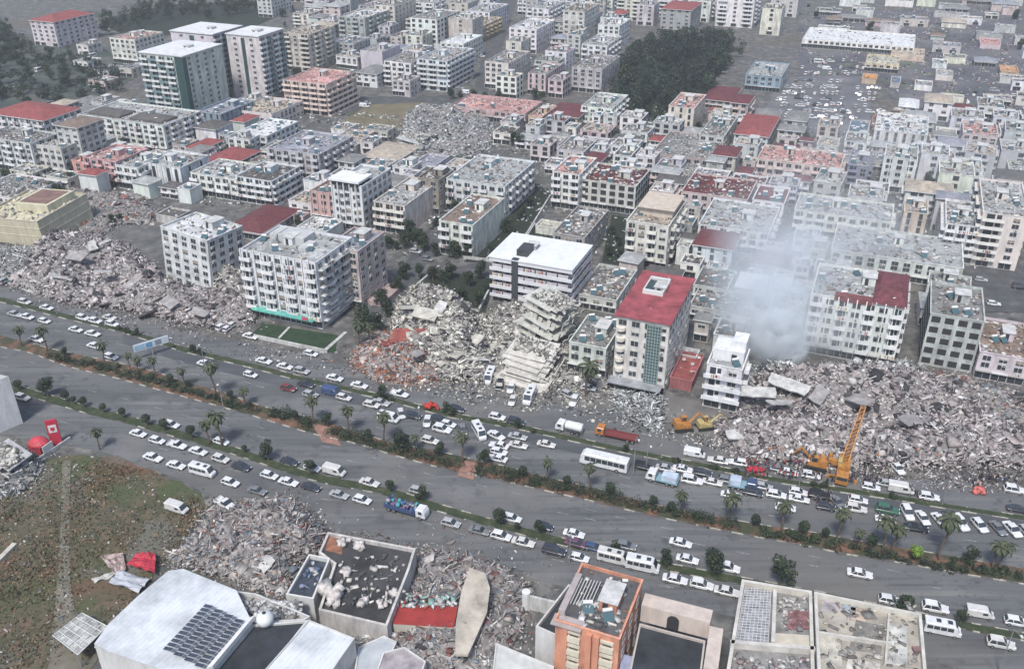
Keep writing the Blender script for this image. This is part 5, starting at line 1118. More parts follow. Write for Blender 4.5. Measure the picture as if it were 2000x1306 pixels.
def scatter(kind, what, where, group, poly, n, seed, smin, smax, z=.05):
    pts = [(p.x, p.y) for p in P(poly)]; rng = np.random.default_rng(seed); A = np.array(pts); out = []
    while len(out) < n:
        q = rng.uniform(A.min(0), A.max(0), (200, 2)); q = q[in_poly(q, pts)]
        for p in q:
            if len(out) < n and all((p[0]-o_[0])**2+(p[1]-o_[1])**2 > 9 for o_ in out): out.append(p)
    for i, p in enumerate(out):
        cr, tr = tree_mesh(kind, i % 4); sc = rng.uniform(smin, smax); v = Vector((p[0], p[1], 0)); e = v-Vector((0, 0, CAM_H)); xx = 1000+FPX*e.x/(e.y*C_-e.z*S_)
        o = obj(NICE[kind][0], None, loc=(p[0], p[1], z), rot=(0, 0, rng.uniform(0, 6.28)), scale=(sc, sc, sc)); obj('trunk', tr, o); obj('crown', cr, o)
        queue_label(o, xx, what, where, group, 'tree')
def grove(label, poly, n, seed, h0, h1):
    pts = [(p.x, p.y) for p in P(poly)]; A = np.array(pts); rng = np.random.default_rng(seed); q = rng.uniform(A.min(0), A.max(0), (n*8, 2)); q = q[in_poly(q, pts)][:n]; cs, rs = [], []
    for a, b in q:
        hh = rng.uniform(h0, h1)
        for _ in range(4): cs.append((a+rng.normal(0, 1.3), b+rng.normal(0, 1.3), hh*rng.uniform(.35, .95))); rs.append(rng.uniform(1.0, 2.1))
    o = obj('woodland', leaf_mesh('woodland', cs, rs, len(cs)*75, .34, seed, DKG, 1, .6)); tag(o, label, 'wood', kind='stuff')
grove('dark park trees at the upper left edge beyond the red hipped roof', '-60,130;60,95;150,120;260,165;200,205;120,212;-60,200', 90, 3, 5, 9)
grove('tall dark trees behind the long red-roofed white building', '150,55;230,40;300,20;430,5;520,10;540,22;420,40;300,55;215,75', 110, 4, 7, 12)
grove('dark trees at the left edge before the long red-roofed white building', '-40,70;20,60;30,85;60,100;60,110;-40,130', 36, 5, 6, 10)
# the dark wood: crowns grown together into one mass
pts = [(p.x, p.y) for p in P('1200,232;1212,150;1240,110;1300,92;1390,88;1425,95;1415,140;1390,190;1330,200;1302,232;1280,240')]; A = np.array(pts); rng = np.random.default_rng(12)
q = rng.uniform(A.min(0), A.max(0), (2500, 2)); q = q[in_poly(q, pts)][:300]
cs = [(a, b, rng.uniform(3, 11)) for a, b in q]; wd = leaf_mesh('woodland', cs, rng.uniform(1.4, 4.4, len(cs)), 34000, .48, 8, [(.016, .028, .022), (.022, .036, .024), (.03, .045, .022), (.012, .022, .019)], 1.1, .6)
tag(obj('woodland', wd), 'dense dark green wood between the town blocks at upper right', 'wood', kind='stuff')
grove('looser trees round the rim of the dark wood', '1192,240;1200,140;1235,95;1330,76;1435,80;1445,112;1410,155;1395,100;1300,96;1230,135;1218,238', 60, 6, 6, 10)
# hedges: clipped runs on the median
def hedge(s, w0, h, label, seed, dens=30, tones=DKG):
    a, b = P(s)[:2]; d = b-a; L = d.length; rng = np.random.default_rng(seed); n = int(L/.5); cs = [(d.x*t-d.x/2, d.y*t-d.y/2, h*.5+rng.uniform(-.1, .15)) for t in np.linspace(0, 1, max(2, n))]
    cs = [(c[0]+rng.uniform(-w0, w0)*.4, c[1]+rng.uniform(-w0, w0)*.4, c[2]) for c in cs]
    o = obj('hedge', leaf_mesh('hedge', cs, rng.uniform(.7, 1.05, len(cs))*h*.9, int(L*dens*4.5), .16, seed, tones, .9, .7), loc=((a.x+b.x)/2, (a.y+b.y)/2, .15))
    queue_label(o, float(s.split(',')[0]), label, 'on the planted median', 'hedges', 'hedge')
for i, s in enumerate(('524,806;560,816', '585,824;612,834', '640,842;712,862', '712,862;768,878', '776,884;830,896', '830,896;898,914', '930,918;1000,934', '1000,934;1046,944', '1046,944;1120,960', '1120,960;1240,985', '1340,1012;1400,1024', '1408,1026;1440,1032', '1480,1042;1560,1056', '170,712;230,728', '245,732;330,752', '330,756;380,768', '1680,1078;1740,1090', '1900,1112;1990,1128', '380,770;430,784', '100,700;165,714', '436,786;500,804', '1242,986;1330,1006', '1566,1058;1640,1072', '1745,1092;1830,1106', '1836,1108;1895,1116')):
    hedge(s, 3.6 if i < 11 else 2.6, 1.5 if i < 12 else 1.0, 'low dark hedge', i+100)

def gaps(where, poly, n, seed, smin=.5, smax=1.0):
    rr = random.Random(seed); q = [(p.x, p.y) for p in P(poly)]; A = np.array(q); lo, hi = A.min(0), A.max(0); k = 0
    for _ in range(4000):
        if k >= n: break
        x, y = rr.uniform(lo[0], hi[0]), rr.uniform(lo[1], hi[1])
        if not in_poly(np.array([[x, y]]), q)[0] or any(in_poly(np.array([[x, y]]), z)[0] for z in NO_BUILD[:2]): continue
        v = Vector((x, y, 0))
        if not free_pt(x, y, .9): continue
        for j in range(rr.randint(1, 3)):
            xx, yy = x+rr.uniform(-2.5, 2.5)*(j > 0), y+rr.uniform(-2.5, 2.5)*(j > 0)
            if not free_pt(xx, yy, .7): continue
            kd = rr.choice(('tree', 'tree', 'bush', 'tree')); cr, tr = tree_mesh(kd, rr.randrange(4)); sc = rr.uniform(smin, smax); o = obj(NICE[kd][0], None, loc=(xx, yy, .03), rot=(0, 0, rr.uniform(0, 6.28)), scale=(sc, sc, sc)); obj('trunk', tr, o); obj('crown', cr, o)
            queue_label(o, px_of((xx, yy, 0))[0], 'dark %s' % ('bush' if kd == 'bush' else 'tree'), where, 'trees between the houses', NICE[kd][1])
        k += 1
def free_pt(x, y, m):
    for (q, b, w_, d_) in FOOT:
        dx, dy = x-q.x, y-q.y; c_, s_ = math.cos(b), math.sin(b); u, v = dx*c_+dy*s_, -dx*s_+dy*c_
        if -m < u < w_+m and -m < v < d_+m: return False
    return True
gaps('between the houses at the left', '0,250;150,215;500,250;520,345;300,400;0,370', 20, 31, .6, 1.1)
gaps('among the blocks at the top', '300,60;560,0;1200,-30;1195,210;700,205;560,240', 20, 32, .7, 1.4)
gaps('between the houses below the brown field', '520,260;880,310;880,350;1000,420;780,500;560,450', 18, 33, .5, 1.0)
gaps('between the houses around the maroon roofs', '970,220;1440,230;1700,300;1540,420;1340,520;1050,420', 24, 34, .5, .95)
gaps('between the pale blocks at the right', '1600,300;2050,240;2050,520;1880,500;1560,470', 12, 35, .6, 1.0)
gaps('in the yard at the top right', '1560,-10;2040,-10;2040,210;1830,210;1750,150;1580,60', 10, 36, .8, 1.5)
# dry scrub on the field
def scrub(label, poly, n, seed, tones, leaf=.14, h=.35):
    q = [(p.x, p.y) for p in P(poly)]; rng = np.random.default_rng(seed); A = np.array(q); Pt = rng.uniform(A.min(0), A.max(0), (n*3, 2)); Pt = Pt[in_poly(Pt, q)]; f = rng.normal(0, .12, (4, 2)); z = sum(np.sin(Pt@f[i]*2+i) for i in range(4)); Pt = Pt[rng.uniform(-2.5, 2.5, len(Pt)) < z][:n]; n = len(Pt)
    c = A.mean(0); B = np.column_stack([Pt-c, np.full(n, .1)]); d = rng.normal(size=(n, 3))*leaf; d[:, 2] = np.abs(d[:, 2])+h*rng.uniform(.2, 1, n); u = rng.normal(size=(n, 3))*leaf; u[:, 2] *= .2
    V = np.stack([B-u, B+u, B+d+u*.7, B+d-u*.7], 1).reshape(-1, 3); o = obj('scrub', np_mesh('scrub', V, np.arange(n*4).reshape(-1, 4), np.array(tones)[rng.integers(0, len(tones), n)]*rng.uniform(.6, 1.4, (n, 1)), LEAF), loc=(c[0], c[1], .02)); tag(o, label, 'scrub', kind='stuff')
scrub('dry brown and olive scrub over the rough field', '-60,930;60,915;130,898;200,900;300,925;390,975;400,1005;330,1090;240,1200;170,1300;-60,1310', 9500, 5, [(.08, .082, .045), (.12, .10, .06), (.17, .125, .075), (.06, .068, .035), (.15, .085, .055)], h=.22)
# ================================================================ COLLAPSED BLOCKS AND RUBBLE
PAL = {'pale': ((.50, .485, .43), (.38, .37, .335), (.62, .605, .55), (.24, .235, .215), (.09, .09, .085), (.045, .045, .045), (.44, .42, .37)),
       'pink': ((.36, .315, .305), (.29, .255, .25), (.46, .42, .41), (.20, .175, .175), (.07, .06, .065), (.52, .505, .495), (.04, .04, .045)),
       'grey': ((.29, .305, .30), (.40, .415, .415), (.62, .63, .64), (.15, .16, .165), (.05, .055, .06), (.22, .235, .225)),
       'rust': ((.30, .11, .06), (.24, .10, .07), (.36, .19, .13), (.38, .34, .31), (.12, .06, .05), (.50, .46, .43), (.25, .23, .22), (.08, .07, .07)),
       'mix': ((.34, .33, .32), (.28, .255, .245), (.50, .49, .48), (.16, .145, .14), (.05, .05, .05), (.36, .34, .32), (.28, .24, .22), (.21, .19, .185), (.38, .36, .34), (.20, .085, .07), (.14, .17, .20), (.09, .085, .08), (.24, .21, .19), (.30, .28, .27))}
def rubble(label, poly, h, n, pal, seed, big=1.0, edge=7.0, base=(.19, .18, .175), name='rubble_heap', bars=.09, zoff=.05):
    n = int(n*2.1); big *= .62
    q = [(p.x, p.y) for p in P(poly)]; A = np.array(q); rng = np.random.default_rng(seed); c = A.mean(0); lo, hi = A.min(0)-1, A.max(0)+1
    fr = rng.normal(0, 1/7.0, (9, 2)); phs = rng.uniform(0, 6.28, 9)
    def hf(Pt):
        d = edge_dist(Pt, q)*np.where(in_poly(Pt, q), 1, -1); z = sum(np.sin(Pt@fr[i]*1.5+phs[i]) for i in range(9))/3
        return h*np.clip(d/edge, 0, 1)**.75*np.clip(.72+.42*z, .12, 1.6)
    st = 1.0 if (hi-lo).max() < 90 else 1.6; nx, ny = (np.ceil((hi-lo)/st)).astype(int)+1; gx, gy = np.meshgrid(lo[0]+np.arange(nx)*st, lo[1]+np.arange(ny)*st, indexing='ij')
    G = np.stack([gx.ravel(), gy.ravel()], 1); ins = in_poly(G, q); Z = hf(G)+np.where(ins, rng.uniform(0, .5, len(G)), 0); idx = np.arange(nx*ny).reshape(nx, ny)
    F = np.stack([idx[:-1, :-1], idx[1:, :-1], idx[1:, 1:], idx[:-1, 1:]], -1).reshape(-1, 4); F = F[ins[F].sum(1) >= 3]
    V0 = np.column_stack([G-c, Z+zoff]); t0 = np.array(base)*rng.uniform(.7, 1.35, (len(F), 1))
    Pt = rng.uniform(lo, hi, (n*4, 2)); Pt = Pt[in_poly(Pt, q)][:n]; n = len(Pt)
    s = rng.lognormal(-.45, .55, n)[:, None]*big; kind = rng.random(n); S = s*rng.uniform(.5, 1.4, (n, 3)); S[:, 2] *= .55
    sl = kind > .86; S[sl] = s[sl]*np.stack([rng.uniform(1.6, 3.2, sl.sum()), rng.uniform(1.0, 2.2, sl.sum()), np.full(sl.sum(), .22)], 1)
    br = kind < bars; S[br] = np.stack([rng.uniform(1.5, 4.5, br.sum()), rng.uniform(.1, .28, br.sum()), rng.uniform(.1, .25, br.sum())], 1); S = np.minimum(S, 5.5)
    nf = n//7; qa = np.array(q); ei = rng.integers(0, len(q), nf); tt = rng.random((nf, 1)); fp = qa[ei]*(1-tt)+qa[(ei+1) % len(q)]*tt+rng.normal(0, 1, (nf, 2))*rng.exponential(2.2, (nf, 1))
    Pt = np.vstack([Pt, fp]); S = np.vstack([S, np.abs(rng.lognormal(-1.2, .5, (nf, 3)))*np.array([1, 1, .5])]); s = np.vstack([s, np.full((nf, 1), .15)]); n += nf
    E = np.stack([rng.normal(0, .45, n), rng.normal(0, .45, n), rng.uniform(0, 6.28, n)], 1)
    C = np.column_stack([Pt-c, hf(Pt)+zoff+rng.uniform(0, .55, n)*np.minimum(s[:, 0], 1.2)])
    V1, F1 = chunk_arrays(C, S, E, rng, .2); T = np.array(PAL[pal]); fq = rng.normal(0, 1/9.0, (3, 2)); zone = np.sin(Pt@fq[0]*2+1)+np.sin(Pt@fq[1]*2)
    ti = (rng.integers(0, len(T), n)+np.where(zone > .9, 1, 0)) % len(T); t1 = np.repeat(T[ti]*rng.uniform(.75, 1.2, (n, 1)), 6, 0)
    V = np.vstack([V0, V1]); FF = np.vstack([F, F1+len(V0)])
    o = obj(name, np_mesh(name, V, FF, np.vstack([t0, t1])), loc=(c[0], c[1], 0)); tag(o, label, 'rubble', kind='stuff'); return o
rubble('wide grey and pinkish rubble of a collapsed block left of the white-green block', '30,560;60,500;110,470;190,455;250,482;300,520;330,560;400,568;470,575;500,600;500,632;420,645;330,625;230,605;120,592', 6.5, 5200, 'pink', 1, .85)
rubble('pale rubble spilling between the white-green block and the big finned block', '395,470;455,440;470,500;490,560;505,600;440,600;405,570;395,520', 6, 1300, 'pale', 2, .8)
rubble('cream heap of shattered floors between the dark garden and the forecourt', '765,640;772,600;800,575;850,578;900,600;960,625;1000,640;985,700;950,745;900,748;860,740;770,700', 9, 4600, 'pale', 3, .85, 10)
rubble('rust-red brick and tile rubble at the front of the cream heap', '690,690;740,650;850,640;860,700;855,745;800,752;735,742;692,715', 4.5, 2200, 'rust', 4, .7)
rubble('cream rubble wrapped round the two pancaked buildings', '955,620;990,590;1060,585;1125,600;1118,660;1115,725;1150,738;1200,745;1195,765;1110,752;1020,745;960,745', 5, 2600, 'pale', 5, .8)
rubble('silver scrap metal and glass at the foot of the crimson-roofed block', '1200,762;1240,768;1300,775;1290,835;1262,842;1230,812;1200,800', 1.6, 700, 'grey', 6, .6, 3, bars=.4)
rubble('great field of pinkish grey rubble under the orange crane at the right', '1445,745;1520,722;1620,716;1720,728;1800,722;1880,775;1960,820;2010,850;2090,880;2090,925;1990,912;1880,915;1760,912;1640,915;1540,905;1470,895;1405,858;1395,835;1440,810', 5.5, 9500, 'pink', 7, .8, 9)
rubble('whitish crest of rubble below the smoke', '1450,735;1530,722;1620,735;1610,790;1540,800;1460,780', 7.5, 1800, 'grey', 8, .8, 8)
rubble('grey broken ground and rubble below the black-holed block', '1800,730;1880,735;1990,770;2080,830;2080,870;1990,840;1900,800;1830,770', 2.2, 1800, 'mix', 9, .7)
rubble('grey and reddish rubble at the foot of the solar-panelled hall', '400,1015;440,1000;520,990;600,1000;645,1040;618,1085;575,1100;560,1165;520,1160;440,1130;360,1105;330,1090;385,1045', 4, 4200, 'mix', 10, .6, 6)
rubble('mixed rubble right of the fallen black roof with broken furniture', '815,1090;860,1078;930,1095;990,1115;1030,1150;1020,1230;985,1290;940,1330;800,1330;700,1300;690,1250;770,1230;760,1190;790,1140', 3.6, 4300, 'mix', 11, .55, 6)
rubble('pale rubble and bent rails at the left edge below the tilted grey block', '-120,905;60,878;82,900;76,930;40,965;-120,1000', 3.0, 1100, 'grey', 12, .6, 4, bars=.3)
rubble('dark grey speckled debris of a flattened quarter behind the centre', '775,285;795,222;870,218;955,226;968,262;950,296;860,310;800,318', 5, 3200, 'grey', 13, .9, 9)
rubble('grey debris strewn behind the cream pink-parapet house', '1040,262;1130,255;1260,258;1270,300;1180,330;1075,325;1040,300', 3, 2600, 'grey', 14, .9, 6)
rubble('beige rubble and broken roofs on the lot left of the white-green block', '150,395;250,385;300,410;300,440;230,440;190,470;150,465', 3, 1400, 'mix', 15, .8, 4)
rubble('broken beams and wreckage at the left edge beside the avenue', '-120,482;60,482;100,500;90,560;0,552;-120,530', 1.8, 1500, 'grey', 16, .6, 4, bars=.35)
rubble('torn red and white roofing beside the hazy cream block', '1700,238;1760,226;1768,250;1740,268;1700,262', 6, 260, 'rust', 17, 1.2, 3)
rubble('white tent cloth, boards and debris at the bottom edge of the photo', '690,1235;770,1230;860,1260;960,1270;1010,1290;1000,1340;690,1340', 1.6, 800, 'grey', 18, .6, 4)
rubble('scattered bricks on the field side of the near road', '395,1000;430,985;560,968;600,985;560,1000;430,1020', .5, 500, 'mix', 19, .45, 3)
rubble('grey debris between the pink terraces at the right', '1270,345;1330,335;1480,340;1480,352;1330,360;1262,372', 4, 900, 'grey', 20, .8, 3)
rubble('dusty debris at the foot of the striped block in the smoke', '1600,712;1770,705;1810,722;1800,745;1620,735', 3, 900, 'grey', 21, .7, 5)
rubble('junk heaps and broken walls among the houses at the left', '0,372;120,368;200,375;300,380;300,392;180,392;0,385', 1.5, 700, 'mix', 22, .7, 2)

def slab(x, y, z, L, W, T, tilt, az, c, what, where, group, name='concrete_slab', cat='slab'):
    L *= .68; W *= .68; z *= .95; p = px(x, y, z); mb = MB(); M = Matrix.Identity(4)
    nx_, ny_ = max(2, int(L/1.6)), max(2, int(W/1.6)); rr = random.Random(int(x*7+y))
    top = [[(-L/2+L*i/nx_+(rr.uniform(-.3, .3) if 0 < i < nx_ or True else 0), -W/2+W*j/ny_+rr.uniform(-.25, .25), T/2+rr.uniform(-.06, .06)) for j in range(ny_+1)] for i in range(nx_+1)]
    for i in range(nx_):
        for j in range(ny_):
            a, b, c_, d = top[i][j], top[i+1][j], top[i+1][j+1], top[i][j+1]; mb.quad([a, b, c_, d]); lo = lambda v: (v[0], v[1], v[2]-T); mb.quad([lo(d), lo(c_), lo(b), lo(a)])
            if j == 0: mb.quad([a, lo(a), lo(b), b])
            if j == ny_-1: mb.quad([c_, lo(c_), lo(d), d])
            if i == 0: mb.quad([d, lo(d), lo(a), a])
            if i == nx_-1: mb.quad([b, lo(b), lo(c_), c_])
    o = mb.build(name, c, None, p); o.rotation_euler = (math.radians(tilt[0]), math.radians(tilt[1]), math.radians(az)); queue_label(o, x, what, where, group, cat); return o
CS = wallmat((.46, .44, .39), .25); CR = mat((.26, .07, .055), .8, .3, .6, name='red_sheet'); CW = wallmat((.46, .46, .445), .3); CP = wallmat((.30, .285, .28), .3)
SG = 'large fallen slabs'
for a in ((800, 655, 4.2, 14, 8, .3, (14, -6), -10, CR), (762, 672, 3, 7, 4, .3, (-8, 18), 10, CR)):
    slab(*a, 'fallen red roof sheet', 'lying on the rust-red rubble', SG, 'roof_sheet', 'roof sheet')
for a in ((830, 612, 8, 10, 6, .35, (18, 8), -15, CS), (880, 640, 7, 8, 6, .35, (-14, 16), 40, CS), (860, 600, 8.5, 7, 4, .35, (8, -18), 70, CW), (920, 660, 6, 9, 5, .35, (22, 0), -30, CS), (930, 700, 4, 8, 4, .3, (-16, 10), 15, CW), (890, 690, 5, 7, 5, .3, (12, -14), -50, CS), (800, 600, 7.5, 8, 5, .3, (-12, 10), 20, CS), (815, 690, 4.5, 6, 4, .3, (12, 12), 60, CP)):
    slab(*a, 'tilted cream floor slab', 'on the cream rubble heap', SG)
for a in ((150, 500, 6, 9, 6, .35, (18, 0), -20, CP), (200, 530, 5.5, 8, 5, .35, (-16, 10), 20, CW), (260, 550, 5.5, 9, 4, .3, (10, -20), 60, CP), (330, 590, 4.5, 8, 5, .3, (16, 8), -40, CP), (120, 540, 4.5, 9, 5, .3, (-10, 20), 10, CW), (390, 610, 3.8, 7, 4, .3, (12, 10), -10, CP), (180, 480, 5, 8, 4, .3, (12, 10), -60, CW)):
    slab(*a, 'tilted grey floor slab', 'on the wide left rubble', SG)
for a in ((1480, 765, 6, 12, 5, .35, (12, -8), -20, CW), (1540, 750, 6.5, 14, 5, .35, (16, 6), -30, CW), (1520, 785, 5, 9, 4, .3, (-10, 12), 20, CW), (1600, 770, 5, 9, 5, .3, (14, -8), 50, CP), (1740, 745, 5, 10, 5, .3, (-12, 8), 0, CP), (1780, 820, 4, 8, 5, .3, (10, 10), 30, CP), (1850, 860, 3.5, 9, 4, .3, (-8, 12), -30, CP), (1680, 780, 5, 9, 5, .3, (10, -14), -60, CP), (1440, 850, 2.5, 7, 4, .3, (14, 6), 10, CW)):
    slab(*a, 'tilted pale floor slab', 'on the right rubble field', SG)
for a in ((500, 1060, 3.2, 6, 3, .25, (14, 8), 30, CW), (545, 1040, 3, 5, 3, .25, (-12, 8), -20, CP), (520, 1100, 3, 5, 3, .25, (12, -12), 60, CW), (450, 1050, 2.8, 6, 3, .25, (10, 10), 20, CP)):
    slab(*a, 'broken wall slab', 'on the rubble beside the solar-panelled hall', SG)

def pancake(label, x, y, W, D, n, gap, tilt, az, wc, z0=.3):
    p = px(x, y); t = obj('collapsed_building', None, loc=(p.x, p.y, z0), rot=(math.radians(tilt[0]), math.radians(tilt[1]), math.radians(az))); tag(t, label, 'collapsed building'); rr = random.Random(int(x))
    for k in range(n):
        dx, dy = rr.uniform(-1.3, 1.3), rr.uniform(-.7, .7)+(n-1-k)*(-1.25 if gap < 1 else -.35); z = k*gap
        M = Matrix.Rotation(math.radians(rr.uniform(-4, 4)), 4, 'Z') @ Matrix.Rotation(math.radians(rr.uniform(-2.5, 2.5)), 4, 'Y'); e0, e1_ = rr.uniform(0, 2.5), rr.uniform(0, 2.5)
        mb = MB(); mb.box(-W/2+dx+e0, W/2+dx-e1_, -D/2+dy, D/2+dy, z, z+.35, 0, M); mb.box(-W/2+dx+e0-.3, W/2+dx-e1_-rr.uniform(0, 3), -D/2+dy-1.2, -D/2+dy, z+.02, z+.22, 0, M); mb.build('floor_slab' if k < n-1 else 'roof', wallmat(wc, .25), t)
        if k < n-1:
            wm_ = wallmat((.50, .49, .44), .3)
            for i in range(9):
                xx = -W/2+dx+W*(i+.5)/9+rr.uniform(-.3, .3); hh = rr.uniform(.5, 1)*(gap-.35)
                if rr.random() < .7: local_box(t, 'broken_wall', xx-.5*W/9*.8, xx+.5*W/9*.8, -D/2+dy+.1, -D/2+dy+.35, z+.35, z+.35+hh, wm_)
            for i in range(7):
                yy = -D/2+dy+D*(i+.5)/7; hh = rr.uniform(.4, 1)*(gap-.35)
                if rr.random() < .7: local_box(t, 'broken_wall', W/2+dx-.35, W/2+dx-.1, yy-D/16, yy+D/16, z+.35, z+.35+hh, wm_)
    rng = np.random.default_rng(int(x)); o = obj('roof_debris', junk_mesh(W*.9, D*.9, 130, rng, [(.45, .44, .4), (.3, .29, .27), (.14, .14, .13), (.5, .49, .45)], .9), t, (-W*.45, -D*.45, (n-1)*gap+.35)); o['kind'] = 'stuff'
    return t
pancake('pancaked cream building with broken facade leaning just behind the layered white floors', 1066, 668, 13, 10, 6, 2.2, (-4, 13), -34, (.50, .50, .46), 2)
pancake('stack of sloping white floor layers fallen toward the forecourt', 1046, 716, 14, 7, 8, .75, (10, 6), -24, (.54, .52, .48), .8)
pancake('tilted grey floors half buried in the wide left rubble', 95, 545, 15, 9, 5, .9, (14, -6), -35, (.42, .42, .41), .3)
pancake('broken tilted layers at the left end of the dark speckled debris', 810, 290, 14, 9, 4, 1.6, (8, 8), -20, (.40, .41, .41), .5)
pancake('beige broken storeys wedged beside the white-green block', 430, 545, 8, 8, 5, 2.3, (-4, 10), -25, (.48, .43, .35), .5)
# yellow tiered ruin at the left edge
t, W, D, H, zt = bld('collapsed_building', 'yellow sagging building with tiered roofs at the left edge', (-30, 418), (78, 440), (150, 388), 486, 'y', 'c', 'HN', ang=-18, tilt=(3, -3, .2), wcol=(.50, .46, .30), rcol=(.50, .47, .33), ground='none', junk=1.2, cat='collapsed building', heat=0)
local_box(t, 'upper_storey', W*.35, W*.9, D*.35, D*.9, zt, zt+2.6, wallmat((.52, .49, .36)))
local_box(t, 'sunken_roof', W*.4, W*.85, D*.4, D*.85, zt+2.6, zt+2.8, mat((.20, .12, .10), .8, .3, name='brown_roof'))
t, W, D, H, zt = bld('apartment_building', 'white-grey low block with junk roof above the yellow sagging building', (-60, 372), (32, 388), (74, 345), 412, 'w', 'g', 'w', junk=1.5)

def litter(label, poly, n, seed, pal, sz=.28):
    q = [(p.x, p.y) for p in P(poly)]; A = np.array(q); rng = np.random.default_rng(seed); Pt = rng.uniform(A.min(0), A.max(0), (n*5, 2)); Pt = Pt[in_poly(Pt, q)]; f = rng.normal(0, .15, (3, 2)); Pt = Pt[rng.uniform(-2, 2, len(Pt)) < sum(np.sin(Pt@f[i]*2+i) for i in range(3))][:n]; n = len(Pt); c = A.mean(0)
    S = rng.lognormal(math.log(sz), .6, (n, 3))*np.array([1, 1, .5]); V, F = chunk_arrays(np.column_stack([Pt-c, .12+S[:, 2]*.3]), S, np.column_stack([rng.normal(0, .3, (n, 2)), rng.uniform(0, 6, n)]), rng); T = np.array(PAL[pal])
    o = obj('debris', np_mesh('debris', V, F, np.repeat(T[rng.integers(0, len(T), n)]*rng.uniform(.8, 1.2, (n, 1)), 6, 0)), loc=(c[0], c[1], 0)); tag(o, label, 'debris', kind='stuff')
litter('scattered debris along the far service road below the left rubble', '60,575;230,612;420,650;640,690;760,745;640,735;420,690;200,635;60,595', 900, 61, 'pink')
litter('scattered debris over the forecourt of the fallen cream block', '690,715;860,745;1100,745;1200,765;1290,830;1420,860;1400,880;1100,815;880,785;740,755', 1500, 62, 'pale')
litter('scattered debris on the road below the right rubble field', '1395,840;1500,900;1760,915;2040,930;2040,975;1760,950;1480,915;1380,870', 1200, 63, 'pink')
litter('litter spread over the top right yard', '1560,20;2040,0;2040,235;1830,230;1700,150;1560,150', 2600, 64, 'mix', .7)
litter('bits of debris on the near service road by the wrecked yard', '400,960;640,1020;860,1070;1020,1110;1000,1130;820,1090;640,1045;430,1010', 700, 65, 'mix')
litter('debris strewn in the lanes between the houses of the town', '0,260;500,230;1200,200;1700,260;2040,330;2040,520;1500,540;1200,520;800,500;560,420;0,380', 7000, 66, 'grey', .55)
litter('debris and dumped goods on the rough field', '0,930;200,900;400,980;330,1100;180,1290;0,1300', 500, 67, 'mix', .25)
# ================================================================ FOREGROUND ROOFS
WR = mat((.56, .59, .62), .6, .22, .12, name='white_sheet_roof'); 
def seam_mat(c, rot, sc=.9, name='seamed_sheet'):
    m, t, b = _mk(name); b.inputs['Roughness'].default_value = .5; L_ = t.links.new
    g = t.nodes.new('ShaderNodeNewGeometry'); mp = t.nodes.new('ShaderNodeMapping'); mp.inputs['Rotation'].default_value = (0, 0, rot); w_ = t.nodes.new('ShaderNodeTexWave'); w_.inputs['Scale'].default_value = sc; w_.inputs['Distortion'].default_value = .1
    L_(g.outputs['Position'], mp.inputs[0]); L_(mp.outputs[0], w_.inputs['Vector']); r = t.nodes.new('ShaderNodeValToRGB'); e = r.color_ramp.elements; e[0].position = 0; e[1].position = .18; e[0].color = (.55, .55, .55, 1); e[1].color = (1, 1, 1, 1); L_(w_.outputs['Fac'], r.inputs[0])
    n = t.nodes.new('ShaderNodeTexNoise'); n.inputs['Scale'].default_value = .16; n.inputs['Detail'].default_value = 9; n.inputs['Roughness'].default_value = .7; L_(g.outputs['Position'], n.inputs['Vector']); r2 = t.nodes.new('ShaderNodeValToRGB'); e = r2.color_ramp.elements; e[0].position = .35; e[1].position = .6; e[0].color = (*[q*.62 for q in c], 1); e[1].color = (*c, 1); L_(n.outputs['Fac'], r2.inputs[0])
    x = t.nodes.new('ShaderNodeMix'); x.data_type = 'RGBA'; x.blend_type = 'MULTIPLY'; x.inputs['Factor'].default_value = .2; L_(r2.outputs[0], x.inputs['A']); L_(r.outputs[0], x.inputs['B']); L_(x.outputs['Result'], b.inputs['Base Color']); return m
_a, _b = px(401, 1178, 8), px(481, 1216, 8); WR = seam_mat((.60, .63, .66), -math.atan2(_b.y-_a.y, _b.x-_a.x), .35); CREAM = wallmat((.50, .47, .42)); BLK = mat((.030, .036, .045), .9, .4, .25, name='black_roofing'); OFFW = wallmat((.54, .54, .53)); GREYR = mat((.30, .29, .27), .9, .35, .3, name='dusty_roof')
# hall with solar panels
t, L, I, zt, c, ro = polyroof('market_hall', 'large hall with broad white roof and rows of solar panels at bottom left', '358,1110;462,1152;492,1214;405,1312;330,1312;213,1272;184,1256;213,1216;273,1160;329,1114', 8.0, OFFW, WR, 'hall', 0, .2)
def loc3(x, y, z): p = px(x, y, z); return Vector((p.x-c.x, p.y-c.y, z))
a, b, d, e = loc3(401, 1178, 8.5), loc3(481, 1216, 8.5), loc3(316, 1268, 8.5), loc3(396, 1308, 8.5)
PANEL = mat((.05, .06, .085), .25, .3, 1.2, name='solar_glass'); ALU = mat((.42, .43, .45), .5, 0, name='aluminium')
U = (b-a); Vv = (d-a)
for i in range(4):
    for j in range(12):
        u0, u1 = i/4+.012, (i+1)/4-.018; v0, v1 = j/12+.01, (j+1)/12-.008
        mb = MB(); q = [a+U*u+Vv*v for u, v in ((u0, v0), (u0, v1), (u1, v1), (u1, v0))]; up = [Vector((0, 0, .1+.55*u)) for u in (0, 0, 1, 1)]
        q = [q_+w_ for q_, w_ in zip(q, up)]; q = q[::-1] if (q[1]-q[0]).cross(q[2]-q[1]).z < 0 else q
        mb.hexa([q_-Vector((0, 0, .06)) for q_ in q], q, 0)
        n_ = (q[1]-q[0]).cross(q[2]-q[1]).normalized(); ctr = sum(q, Vector())/4
        mb.hexa([ctr+(q_-ctr)*.94+n_*.001 for q_ in q], [ctr+(q_-ctr)*.93+n_*.03 for q_ in q], 1); mb.build('solar_panel', [ALU, PANEL], t)
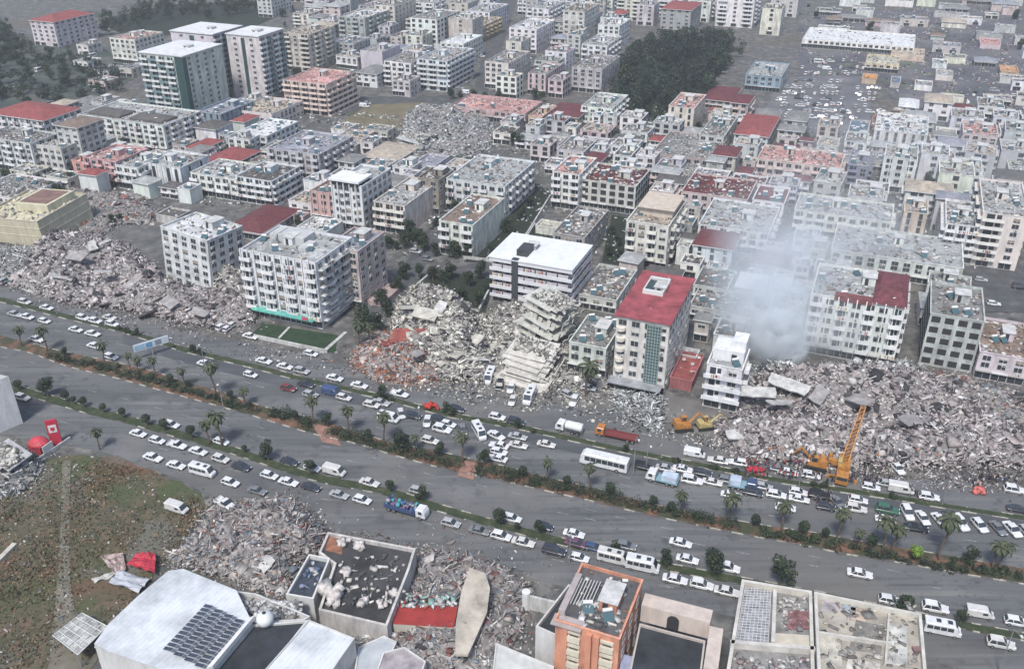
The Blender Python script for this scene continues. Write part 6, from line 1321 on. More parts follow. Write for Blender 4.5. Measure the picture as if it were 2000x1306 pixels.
mb = MB(); f0, f1 = loc3(487, 1213, 8.1), loc3(404, 1312, 8.1); s_ = Vector((.9, .5, 0)); mb.hexa([f0, f1, f1+s_, f0+s_], [f0+Vector((0, 0, .9)), f1+Vector((0, 0, .9)), f1+s_+Vector((0, 0, .9)), f0+s_+Vector((0, 0, .9))]); mb.build('white_parapet', mat((.62, .62, .62), .6, .1, name='white_parapet'), t)
for q in ((215, 1280, 232, 1306), (232, 1275, 262, 1306), (185, 1262, 215, 1280)):
    mb = MB(); mb.tube(loc3(q[0], q[1], 6.5), loc3(q[2], q[3], 4.0), .14, .14, 6); mb.build('roof_strut', FRAME, t)
t2, L, I, zt, c, ro = polyroof('flat_roof_building', 'low building with flat black roof between the two white roofs', '494,1218;602,1210;566,1256;518,1320;408,1320', 7.0, OFFW, BLK, 'building', .4, .3)
t3, L, I, zt, c, ro = polyroof('white_roof_building', 'smaller white sheet-roofed building right of the black flat roof', '603,1209;693,1245;640,1320;505,1320', 8.4, OFFW, WR, 'building', .25, .18)
# parapet strip with junk behind the white roofs
t4, L, I, zt, c, ro = polyroof('damaged_building', 'narrow damaged roof strewn with junk behind the black flat roof', '452,1152;500,1158;606,1202;594,1210;500,1216;470,1190', 6.2, OFFW, GREYR, 'building', .7, .3)
rng = np.random.default_rng(41)
def deck_junk(parent, ro, x0, y0, x1, y1, z, n, seed, tones, cc, hmax=.7):
    rg = np.random.default_rng(seed); a, b_, d = [px(*q, z) for q in ((x0, y0), (x1, y0), (x0, y1))]
    n = int(n); Pp = np.stack([np.array(px(rg.uniform(x0, x1), rg.uniform(y0, y1), z)) for _ in range(n)]); Pp[:, 0] -= cc.x; Pp[:, 1] -= cc.y
    S = np.stack([rg.lognormal(-.7, .6, n), rg.lognormal(-.8, .6, n), rg.uniform(.06, hmax, n)], 1); Pp[:, 2] = z+S[:, 2]*.45; E = np.stack([rg.normal(0, .15, n), rg.normal(0, .15, n), rg.uniform(0, 3, n)], 1)
    V, F = chunk_arrays(Pp, S, E, rg); o = obj('roof_debris', np_mesh('roof_debris', V, F, np.repeat(np.array(tones)[rg.integers(0, len(tones), n)]*rg.uniform(.8, 1.15, (n, 1)), 6, 0)), ro); o['kind'] = 'stuff'
GT = [(.45, .45, .44), (.3, .3, .3), (.12, .12, .12), (.5, .5, .5)]
deck_junk(t4, ro, 475, 1172, 590, 1206, 5.55, 150, 3, GT, c)
tk = obj('water_tank', None, loc=px(519, 1216, 6.9)); tag(tk, 'round white water tank with black lid on the edge of the black flat roof', 'water tank')
mb = MB(); k = 18; mb.loft([[(r_*math.cos(6.283*i/k), r_*math.sin(6.283*i/k), z) for i in range(k)] for r_, z in ((.9, 0), (1.35, .3), (1.5, 1.0), (1.4, 1.6), (1.0, 2.1), (.4, 2.35))]); mb.build('tank', mat((.60, .62, .62), .5, .15, name='tank_white'), tk, smooth=True)
mb = MB(); mb.tube((0, 0, 2.33), (0, 0, 2.5), .34, .3, 12); mb.build('lid', DARK, tk)
# white grid panel leaning out over the field
p4 = P('103,1240;160,1196;210,1222;152,1278', 3.0); cc = sum(p4, Vector())/4; pn = obj('frame_panel', None, loc=cc); tag(pn, 'white gridded roof frame jutting over the field at the far bottom left', 'roof frame')
mb = MB(); q = [v-cc for v in p4]
for i in range(6):
    f = i/5; mb.tube(q[0].lerp(q[1], f), q[3].lerp(q[2], f), .07, n=5); mb.tube(q[0].lerp(q[3], f), q[1].lerp(q[2], f), .07, n=5)
mb.build('grid', FRAME, pn); mb = MB(); mb.quad([v-Vector((0, 0, .12)) for v in ccw(q)]); mb.build('mesh_sheet', mat((.42, .43, .41), .7, .5, .9, name='mesh_sheet'), pn)
for v in q: mb = MB(); mb.tube(v, (v.x, v.y, -3.0), .1, n=6); mb.build('post', STEEL, pn)
# torn tents and red sheet
for (lb, pts, z, mm, nm, ct) in (('crimson sheet of torn roofing between the field and the white hall', '268,1078;304,1078;302,1118;246,1100', 1.6, mat((.42, .03, .05), .7, .3, .8, name='crimson'), 'torn_sheet', 'sheet'),
        ('pale blue-white tent cloth lying below the crimson torn sheet', '232,1112;292,1128;270,1155;212,1136', 1.2, mat((.40, .42, .46), .7, .2, .8, name='tent_cloth'), 'tent_cloth', 'tent'),
        ('dark red and white torn canopy left of the crimson sheet', '195,1086;240,1078;246,1110;222,1118', 1.0, mat((.34, .26, .24), .8, .9, .9, name='torn_canopy'), 'torn_canopy', 'canopy'),
        ('long white plank-like strip of cloth on the field left of the tent cloth', '178,1130;228,1112;232,1120;184,1136', .5, CW, 'cloth_strip', 'cloth')):
    q = ccw(P(pts, z)); cc = sum(q, Vector())/4; rr = random.Random(len(lb)); N = 6; mb = MB()
    g = [[q[0].lerp(q[1], i/N).lerp(q[3].lerp(q[2], i/N), j/N)-cc+Vector((0, 0, rr.uniform(-.45, .35))) for j in range(N+1)] for i in range(N+1)]; dn = Vector((0, 0, -.05))
    for i in range(N):
        for j in range(N): s4 = [g[i][j], g[i+1][j], g[i+1][j+1], g[i][j+1]]; mb.quad(s4); mb.quad([v+dn for v in s4[::-1]])
    tag(mb.build(nm, mm, None, cc), lb, ct)
# fallen black roof
t5, L, I, zt, c, ro = polyroof('collapsed_building', 'fallen building with sagging black roof, chipped white parapet and scattered lumps', '640,1038;812,1070;800,1110;756,1222;622,1190;652,1100;622,1078', 5.2, wallmat((.46, .44, .42), .3), mat((.05, .05, .052), .9, .5, .15, name='black_roof'), 'collapsed building', .8, .45, cap=wallmat((.52, .50, .47), .3))
deck_junk(t5, ro, 665, 1085, 790, 1180, 4.45, 90, 5, [(.5, .48, .45), (.4, .38, .36), (.10, .10, .10), (.08, .08, .08)], c, .6)
mb = MB(); q = ccw(P('642,1046;670,1052;668,1082;634,1074', 4.5)); mb.quad([v-Vector((c.x, c.y, 0)) for v in q]); mb.build('bare_screed', mat((.28, .13, .08), .9, .4, .6, name='brick_screed'), t5)
for i, (x, y, s) in enumerate(((679, 1119, 1.2), (704, 1070, 1.3), (668, 1062, 1.1), (709, 1178, 1.1), (746, 1182, 1.0), (645, 1160, 2.2), (652, 1172, 1.6), (770, 1160, .9), (683, 1055, .8))):
    rg = np.random.default_rng(i+50); n = 7; V, F = chunk_arrays(rg.normal(0, .35*s, (n, 3))*np.array([1, 1, .3])+np.array([0, 0, .35*s]), rg.uniform(.5, 1.1, (n, 3))*s, rg.uniform(0, 3, (n, 3)), rg, .3)
    o = obj('rubble_lump', np_mesh('rubble_lump', V, F, np.tile([(.48, .45, .43)], (len(F), 1))), loc=px(x, y, 4.5)); queue_label(o, x, 'pale lump of masonry', 'lying on the sagging black roof', 'lumps on the black roof', 'rubble lump')
t6, L, I, zt, c, ro = polyroof('roof_terrace', 'small dark terrace with white parapet left of the sagging black roof', '603,1081;645,1089;612,1169;558,1160', 5.6, OFFW, mat((.045, .055, .075), .8, .5, .3, name='dark_terrace'), 'building', .9, .35, cap=mat((.58, .57, .54), .7, .15, name='parapet_white'))
deck_junk(t6, ro, 590, 1095, 622, 1155, 4.7, 22, 6, [(.2, .24, .33), (.5, .5, .5), (.08, .12, .2)], c, .8)
# red sheet roof and leaning beige slab
t7, L, I, zt, c, ro = polyroof('collapsed_building', 'flattened building with deep red sheet roof between black roof and beige slab', '770,1178;894,1184;886,1225;768,1218', 3.4, wallmat((.48, .46, .40)), mat((.30, .035, .03), .7, .25, .3, name='deep_red'), 'collapsed building', 0, .2)
deck_junk(t7, ro, 772, 1160, 890, 1186, 3.5, 110, 7, GT+[(.3, .05, .04), (.2, .35, .3)], c, .8)
q = P('917,1110;948,1122;957,1150;951,1196;914,1274;889,1272;890,1214;901,1155', 5.0); cc = sum(q, Vector())/len(q); mb = MB(); q = ccw([v-cc for v in q]); z_ = [Vector((0, 0, .04*(v.y)+.05*v.x)) for v in q]
q = [v+w_ for v, w_ in zip(q, z_)]; dn = Vector((0, 0, -.5)); mb.quad(q); mb.quad([v+dn for v in q[::-1]]); [mb.quad([q[i-1]+dn, q[i]+dn, q[i], q[i-1]]) for i in range(len(q))]
tag(mb.build('concrete_slab', mat((.42, .38, .32), .9, .3, .25, name='beige_slab'), None, cc), 'large smooth beige slab lying between the red sheet roof and right rubble', 'slab')
t8, L, I, zt, c, ro = polyroof('collapsed_building', 'pale broken roof edge below the deep red sheet roof', '800,1228;880,1230;905,1262;880,1285;815,1262', 2.6, CW, wallmat((.46, .46, .41), .35), 'collapsed building', .3, .2)
# low houses at the bottom edge
for lb, pts, h, rm in (('small grey canopy roof with curved edge at the bottom, left of centre', '700,1262;750,1240;775,1252;745,1320;690,1320', 4, mat((.42, .45, .47), .6, .2, .3, name='grey_canopy')),
        ('low lilac-grey roof with white edge at the bottom, below the beige slab', '748,1272;790,1262;832,1290;820,1325;730,1325', 4.5, mat((.34, .31, .32), .8, .3, .4, name='lilac_roof')),
        ('low pale flat-roofed building at the bottom left of the salmon-pink block', '968,1254;1082,1300;1080,1330;960,1330', 5, mat((.50, .51, .49), .8, .2, .3, name='pale_roof'))):
    polyroof('low_building', lb, pts, h, OFFW, rm, 'building', .25, .25)
# salmon block
t, W, D, H, zt = bld('apartment_building', 'salmon-orange block with dark littered roof at the bottom right of centre', (1087, 1204), (1210, 1246), (1254, 1130), 0, 'o', 'd', 'N', H=14, wl_mute=False, wcol=(.55, .25, .18), junk=1.2, heat=2, rcol=(.10, .10, .105))
for x in (.12, .5, .62): local_box(t, 'pilaster', W*x, W*x+.9, -.55, -.02, 0, H-.8, wallmat((.55, .25, .16)))
for k in range(4):
    for x in (.3, .82):
        mb = MB(); z = H-3.6-k*2.9; mb.box(W*x-1.1, W*x+1.1, -.5, -.02, z, z+1.1, 0); mb.box(W*x-.7, W*x+.7, -.1, -.02, z+1.1, z+1.75, 1); mb.box(W*x-1.1, W*x+1.1, -.3, -.02, z+1.75, z+2.3, 0); mb.build('balcony', [wallmat((.56, .52, .42)), GLASS], t)
for k in range(4):
    for y in (.2, .5, .8): obj('window', win_mesh('window', (.5, .5, .5)), t, (W+.01, D*y, H-3.4-k*2.9), (0, 0, math.pi/2))
mb = MB(); mb.box(-.6, W*.42, -.8, D*.12, zt+.2, zt+.4); mb.box(W*.0, W*.1, D*.1, D*.75, zt, zt+1.6); mb.build('roof_wall', wallmat((.36, .32, .31)), t)
rng = np.random.default_rng(77)
mb = MB()
for i in range(7): x = W*(.1+.05*i); mb.box(x, x+.12, D*.3, D*.75, zt+.6+.05*i, zt+.75+.05*i)
mb.build('bent_rails', FRAME, t)
t, L, I, zt, c, ro = polyroof('low_building', 'dark-roofed annex with white wall against the left side of the salmon-orange block', '1110,1140;1150,1150;1086,1240;1046,1222', 8.5, OFFW, BLK, 'building', .8, .3)
mb = MB(); a, b = px(1028, 1130, 7), px(1120, 1152, 7); tag_ = obj('wall', None, loc=((a.x+b.x)/2, (a.y+b.y)/2, 0)); m_ = (a+b)/2; u = (b-a)/2; nn = Vector((-u.y, u.x, 0)).normalized()*.25
mb.hexa([-u-nn, u-nn, u+nn, -u+nn], [v+Vector((0, 0, 3.2)) for v in (-u-nn, u-nn, u+nn, -u+nn)]); mb.build('garden_wall', CW, tag_); tag(tag_, 'pale free-standing wall with white tank at its left end, above the dark annex', 'wall')
mb = MB(); mb.tube(-u+Vector((0, 0, 0)), -u+Vector((0, 0, 4)), .8, .8, 12); mb.build('tank', mat((.62, .62, .62), .5, .1, name='tank_white'), tag_); tag_['kind'] = 'thing'
# beige walled roof with arch, black roof, blue sheet roof
t, L, I, zt, c, ro = polyroof('flat_roof_building', 'black flat roof enclosed by a tall beige wall with dark arch', '1249,1216;1378,1250;1368,1330;1225,1330', 8.0, wallmat((.44, .40, .37)), BLK, 'building', .5, .3)
mb = MB(); a, b, b2 = px(1249, 1214, 8), px(1382, 1249, 8), px(1370, 1330, 8); nb = Vector((a.y-b.y, b.x-a.x, 0)).normalized()
O = Vector((c.x, c.y, 0)); a, b, b2 = a-O, b-O, b2-O; up4 = Vector((0, 0, 3.6))
mb.hexa([a+nb*.3, b+nb*.3, b+nb*3.2, a+nb*3.2], [a+nb*.3+up4, b+nb*.3+up4, b+nb*3.2+up4, a+nb*3.2+up4]); side = Vector((b.y-b2.y, b2.x-b.x, 0)).normalized()*2.2
if side.x < 0: side = -side
mb.hexa([b2, b2+side, b+side, b+Vector((.02, 0, 0))], [v+up4*.9 for v in (b2, b2+side, b+side, b+Vector((.02, 0, 0)))]); mb.build('beige_wall', wallmat((.50, .43, .38)), t)
mb = MB(); mid = a.lerp(b, .48)+nb*.26; uu = (b-a).normalized(); mb.quad([mid-uu*1.0, mid+uu*1.0]+[mid+uu*math.cos(math.pi*i/8)*1.0+Vector((0, 0, 2.0+math.sin(math.pi*i/8))) for i in range(9)]); mb.build('arch_opening', DARK, t)
polyroof('shed', 'lilac-blue corrugated sheet roof at the bottom right of the salmon-orange block', '1216,1276;1292,1296;1284,1330;1205,1330', 6.5, OFFW, mat((.30, .33, .46), .6, .25, .3, name='lilac_sheet'), 'shed', 0)
# the two large pale roofs at the lower right
PAR = mat((.52, .50, .46), .7, .2, .4, name='pale_parapet')
t, L, I, zt, c, ro = polyroof('flat_roof_building', 'cream-parapet building with grey gridded skylight roof at the lower right', '1449,1130;1586,1153;1592,1330;1415,1330', 11, wallmat((.50, .47, .41)), mat((.24, .235, .225), .9, .4, .25, name='grey_deck'), 'building', 1.2, .55, cap=PAR)
LZ = lambda x, y, z: px(x, y, z)-Vector((c.x, c.y, 0))
mb = MB(); q = [LZ(1455, 1148, 10), LZ(1506, 1150, 10), LZ(1500, 1262, 10), LZ(1436, 1256, 10)]; mb.quad(ccw(q), 0)
for i in range(9): f = i/8; mb.tube(q[0].lerp(q[1], f)+Vector((0, 0, .1)), q[3].lerp(q[2], f)+Vector((0, 0, .1)), .06, n=4, mi=1)
for i in range(22): f = i/21; mb.tube(q[0].lerp(q[3], f)+Vector((0, 0, .1)), q[1].lerp(q[2], f)+Vector((0, 0, .1)), .06, n=4, mi=1)
mb.build('gridded_skylight', [mat((.30, .31, .34), .5, .6, .8, name='dirty_glass'), mat((.5, .5, .5), .6, 0, name='bars')], t)
def lw(nm, a, b, z0, z1, wd, m_): 
    mb = MB(); a, b = LZ(*a, z0), LZ(*b, z0); u = (b-a).normalized(); n_ = Vector((-u.y, u.x, 0))*wd; up_ = Vector((0, 0, z1-z0)); mb.hexa([a-n_, b-n_, b+n_, a+n_], [a-n_+up_, b-n_+up_, b+n_+up_, a+n_+up_]); mb.build(nm, m_, t)
lw('inner_wall', (1512, 1160), (1508, 1262), 9.8, 11, .3, PAR); lw('inner_wall', (1425, 1262), (1590, 1275), 9.8, 11, .35, PAR)
mb = MB(); q = [LZ(1540, 1188, 10.2), LZ(1583, 1194, 10.2), LZ(1580, 1226, 10.2), LZ(1536, 1226, 10.2)]; q = ccw(q); mb.hexa([v-Vector((0, 0, .3)) for v in q], q); mb.build('red_brown_deck', mat((.22, .11, .11), .9, .5, .8, name='red_brown'), t)
mb = MB(); q = ccw([LZ(1512, 1235, 10.1), LZ(1588, 1240, 10.1), LZ(1585, 1268, 10.1), LZ(1510, 1262, 10.1)]); mb.hexa([v-Vector((0, 0, .3)) for v in q], q); mb.build('sand_deck', wallmat((.50, .46, .38)), t)
deck_junk(t, ro, 1515, 1165, 1580, 1230, 9.85, 60, 8, [(.4, .38, .35), (.2, .2, .2), (.45, .44, .42)], c, .5); deck_junk(t, ro, 1425, 1285, 1580, 1310, 9.85, 70, 18, [(.2, .15, .15), (.2, .2, .2), (.45, .44, .42)], c, .5)
t, L, I, zt, c, ro = polyroof('flat_roof_building', 'broad cream-grey flat roof with dirty patches at the bottom right', '1590,1154;1800,1197;1812,1330;1598,1330', 11.6, wallmat((.52, .50, .44)), mat((.36, .33, .28), .9, .4, .12, name='dirty_deck'), 'building', 1.0, .5, cap=PAR)
for nm, pts, cl in (('grey_patch', '1672,1210;1728,1222;1720,1275;1658,1268', (.20, .19, .17)), ('pale_patch', '1735,1215;1772,1222;1772,1300;1728,1296', (.46, .46, .43)), ('lilac_patch', '1605,1170;1640,1176;1638,1195;1604,1192', (.38, .35, .36)), ('blue_patch', '1645,1178;1672,1184;1670,1200;1642,1196', (.27, .31, .34)), ('sand_patch', '1655,1285;1720,1292;1715,1325;1650,1325', (.50, .47, .42)), ('cream_patch', '1602,1232;1640,1238;1645,1300;1600,1310', (.44, .42, .36)), ('tan_patch', '1662,1184;1694,1190;1690,1214;1660,1210', (.44, .35, .28))):
    mb = MB(); q = ccw([LZ(*[float(e) for e in s.split(',')], 10.68) for s in pts.split(';')]); mb.hexa([v-Vector((0, 0, .06)) for v in q], q); mb.build(nm, mat(cl, .9, .4, .4, name=nm), t)
lw('inner_wall', (1594, 1240), (1740, 1262), 10.6, 11.5, .18, PAR); lw('inner_wall', (1735, 1202), (1728, 1300), 10.6, 11.3, .15, PAR)
mb = MB(); q = LZ(1795, 1270, 10.7); mb.box(q.x-1, q.x+.8, q.y-.5, q.y+.5, q.z, q.z+.5); mb.build('air_unit', mat((.2, .12, .12), .8, .3, name='air_unit'), t)
deck_junk(t, ro, 1600, 1175, 1790, 1310, 10.65, 160, 9, [(.42, .4, .36), (.25, .24, .22), (.15, .14, .13)], c, .35)
# tilted grey block at the left edge
a, b = px(18, 733, 14), px(-60, 800, 14)
t = obj('apartment_building', None); tag(t, 'tall pale grey blank-walled block cut by the left edge above the pale rubble', 'building')
base = P('62,890;-80,950;-330,880;-170,800', 0); top = P('17,734;-120,800;-330,742;-190,680', 0); 
mb = MB(); hh = 13.0; tp = P('17,735;-118,786;-330,735;-185,692', hh); cc = sum(base, Vector())/4; t.location = cc
q0 = [v-cc for v in tp]; q0 = [Vector((v.x, v.y, 0)) for v in q0]; mb.hexa(q0[::-1], [v+Vector((0, 0, hh)) for v in q0[::-1]]); mb.build('wall', wallmat((.58, .59, .60), .2), t)
mb = MB(); mb.quad([v+Vector((0, 0, hh+.04)) for v in ccw(q0)]); mb.build('roof', mat((.4, .4, .4), .9, .2, name='roof_grey'), t)
pancake('grey broken floors with dark hollow below the blank-walled left block', 22, 915, 9, 6, 3, 1.9, (8, 10), -30, (.38, .38, .39), .3)
# fuel station sign
t = obj('pylon_sign', None, loc=px(112, 868, .05), rot=(0, 0, math.radians(20))); tag(t, 'red pylon sign with white emblem panel beside the near service road', 'sign')
mb = MB(); mb.box(-1.2, 1.2, -.3, .3, 0, 6.8); mb.build('pylon', mat((.45, .03, .06), .5, .1, name='sign_red'), t)
mb = MB(); mb.box(-.85, .85, -.36, -.30, 3.6, 5.6); mb.build('white_panel', FRAME, t)
mb = MB(); mb.box(-.45, .45, -.40, -.36, 4.2, 5.0); mb.box(-.15, .15, -.40, -.36, 3.9, 4.2); mb.build('emblem', mat((.45, .03, .06), .5, 0, name='sign_red_dark'), t)
t = obj('kiosk', None, loc=px(80, 880, .05), rot=(0, 0, GRID)); tag(t, 'small red domed kiosk beside the red pylon sign', 'kiosk')
mb = MB(); mb.box(-1.9, 1.9, -1.5, 1.5, 0, 2.2); mb.build('body', mat((.36, .04, .06), .6, .2, name='kiosk_red'), t)
mb = MB(); k = 12; mb.loft([[(r_*2.4*math.cos(6.283*i/k), r_*2.0*math.sin(6.283*i/k), z) for i in range(k)] for r_, z in ((1, 2.2), (.95, 2.6), (.7, 3.2), (.3, 3.6), (.05, 3.7))]); mb.build('canopy', mat((.48, .05, .07), .6, .2, name='canopy_red'), t)
mb = MB(); mb.box(2.5, 2.7, -1.4, 1.4, 0, 2.6); mb.build('white_board', FRAME, t)
a, b = px(75, 900), px(138, 858); mb = MB(); m_ = (a+b)/2; u = (b-a)/2; nn = Vector((-u.y, u.x, 0)).normalized()*.2; mb.hexa([-u-nn, u-nn, u+nn, -u+nn], [v+Vector((0, 0, .8)) for v in (-u-nn, u-nn, u+nn, -u+nn)]); tag(mb.build('low_wall', CW, None, m_), 'low pale wall at the field corner below the red pylon sign', 'wall')['kind'] = 'thing'
a, b = px(-10, 1105), px(30, 1065); mb = MB(); m_ = (a+b)/2; u = (b-a)/2; nn = Vector((-u.y, u.x, 0)).normalized()*.5; mb.hexa([-u-nn, u-nn, u+nn, -u+nn], [v+Vector((0, 0, .7)) for v in (-u-nn, u-nn, u+nn, -u+nn)]); tag(mb.build('concrete_beam', wallmat((.46, .44, .38)), None, m_), 'short pale beam lying in the field at the left edge', 'beam')
# billboard over the avenue
t = obj('billboard', None, loc=px(300, 694, .05), rot=(0, 0, math.radians(38))); tag(t, 'tilted blue and white billboard beside the far verge at the left', 'billboard')
mb = MB(); mb.tube((0, 0, 0), (0, 0, 3.2), .2, .16, 8); mb.build('pole', STEEL, t)
mb = MB(); mb.box(-4.6, 4.6, -.2, .2, 2.6, 4.6); mb.build('panel', mat((.52, .56, .60), .5, .1, name='board_white'), t)
for x0, x1, cl in ((-4.3, -1.8, (.30, .48, .60)), (-1.4, .2, (.12, .30, .50)), (1.0, 2.6, (.20, .24, .30))):
    mb = MB(); mb.box(x0, x1, -.24, -.2, 2.9, 4.3); mb.build('picture', mat(cl, .5, .2, 2.0, name='print'), t)
# walls of the lawn in front of the finned block and of the dark garden
for i, (a, b, w_) in enumerate((((545, 662), (566, 640), .35), ((630, 690), (676, 650), .5), ((815, 560), (858, 524), .3), ((935, 610), (968, 545), .25), ((480, 656), (640, 690), .2), ((1020, 475), (1075, 385), .25), ((905, 505), (1215, 545), .18), ((1005, 505), (1045, 440), .2))):
    a, b = px(*a), px(*b); mb = MB(); m_ = (a+b)/2; u = (b-a)/2; nn = Vector((-u.y, u.x, 0)).normalized()*w_; mb.hexa([-u-nn, u-nn, u+nn, -u+nn], [v+Vector((0, 0, 1.1 if i > 1 else .4)) for v in (-u-nn, u-nn, u+nn, -u+nn)])
    o = mb.build('low_wall', CW, None, m_); o['kind'] = 'thing'; tag(o, ['short white kerb wall on the lawn of the finned block', 'long white wall at the right end of the lawn', 'pale wall on the left side of the dark garden', 'wall on the right side of the dark garden', 'low wall along the front of the lawn', 'wall of the alley garden right of the pale grey block', 'pale wall along the lane behind the modern white block', 'wall of the small garden behind the modern white block'][i], 'wall')
# lamp posts
for i, (x, y, h, n_) in enumerate(((402, 728, 9, 1), (1237, 925, 10, 1), (1950, 1312, 10, 1), (437, 800, 8, 2), (1262, 915, 7, 1), (548, 1020, 7, 1), (1112, 1100, 8, 1), (820, 845, 8, 1), (1330, 920, 8, 1), (1840, 985, 8, 1), (640, 765, 8, 1), (1560, 950, 8, 1))):
    t = obj('street_lamp', None, loc=px(x, y, .05)); mb = MB(); mb.tube((0, 0, 0), (0, 0, h), .13, .07, 6); mb.tube((0, 0, h), (.3, -1.6, h+.3), .06, .05, 5); mb.build('pole', STEEL, t); mb = MB(); mb.box(.1, .5, -2.1, -1.5, h+.22, h+.38); mb.build('lamp_head', FRAME, t); queue_label(t, x, 'thin grey street lamp', 'along the avenue', 'street lamps', 'street lamp')

# ================================================================ PEOPLE
def person_mesh(v, top, leg):
    vs = [(0, 0, .95), (0, 0, 1.15), (0, 0, 1.4), (0, 0, 1.52), (0, .01, 1.68)]; rad = [(.15, .11), (.14, .10), (.17, .11), (.06, .06), (.1, .11)]; es = [(0, 1), (1, 2), (2, 3), (3, 4)]
    st = (.12, .3, -.15)[v % 3]
    def chain(root, pts, rs):
        pv = root
        for p, r_ in zip(pts, rs): vs.append(p); rad.append((r_, r_)); es.append((pv, len(vs)-1)); pv = len(vs)-1
    for s in (-1, 1):
        chain(0, [(s*.1, 0, .88), (s*.11, s*st*.5+.02, .5), (s*.11, s*st, .09), (s*.11, s*st+.14, .05)], (.1, .07, .05, .045))
        arm = [(s*.2, 0, 1.42), (s*.25, -.02+s*.05, 1.16), (s*.24, .1+s*.08, .92), (s*.24, .14+s*.08, .84)] if v != 1 or s > 0 else [(s*.2, 0, 1.42), (s*.27, .08, 1.2), (s*.12, .28, 1.22), (s*.08, .34, 1.24)]
        chain(2, arm, (.06, .05, .04, .04))
    me = bpy.data.meshes.new('skel'); me.from_pydata(vs, es, []); o = bpy.data.objects.new('skel', me); COL.objects.link(o); md_ = o.modifiers.new('s', 'SKIN')
    for i, r_ in enumerate(rad): me.skin_vertices[0].data[i].radius = r_
    me.skin_vertices[0].data[0].use_root = True; md_.use_smooth_shade = True; sb = o.modifiers.new('b', 'SUBSURF'); sb.levels = 1
    dg = bpy.context.evaluated_depsgraph_get(); dg.update(); out = bpy.data.meshes.new_from_object(o.evaluated_get(dg)); bpy.data.objects.remove(o); bpy.data.meshes.remove(me); out.name = 'person'
    out.materials.clear()
    for m in (mat((.35, .2, .14), .6, 0, name='skin'), top, leg): out.materials.append(m)
    for p in out.polygons:
        z = p.center.z; x = abs(p.center.x); p.material_index = 0 if (z > 1.5 or (x > .2 and z < .93) or (v == 1 and p.center.y > .27 and z > 1)) else 1 if z > .93 else 2
    return out
CL = {'black': (.02, .02, .025), 'dark blue': (.03, .05, .12), 'red': (.4, .04, .04), 'grey': (.16, .16, .17), 'white': (.5, .5, .5), 'orange': (.55, .2, .04)}
hm = MB(); hm.loft([[(r_*math.cos(6.283*i/10), r_*math.sin(6.283*i/10)-.01, z) for i in range(10)] for r_, z in ((.108, 1.66), (.115, 1.72), (.085, 1.79), (.02, 1.81))]); HAIR = hm.mesh('hair', [mat((.02, .015, .012), .9, 0, name='hair')])
PM = {}
def people(where, group, spots, cols, seed, z=.05):
    rr = random.Random(seed)
    for x, y in spots:
        cn = rr.choice(cols); v = rr.randrange(3); k = (cn, v)
        if k not in PM: PM[k] = person_mesh(v, mat(CL[cn], .8, 0, name='coat'), mat(rr.choice([(.03, .03, .04), (.05, .06, .1), (.12, .1, .08)]), .8, 0, name='trousers'))
        p = px(x, y, z); o = obj('person', PM[k], loc=p, rot=(0, 0, rr.uniform(0, 6.28))); obj('hair', HAIR, o); queue_label(o, x, '%s-topped person' % cn.replace(' ', '-'), where, group, 'person')
rr = random.Random(5)
people('in the crowd by the red barrier', 'people watching the rescue', [(rr.uniform(1455, 1580), rr.uniform(905, 936)) for _ in range(60)], ['black', 'black', 'dark blue', 'red', 'grey', 'red'], 1)
people('around the foot of the crane', 'people watching the rescue', [(rr.uniform(1590, 1745), rr.uniform(930, 948)) for _ in range(46)], ['black', 'black', 'dark blue', 'grey'], 2)
people('in the crowd near the right edge', 'people watching the rescue', [(rr.uniform(1890, 1985), rr.uniform(930, 955)) for _ in range(46)], ['black', 'black', 'dark blue', 'grey', 'white'], 3)
people('in the group left of the tall palm', 'people on the forecourt', [(rr.uniform(1062, 1092), rr.uniform(755, 785)) for _ in range(16)], ['black', 'dark blue', 'grey', 'white'], 4)
people('between the cars near the crane', 'people between the cars', [(rr.uniform(1590, 1630), rr.uniform(965, 985)) for _ in range(12)], ['black', 'dark blue', 'grey'], 6)
people('beside the forecourt cars', 'people on the forecourt', [(rr.uniform(880, 950), rr.uniform(745, 765)) for _ in range(9)], ['black', 'white', 'grey'], 7)
people('on the far service road', 'people on the far service road', [(1786, 968), (1790, 970), (1780, 966), (1460, 905), (1795, 971)], ['black', 'grey'], 8)
people('near the pink-red cover', 'people watching the rescue', [(1910, 950), (1913, 957)], ['orange'], 9)
people('climbing on the edge of the right rubble', 'people on the rubble', [(rr.uniform(1480, 1900), rr.uniform(880, 905)) for _ in range(26)], ['black', 'dark blue', 'grey', 'orange'], 10, z=2.6)
# small clutter: red barrier cloth and striped cover by the crowd
for lb, x, y, cl, L_ in (('red barrier cloth hung beside the crowd and white cars', 1478, 922, (.42, .03, .05), 3.2), ('red heap of bags beside the far verge left of the white saloon cars', 842, 796, (.38, .04, .03), 2.6), ('pink-red cover standing beside the red-clothed people at the right', 1912, 962, (.5, .14, .12), 1.6)):
    rg = np.random.default_rng(int(x)); n = 14; V, F = chunk_arrays(rg.normal(0, .5, (n, 3))*np.array([L_*.5, .8, .35])+np.array([0, 0, .7]), rg.uniform(.4, 1.1, (n, 3)), rg.uniform(0, 3, (n, 3)), rg, .3)
    o = obj('red_bundle', np_mesh('red_bundle', V, F, np.tile([cl], (len(F), 1))), loc=px(x, y, .05)); tag(o, lb, 'bundle')
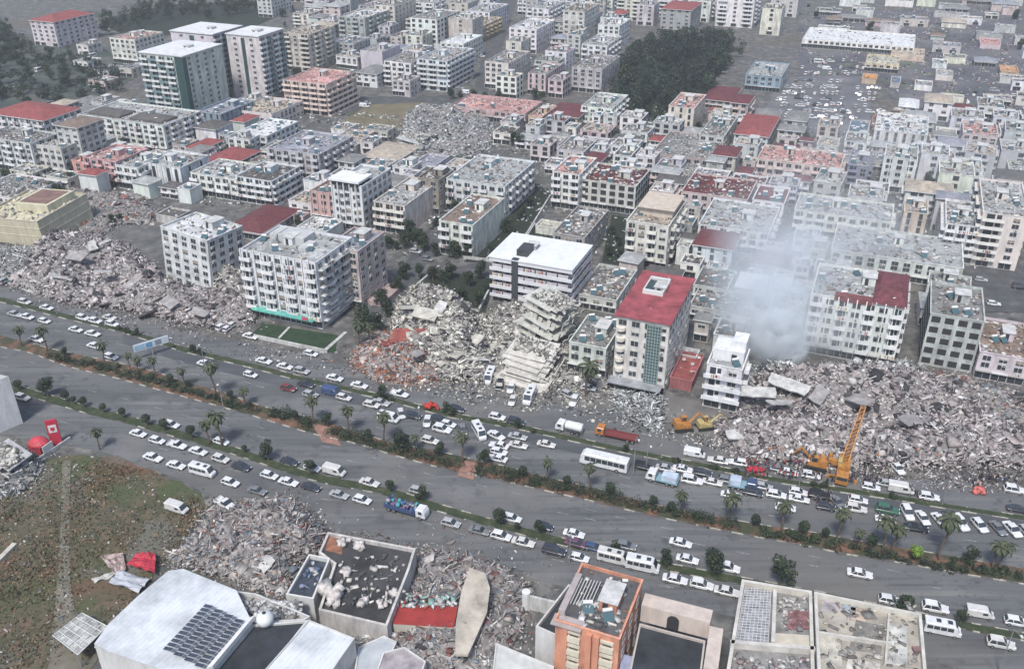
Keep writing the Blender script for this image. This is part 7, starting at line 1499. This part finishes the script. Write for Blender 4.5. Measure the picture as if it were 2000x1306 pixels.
# ================================================================ AIR AND SMOKE
def vol_mat(name, color, build):
    m = bpy.data.materials.new(name); m.use_nodes = True; t = m.node_tree; t.nodes.remove(t.nodes['Principled BSDF'])
    v = t.nodes.new('ShaderNodeVolumePrincipled'); v.inputs['Color'].default_value = (*color, 1); v.inputs['Anisotropy'].default_value = .1
    t.links.new(v.outputs[0], t.nodes['Material Output'].inputs['Volume']); build(t, v); return m
mb = MB(); mb.box(-1500, 1500, -60, 1900, -1.5, CAM_H+12)
hz = mb.build('haze', vol_mat('haze', (.88, .94, 1.0), lambda t, v: setattr(v.inputs['Density'], 'default_value', HAZE_D))); tag(hz, 'thin bluish haze over the whole town', 'haze', kind='stuff')
def smoke(label, loc, size, dens, rot=(0, 0, 0), scale=2.2, col=(.93, .97, 1.0), power=1.0, lo=.38, hi=.7):
    """uneven ellipsoid of smoke, thick at the core and thinning to nothing at its skin"""
    mb = MB(); n, k = 10, 16; rings = []
    for i in range(1, n): a = math.pi*i/n; rings.append([(math.sin(a)*math.cos(6.283*j/k), math.sin(a)*math.sin(6.283*j/k), -math.cos(a)) for j in range(k)])
    mb.loft(rings)
    def build(t, v):
        L = t.links.new; tc = t.nodes.new('ShaderNodeTexCoord'); ln = t.nodes.new('ShaderNodeVectorMath'); ln.operation = 'LENGTH'; L(tc.outputs['Object'], ln.inputs[0])
        f = t.nodes.new('ShaderNodeMapRange'); f.inputs['From Min'].default_value = .95; f.inputs['From Max'].default_value = .15; L(ln.outputs['Value'], f.inputs['Value'])
        g = t.nodes.new('ShaderNodeTexNoise'); g.inputs['Scale'].default_value = scale; g.inputs['Detail'].default_value = 5; g.inputs['Distortion'].default_value = .6; L(tc.outputs['Object'], g.inputs['Vector'])
        h = t.nodes.new('ShaderNodeMapRange'); h.inputs['From Min'].default_value = lo; h.inputs['From Max'].default_value = hi; L(g.outputs['Fac'], h.inputs['Value'])
        a = t.nodes.new('ShaderNodeMath'); a.operation = 'MULTIPLY'; L(f.outputs[0], a.inputs[0]); L(h.outputs[0], a.inputs[1])
        p = t.nodes.new('ShaderNodeMath'); p.operation = 'MULTIPLY'; p.inputs[1].default_value = dens; L(a.outputs[0], p.inputs[0]); L(p.outputs[0], v.inputs['Density'])
    o = mb.build('smoke', vol_mat('smoke', col, build)); o.location = loc; o.scale = size; o.rotation_euler = rot; tag(o, label, 'smoke', kind='stuff'); return o
b = px(1545, 716)
def puff(x, y, dy=0.0):
    v = (y-653)/FPX; Y = b.y+dy; t = Y/(C_-v*S_); return ((x-1000)/FPX*t, Y, CAM_H-(S_+v*C_)*t)
smoke('bright white smoke bursting from the rubble below the striped block', puff(1548, 692), (4, 3.5, 7), 1.3, (0, .3, 0), 1.6, lo=.42, hi=.6)
smoke('bluish smoke column climbing between the slim white house and striped block', puff(1522, 655), (11, 7, 11), .55, (0, -.35, 0), 1.7, lo=.4, hi=.66)
smoke('pale blue smoke spreading left above the slim white house', puff(1490, 605, 6), (17, 11, 14), .30, (0, -.2, 0), 1.6, lo=.36, hi=.68)
smoke('thinning blue smoke beside the maroon pitched roof', puff(1515, 530, 14), (22, 15, 21), .19, (0, .35, 0), 1.6, lo=.36, hi=.68)
smoke('faint smoke lying across the left end of the striped block', puff(1610, 640, 2), (15, 7, 12), .18, (0, .4, 0), 1.8, lo=.38, hi=.66)
smoke('thin smoke drifting over the maroon-roofed blocks', puff(1580, 450, 45), (38, 28, 22), .055, (0, .2, .3), 1.8)
smoke('thin smoke lying over the pale parapet block and its neighbours', puff(1700, 500, 70), (50, 32, 20), .038, (0, 0, .2), 2.0)
smoke('wide veil of thin smoke over the far pale blocks at the right', puff(1780, 370, 130), (85, 75, 30), .019, (0, 0, .2), 2.2)
flush_labels()
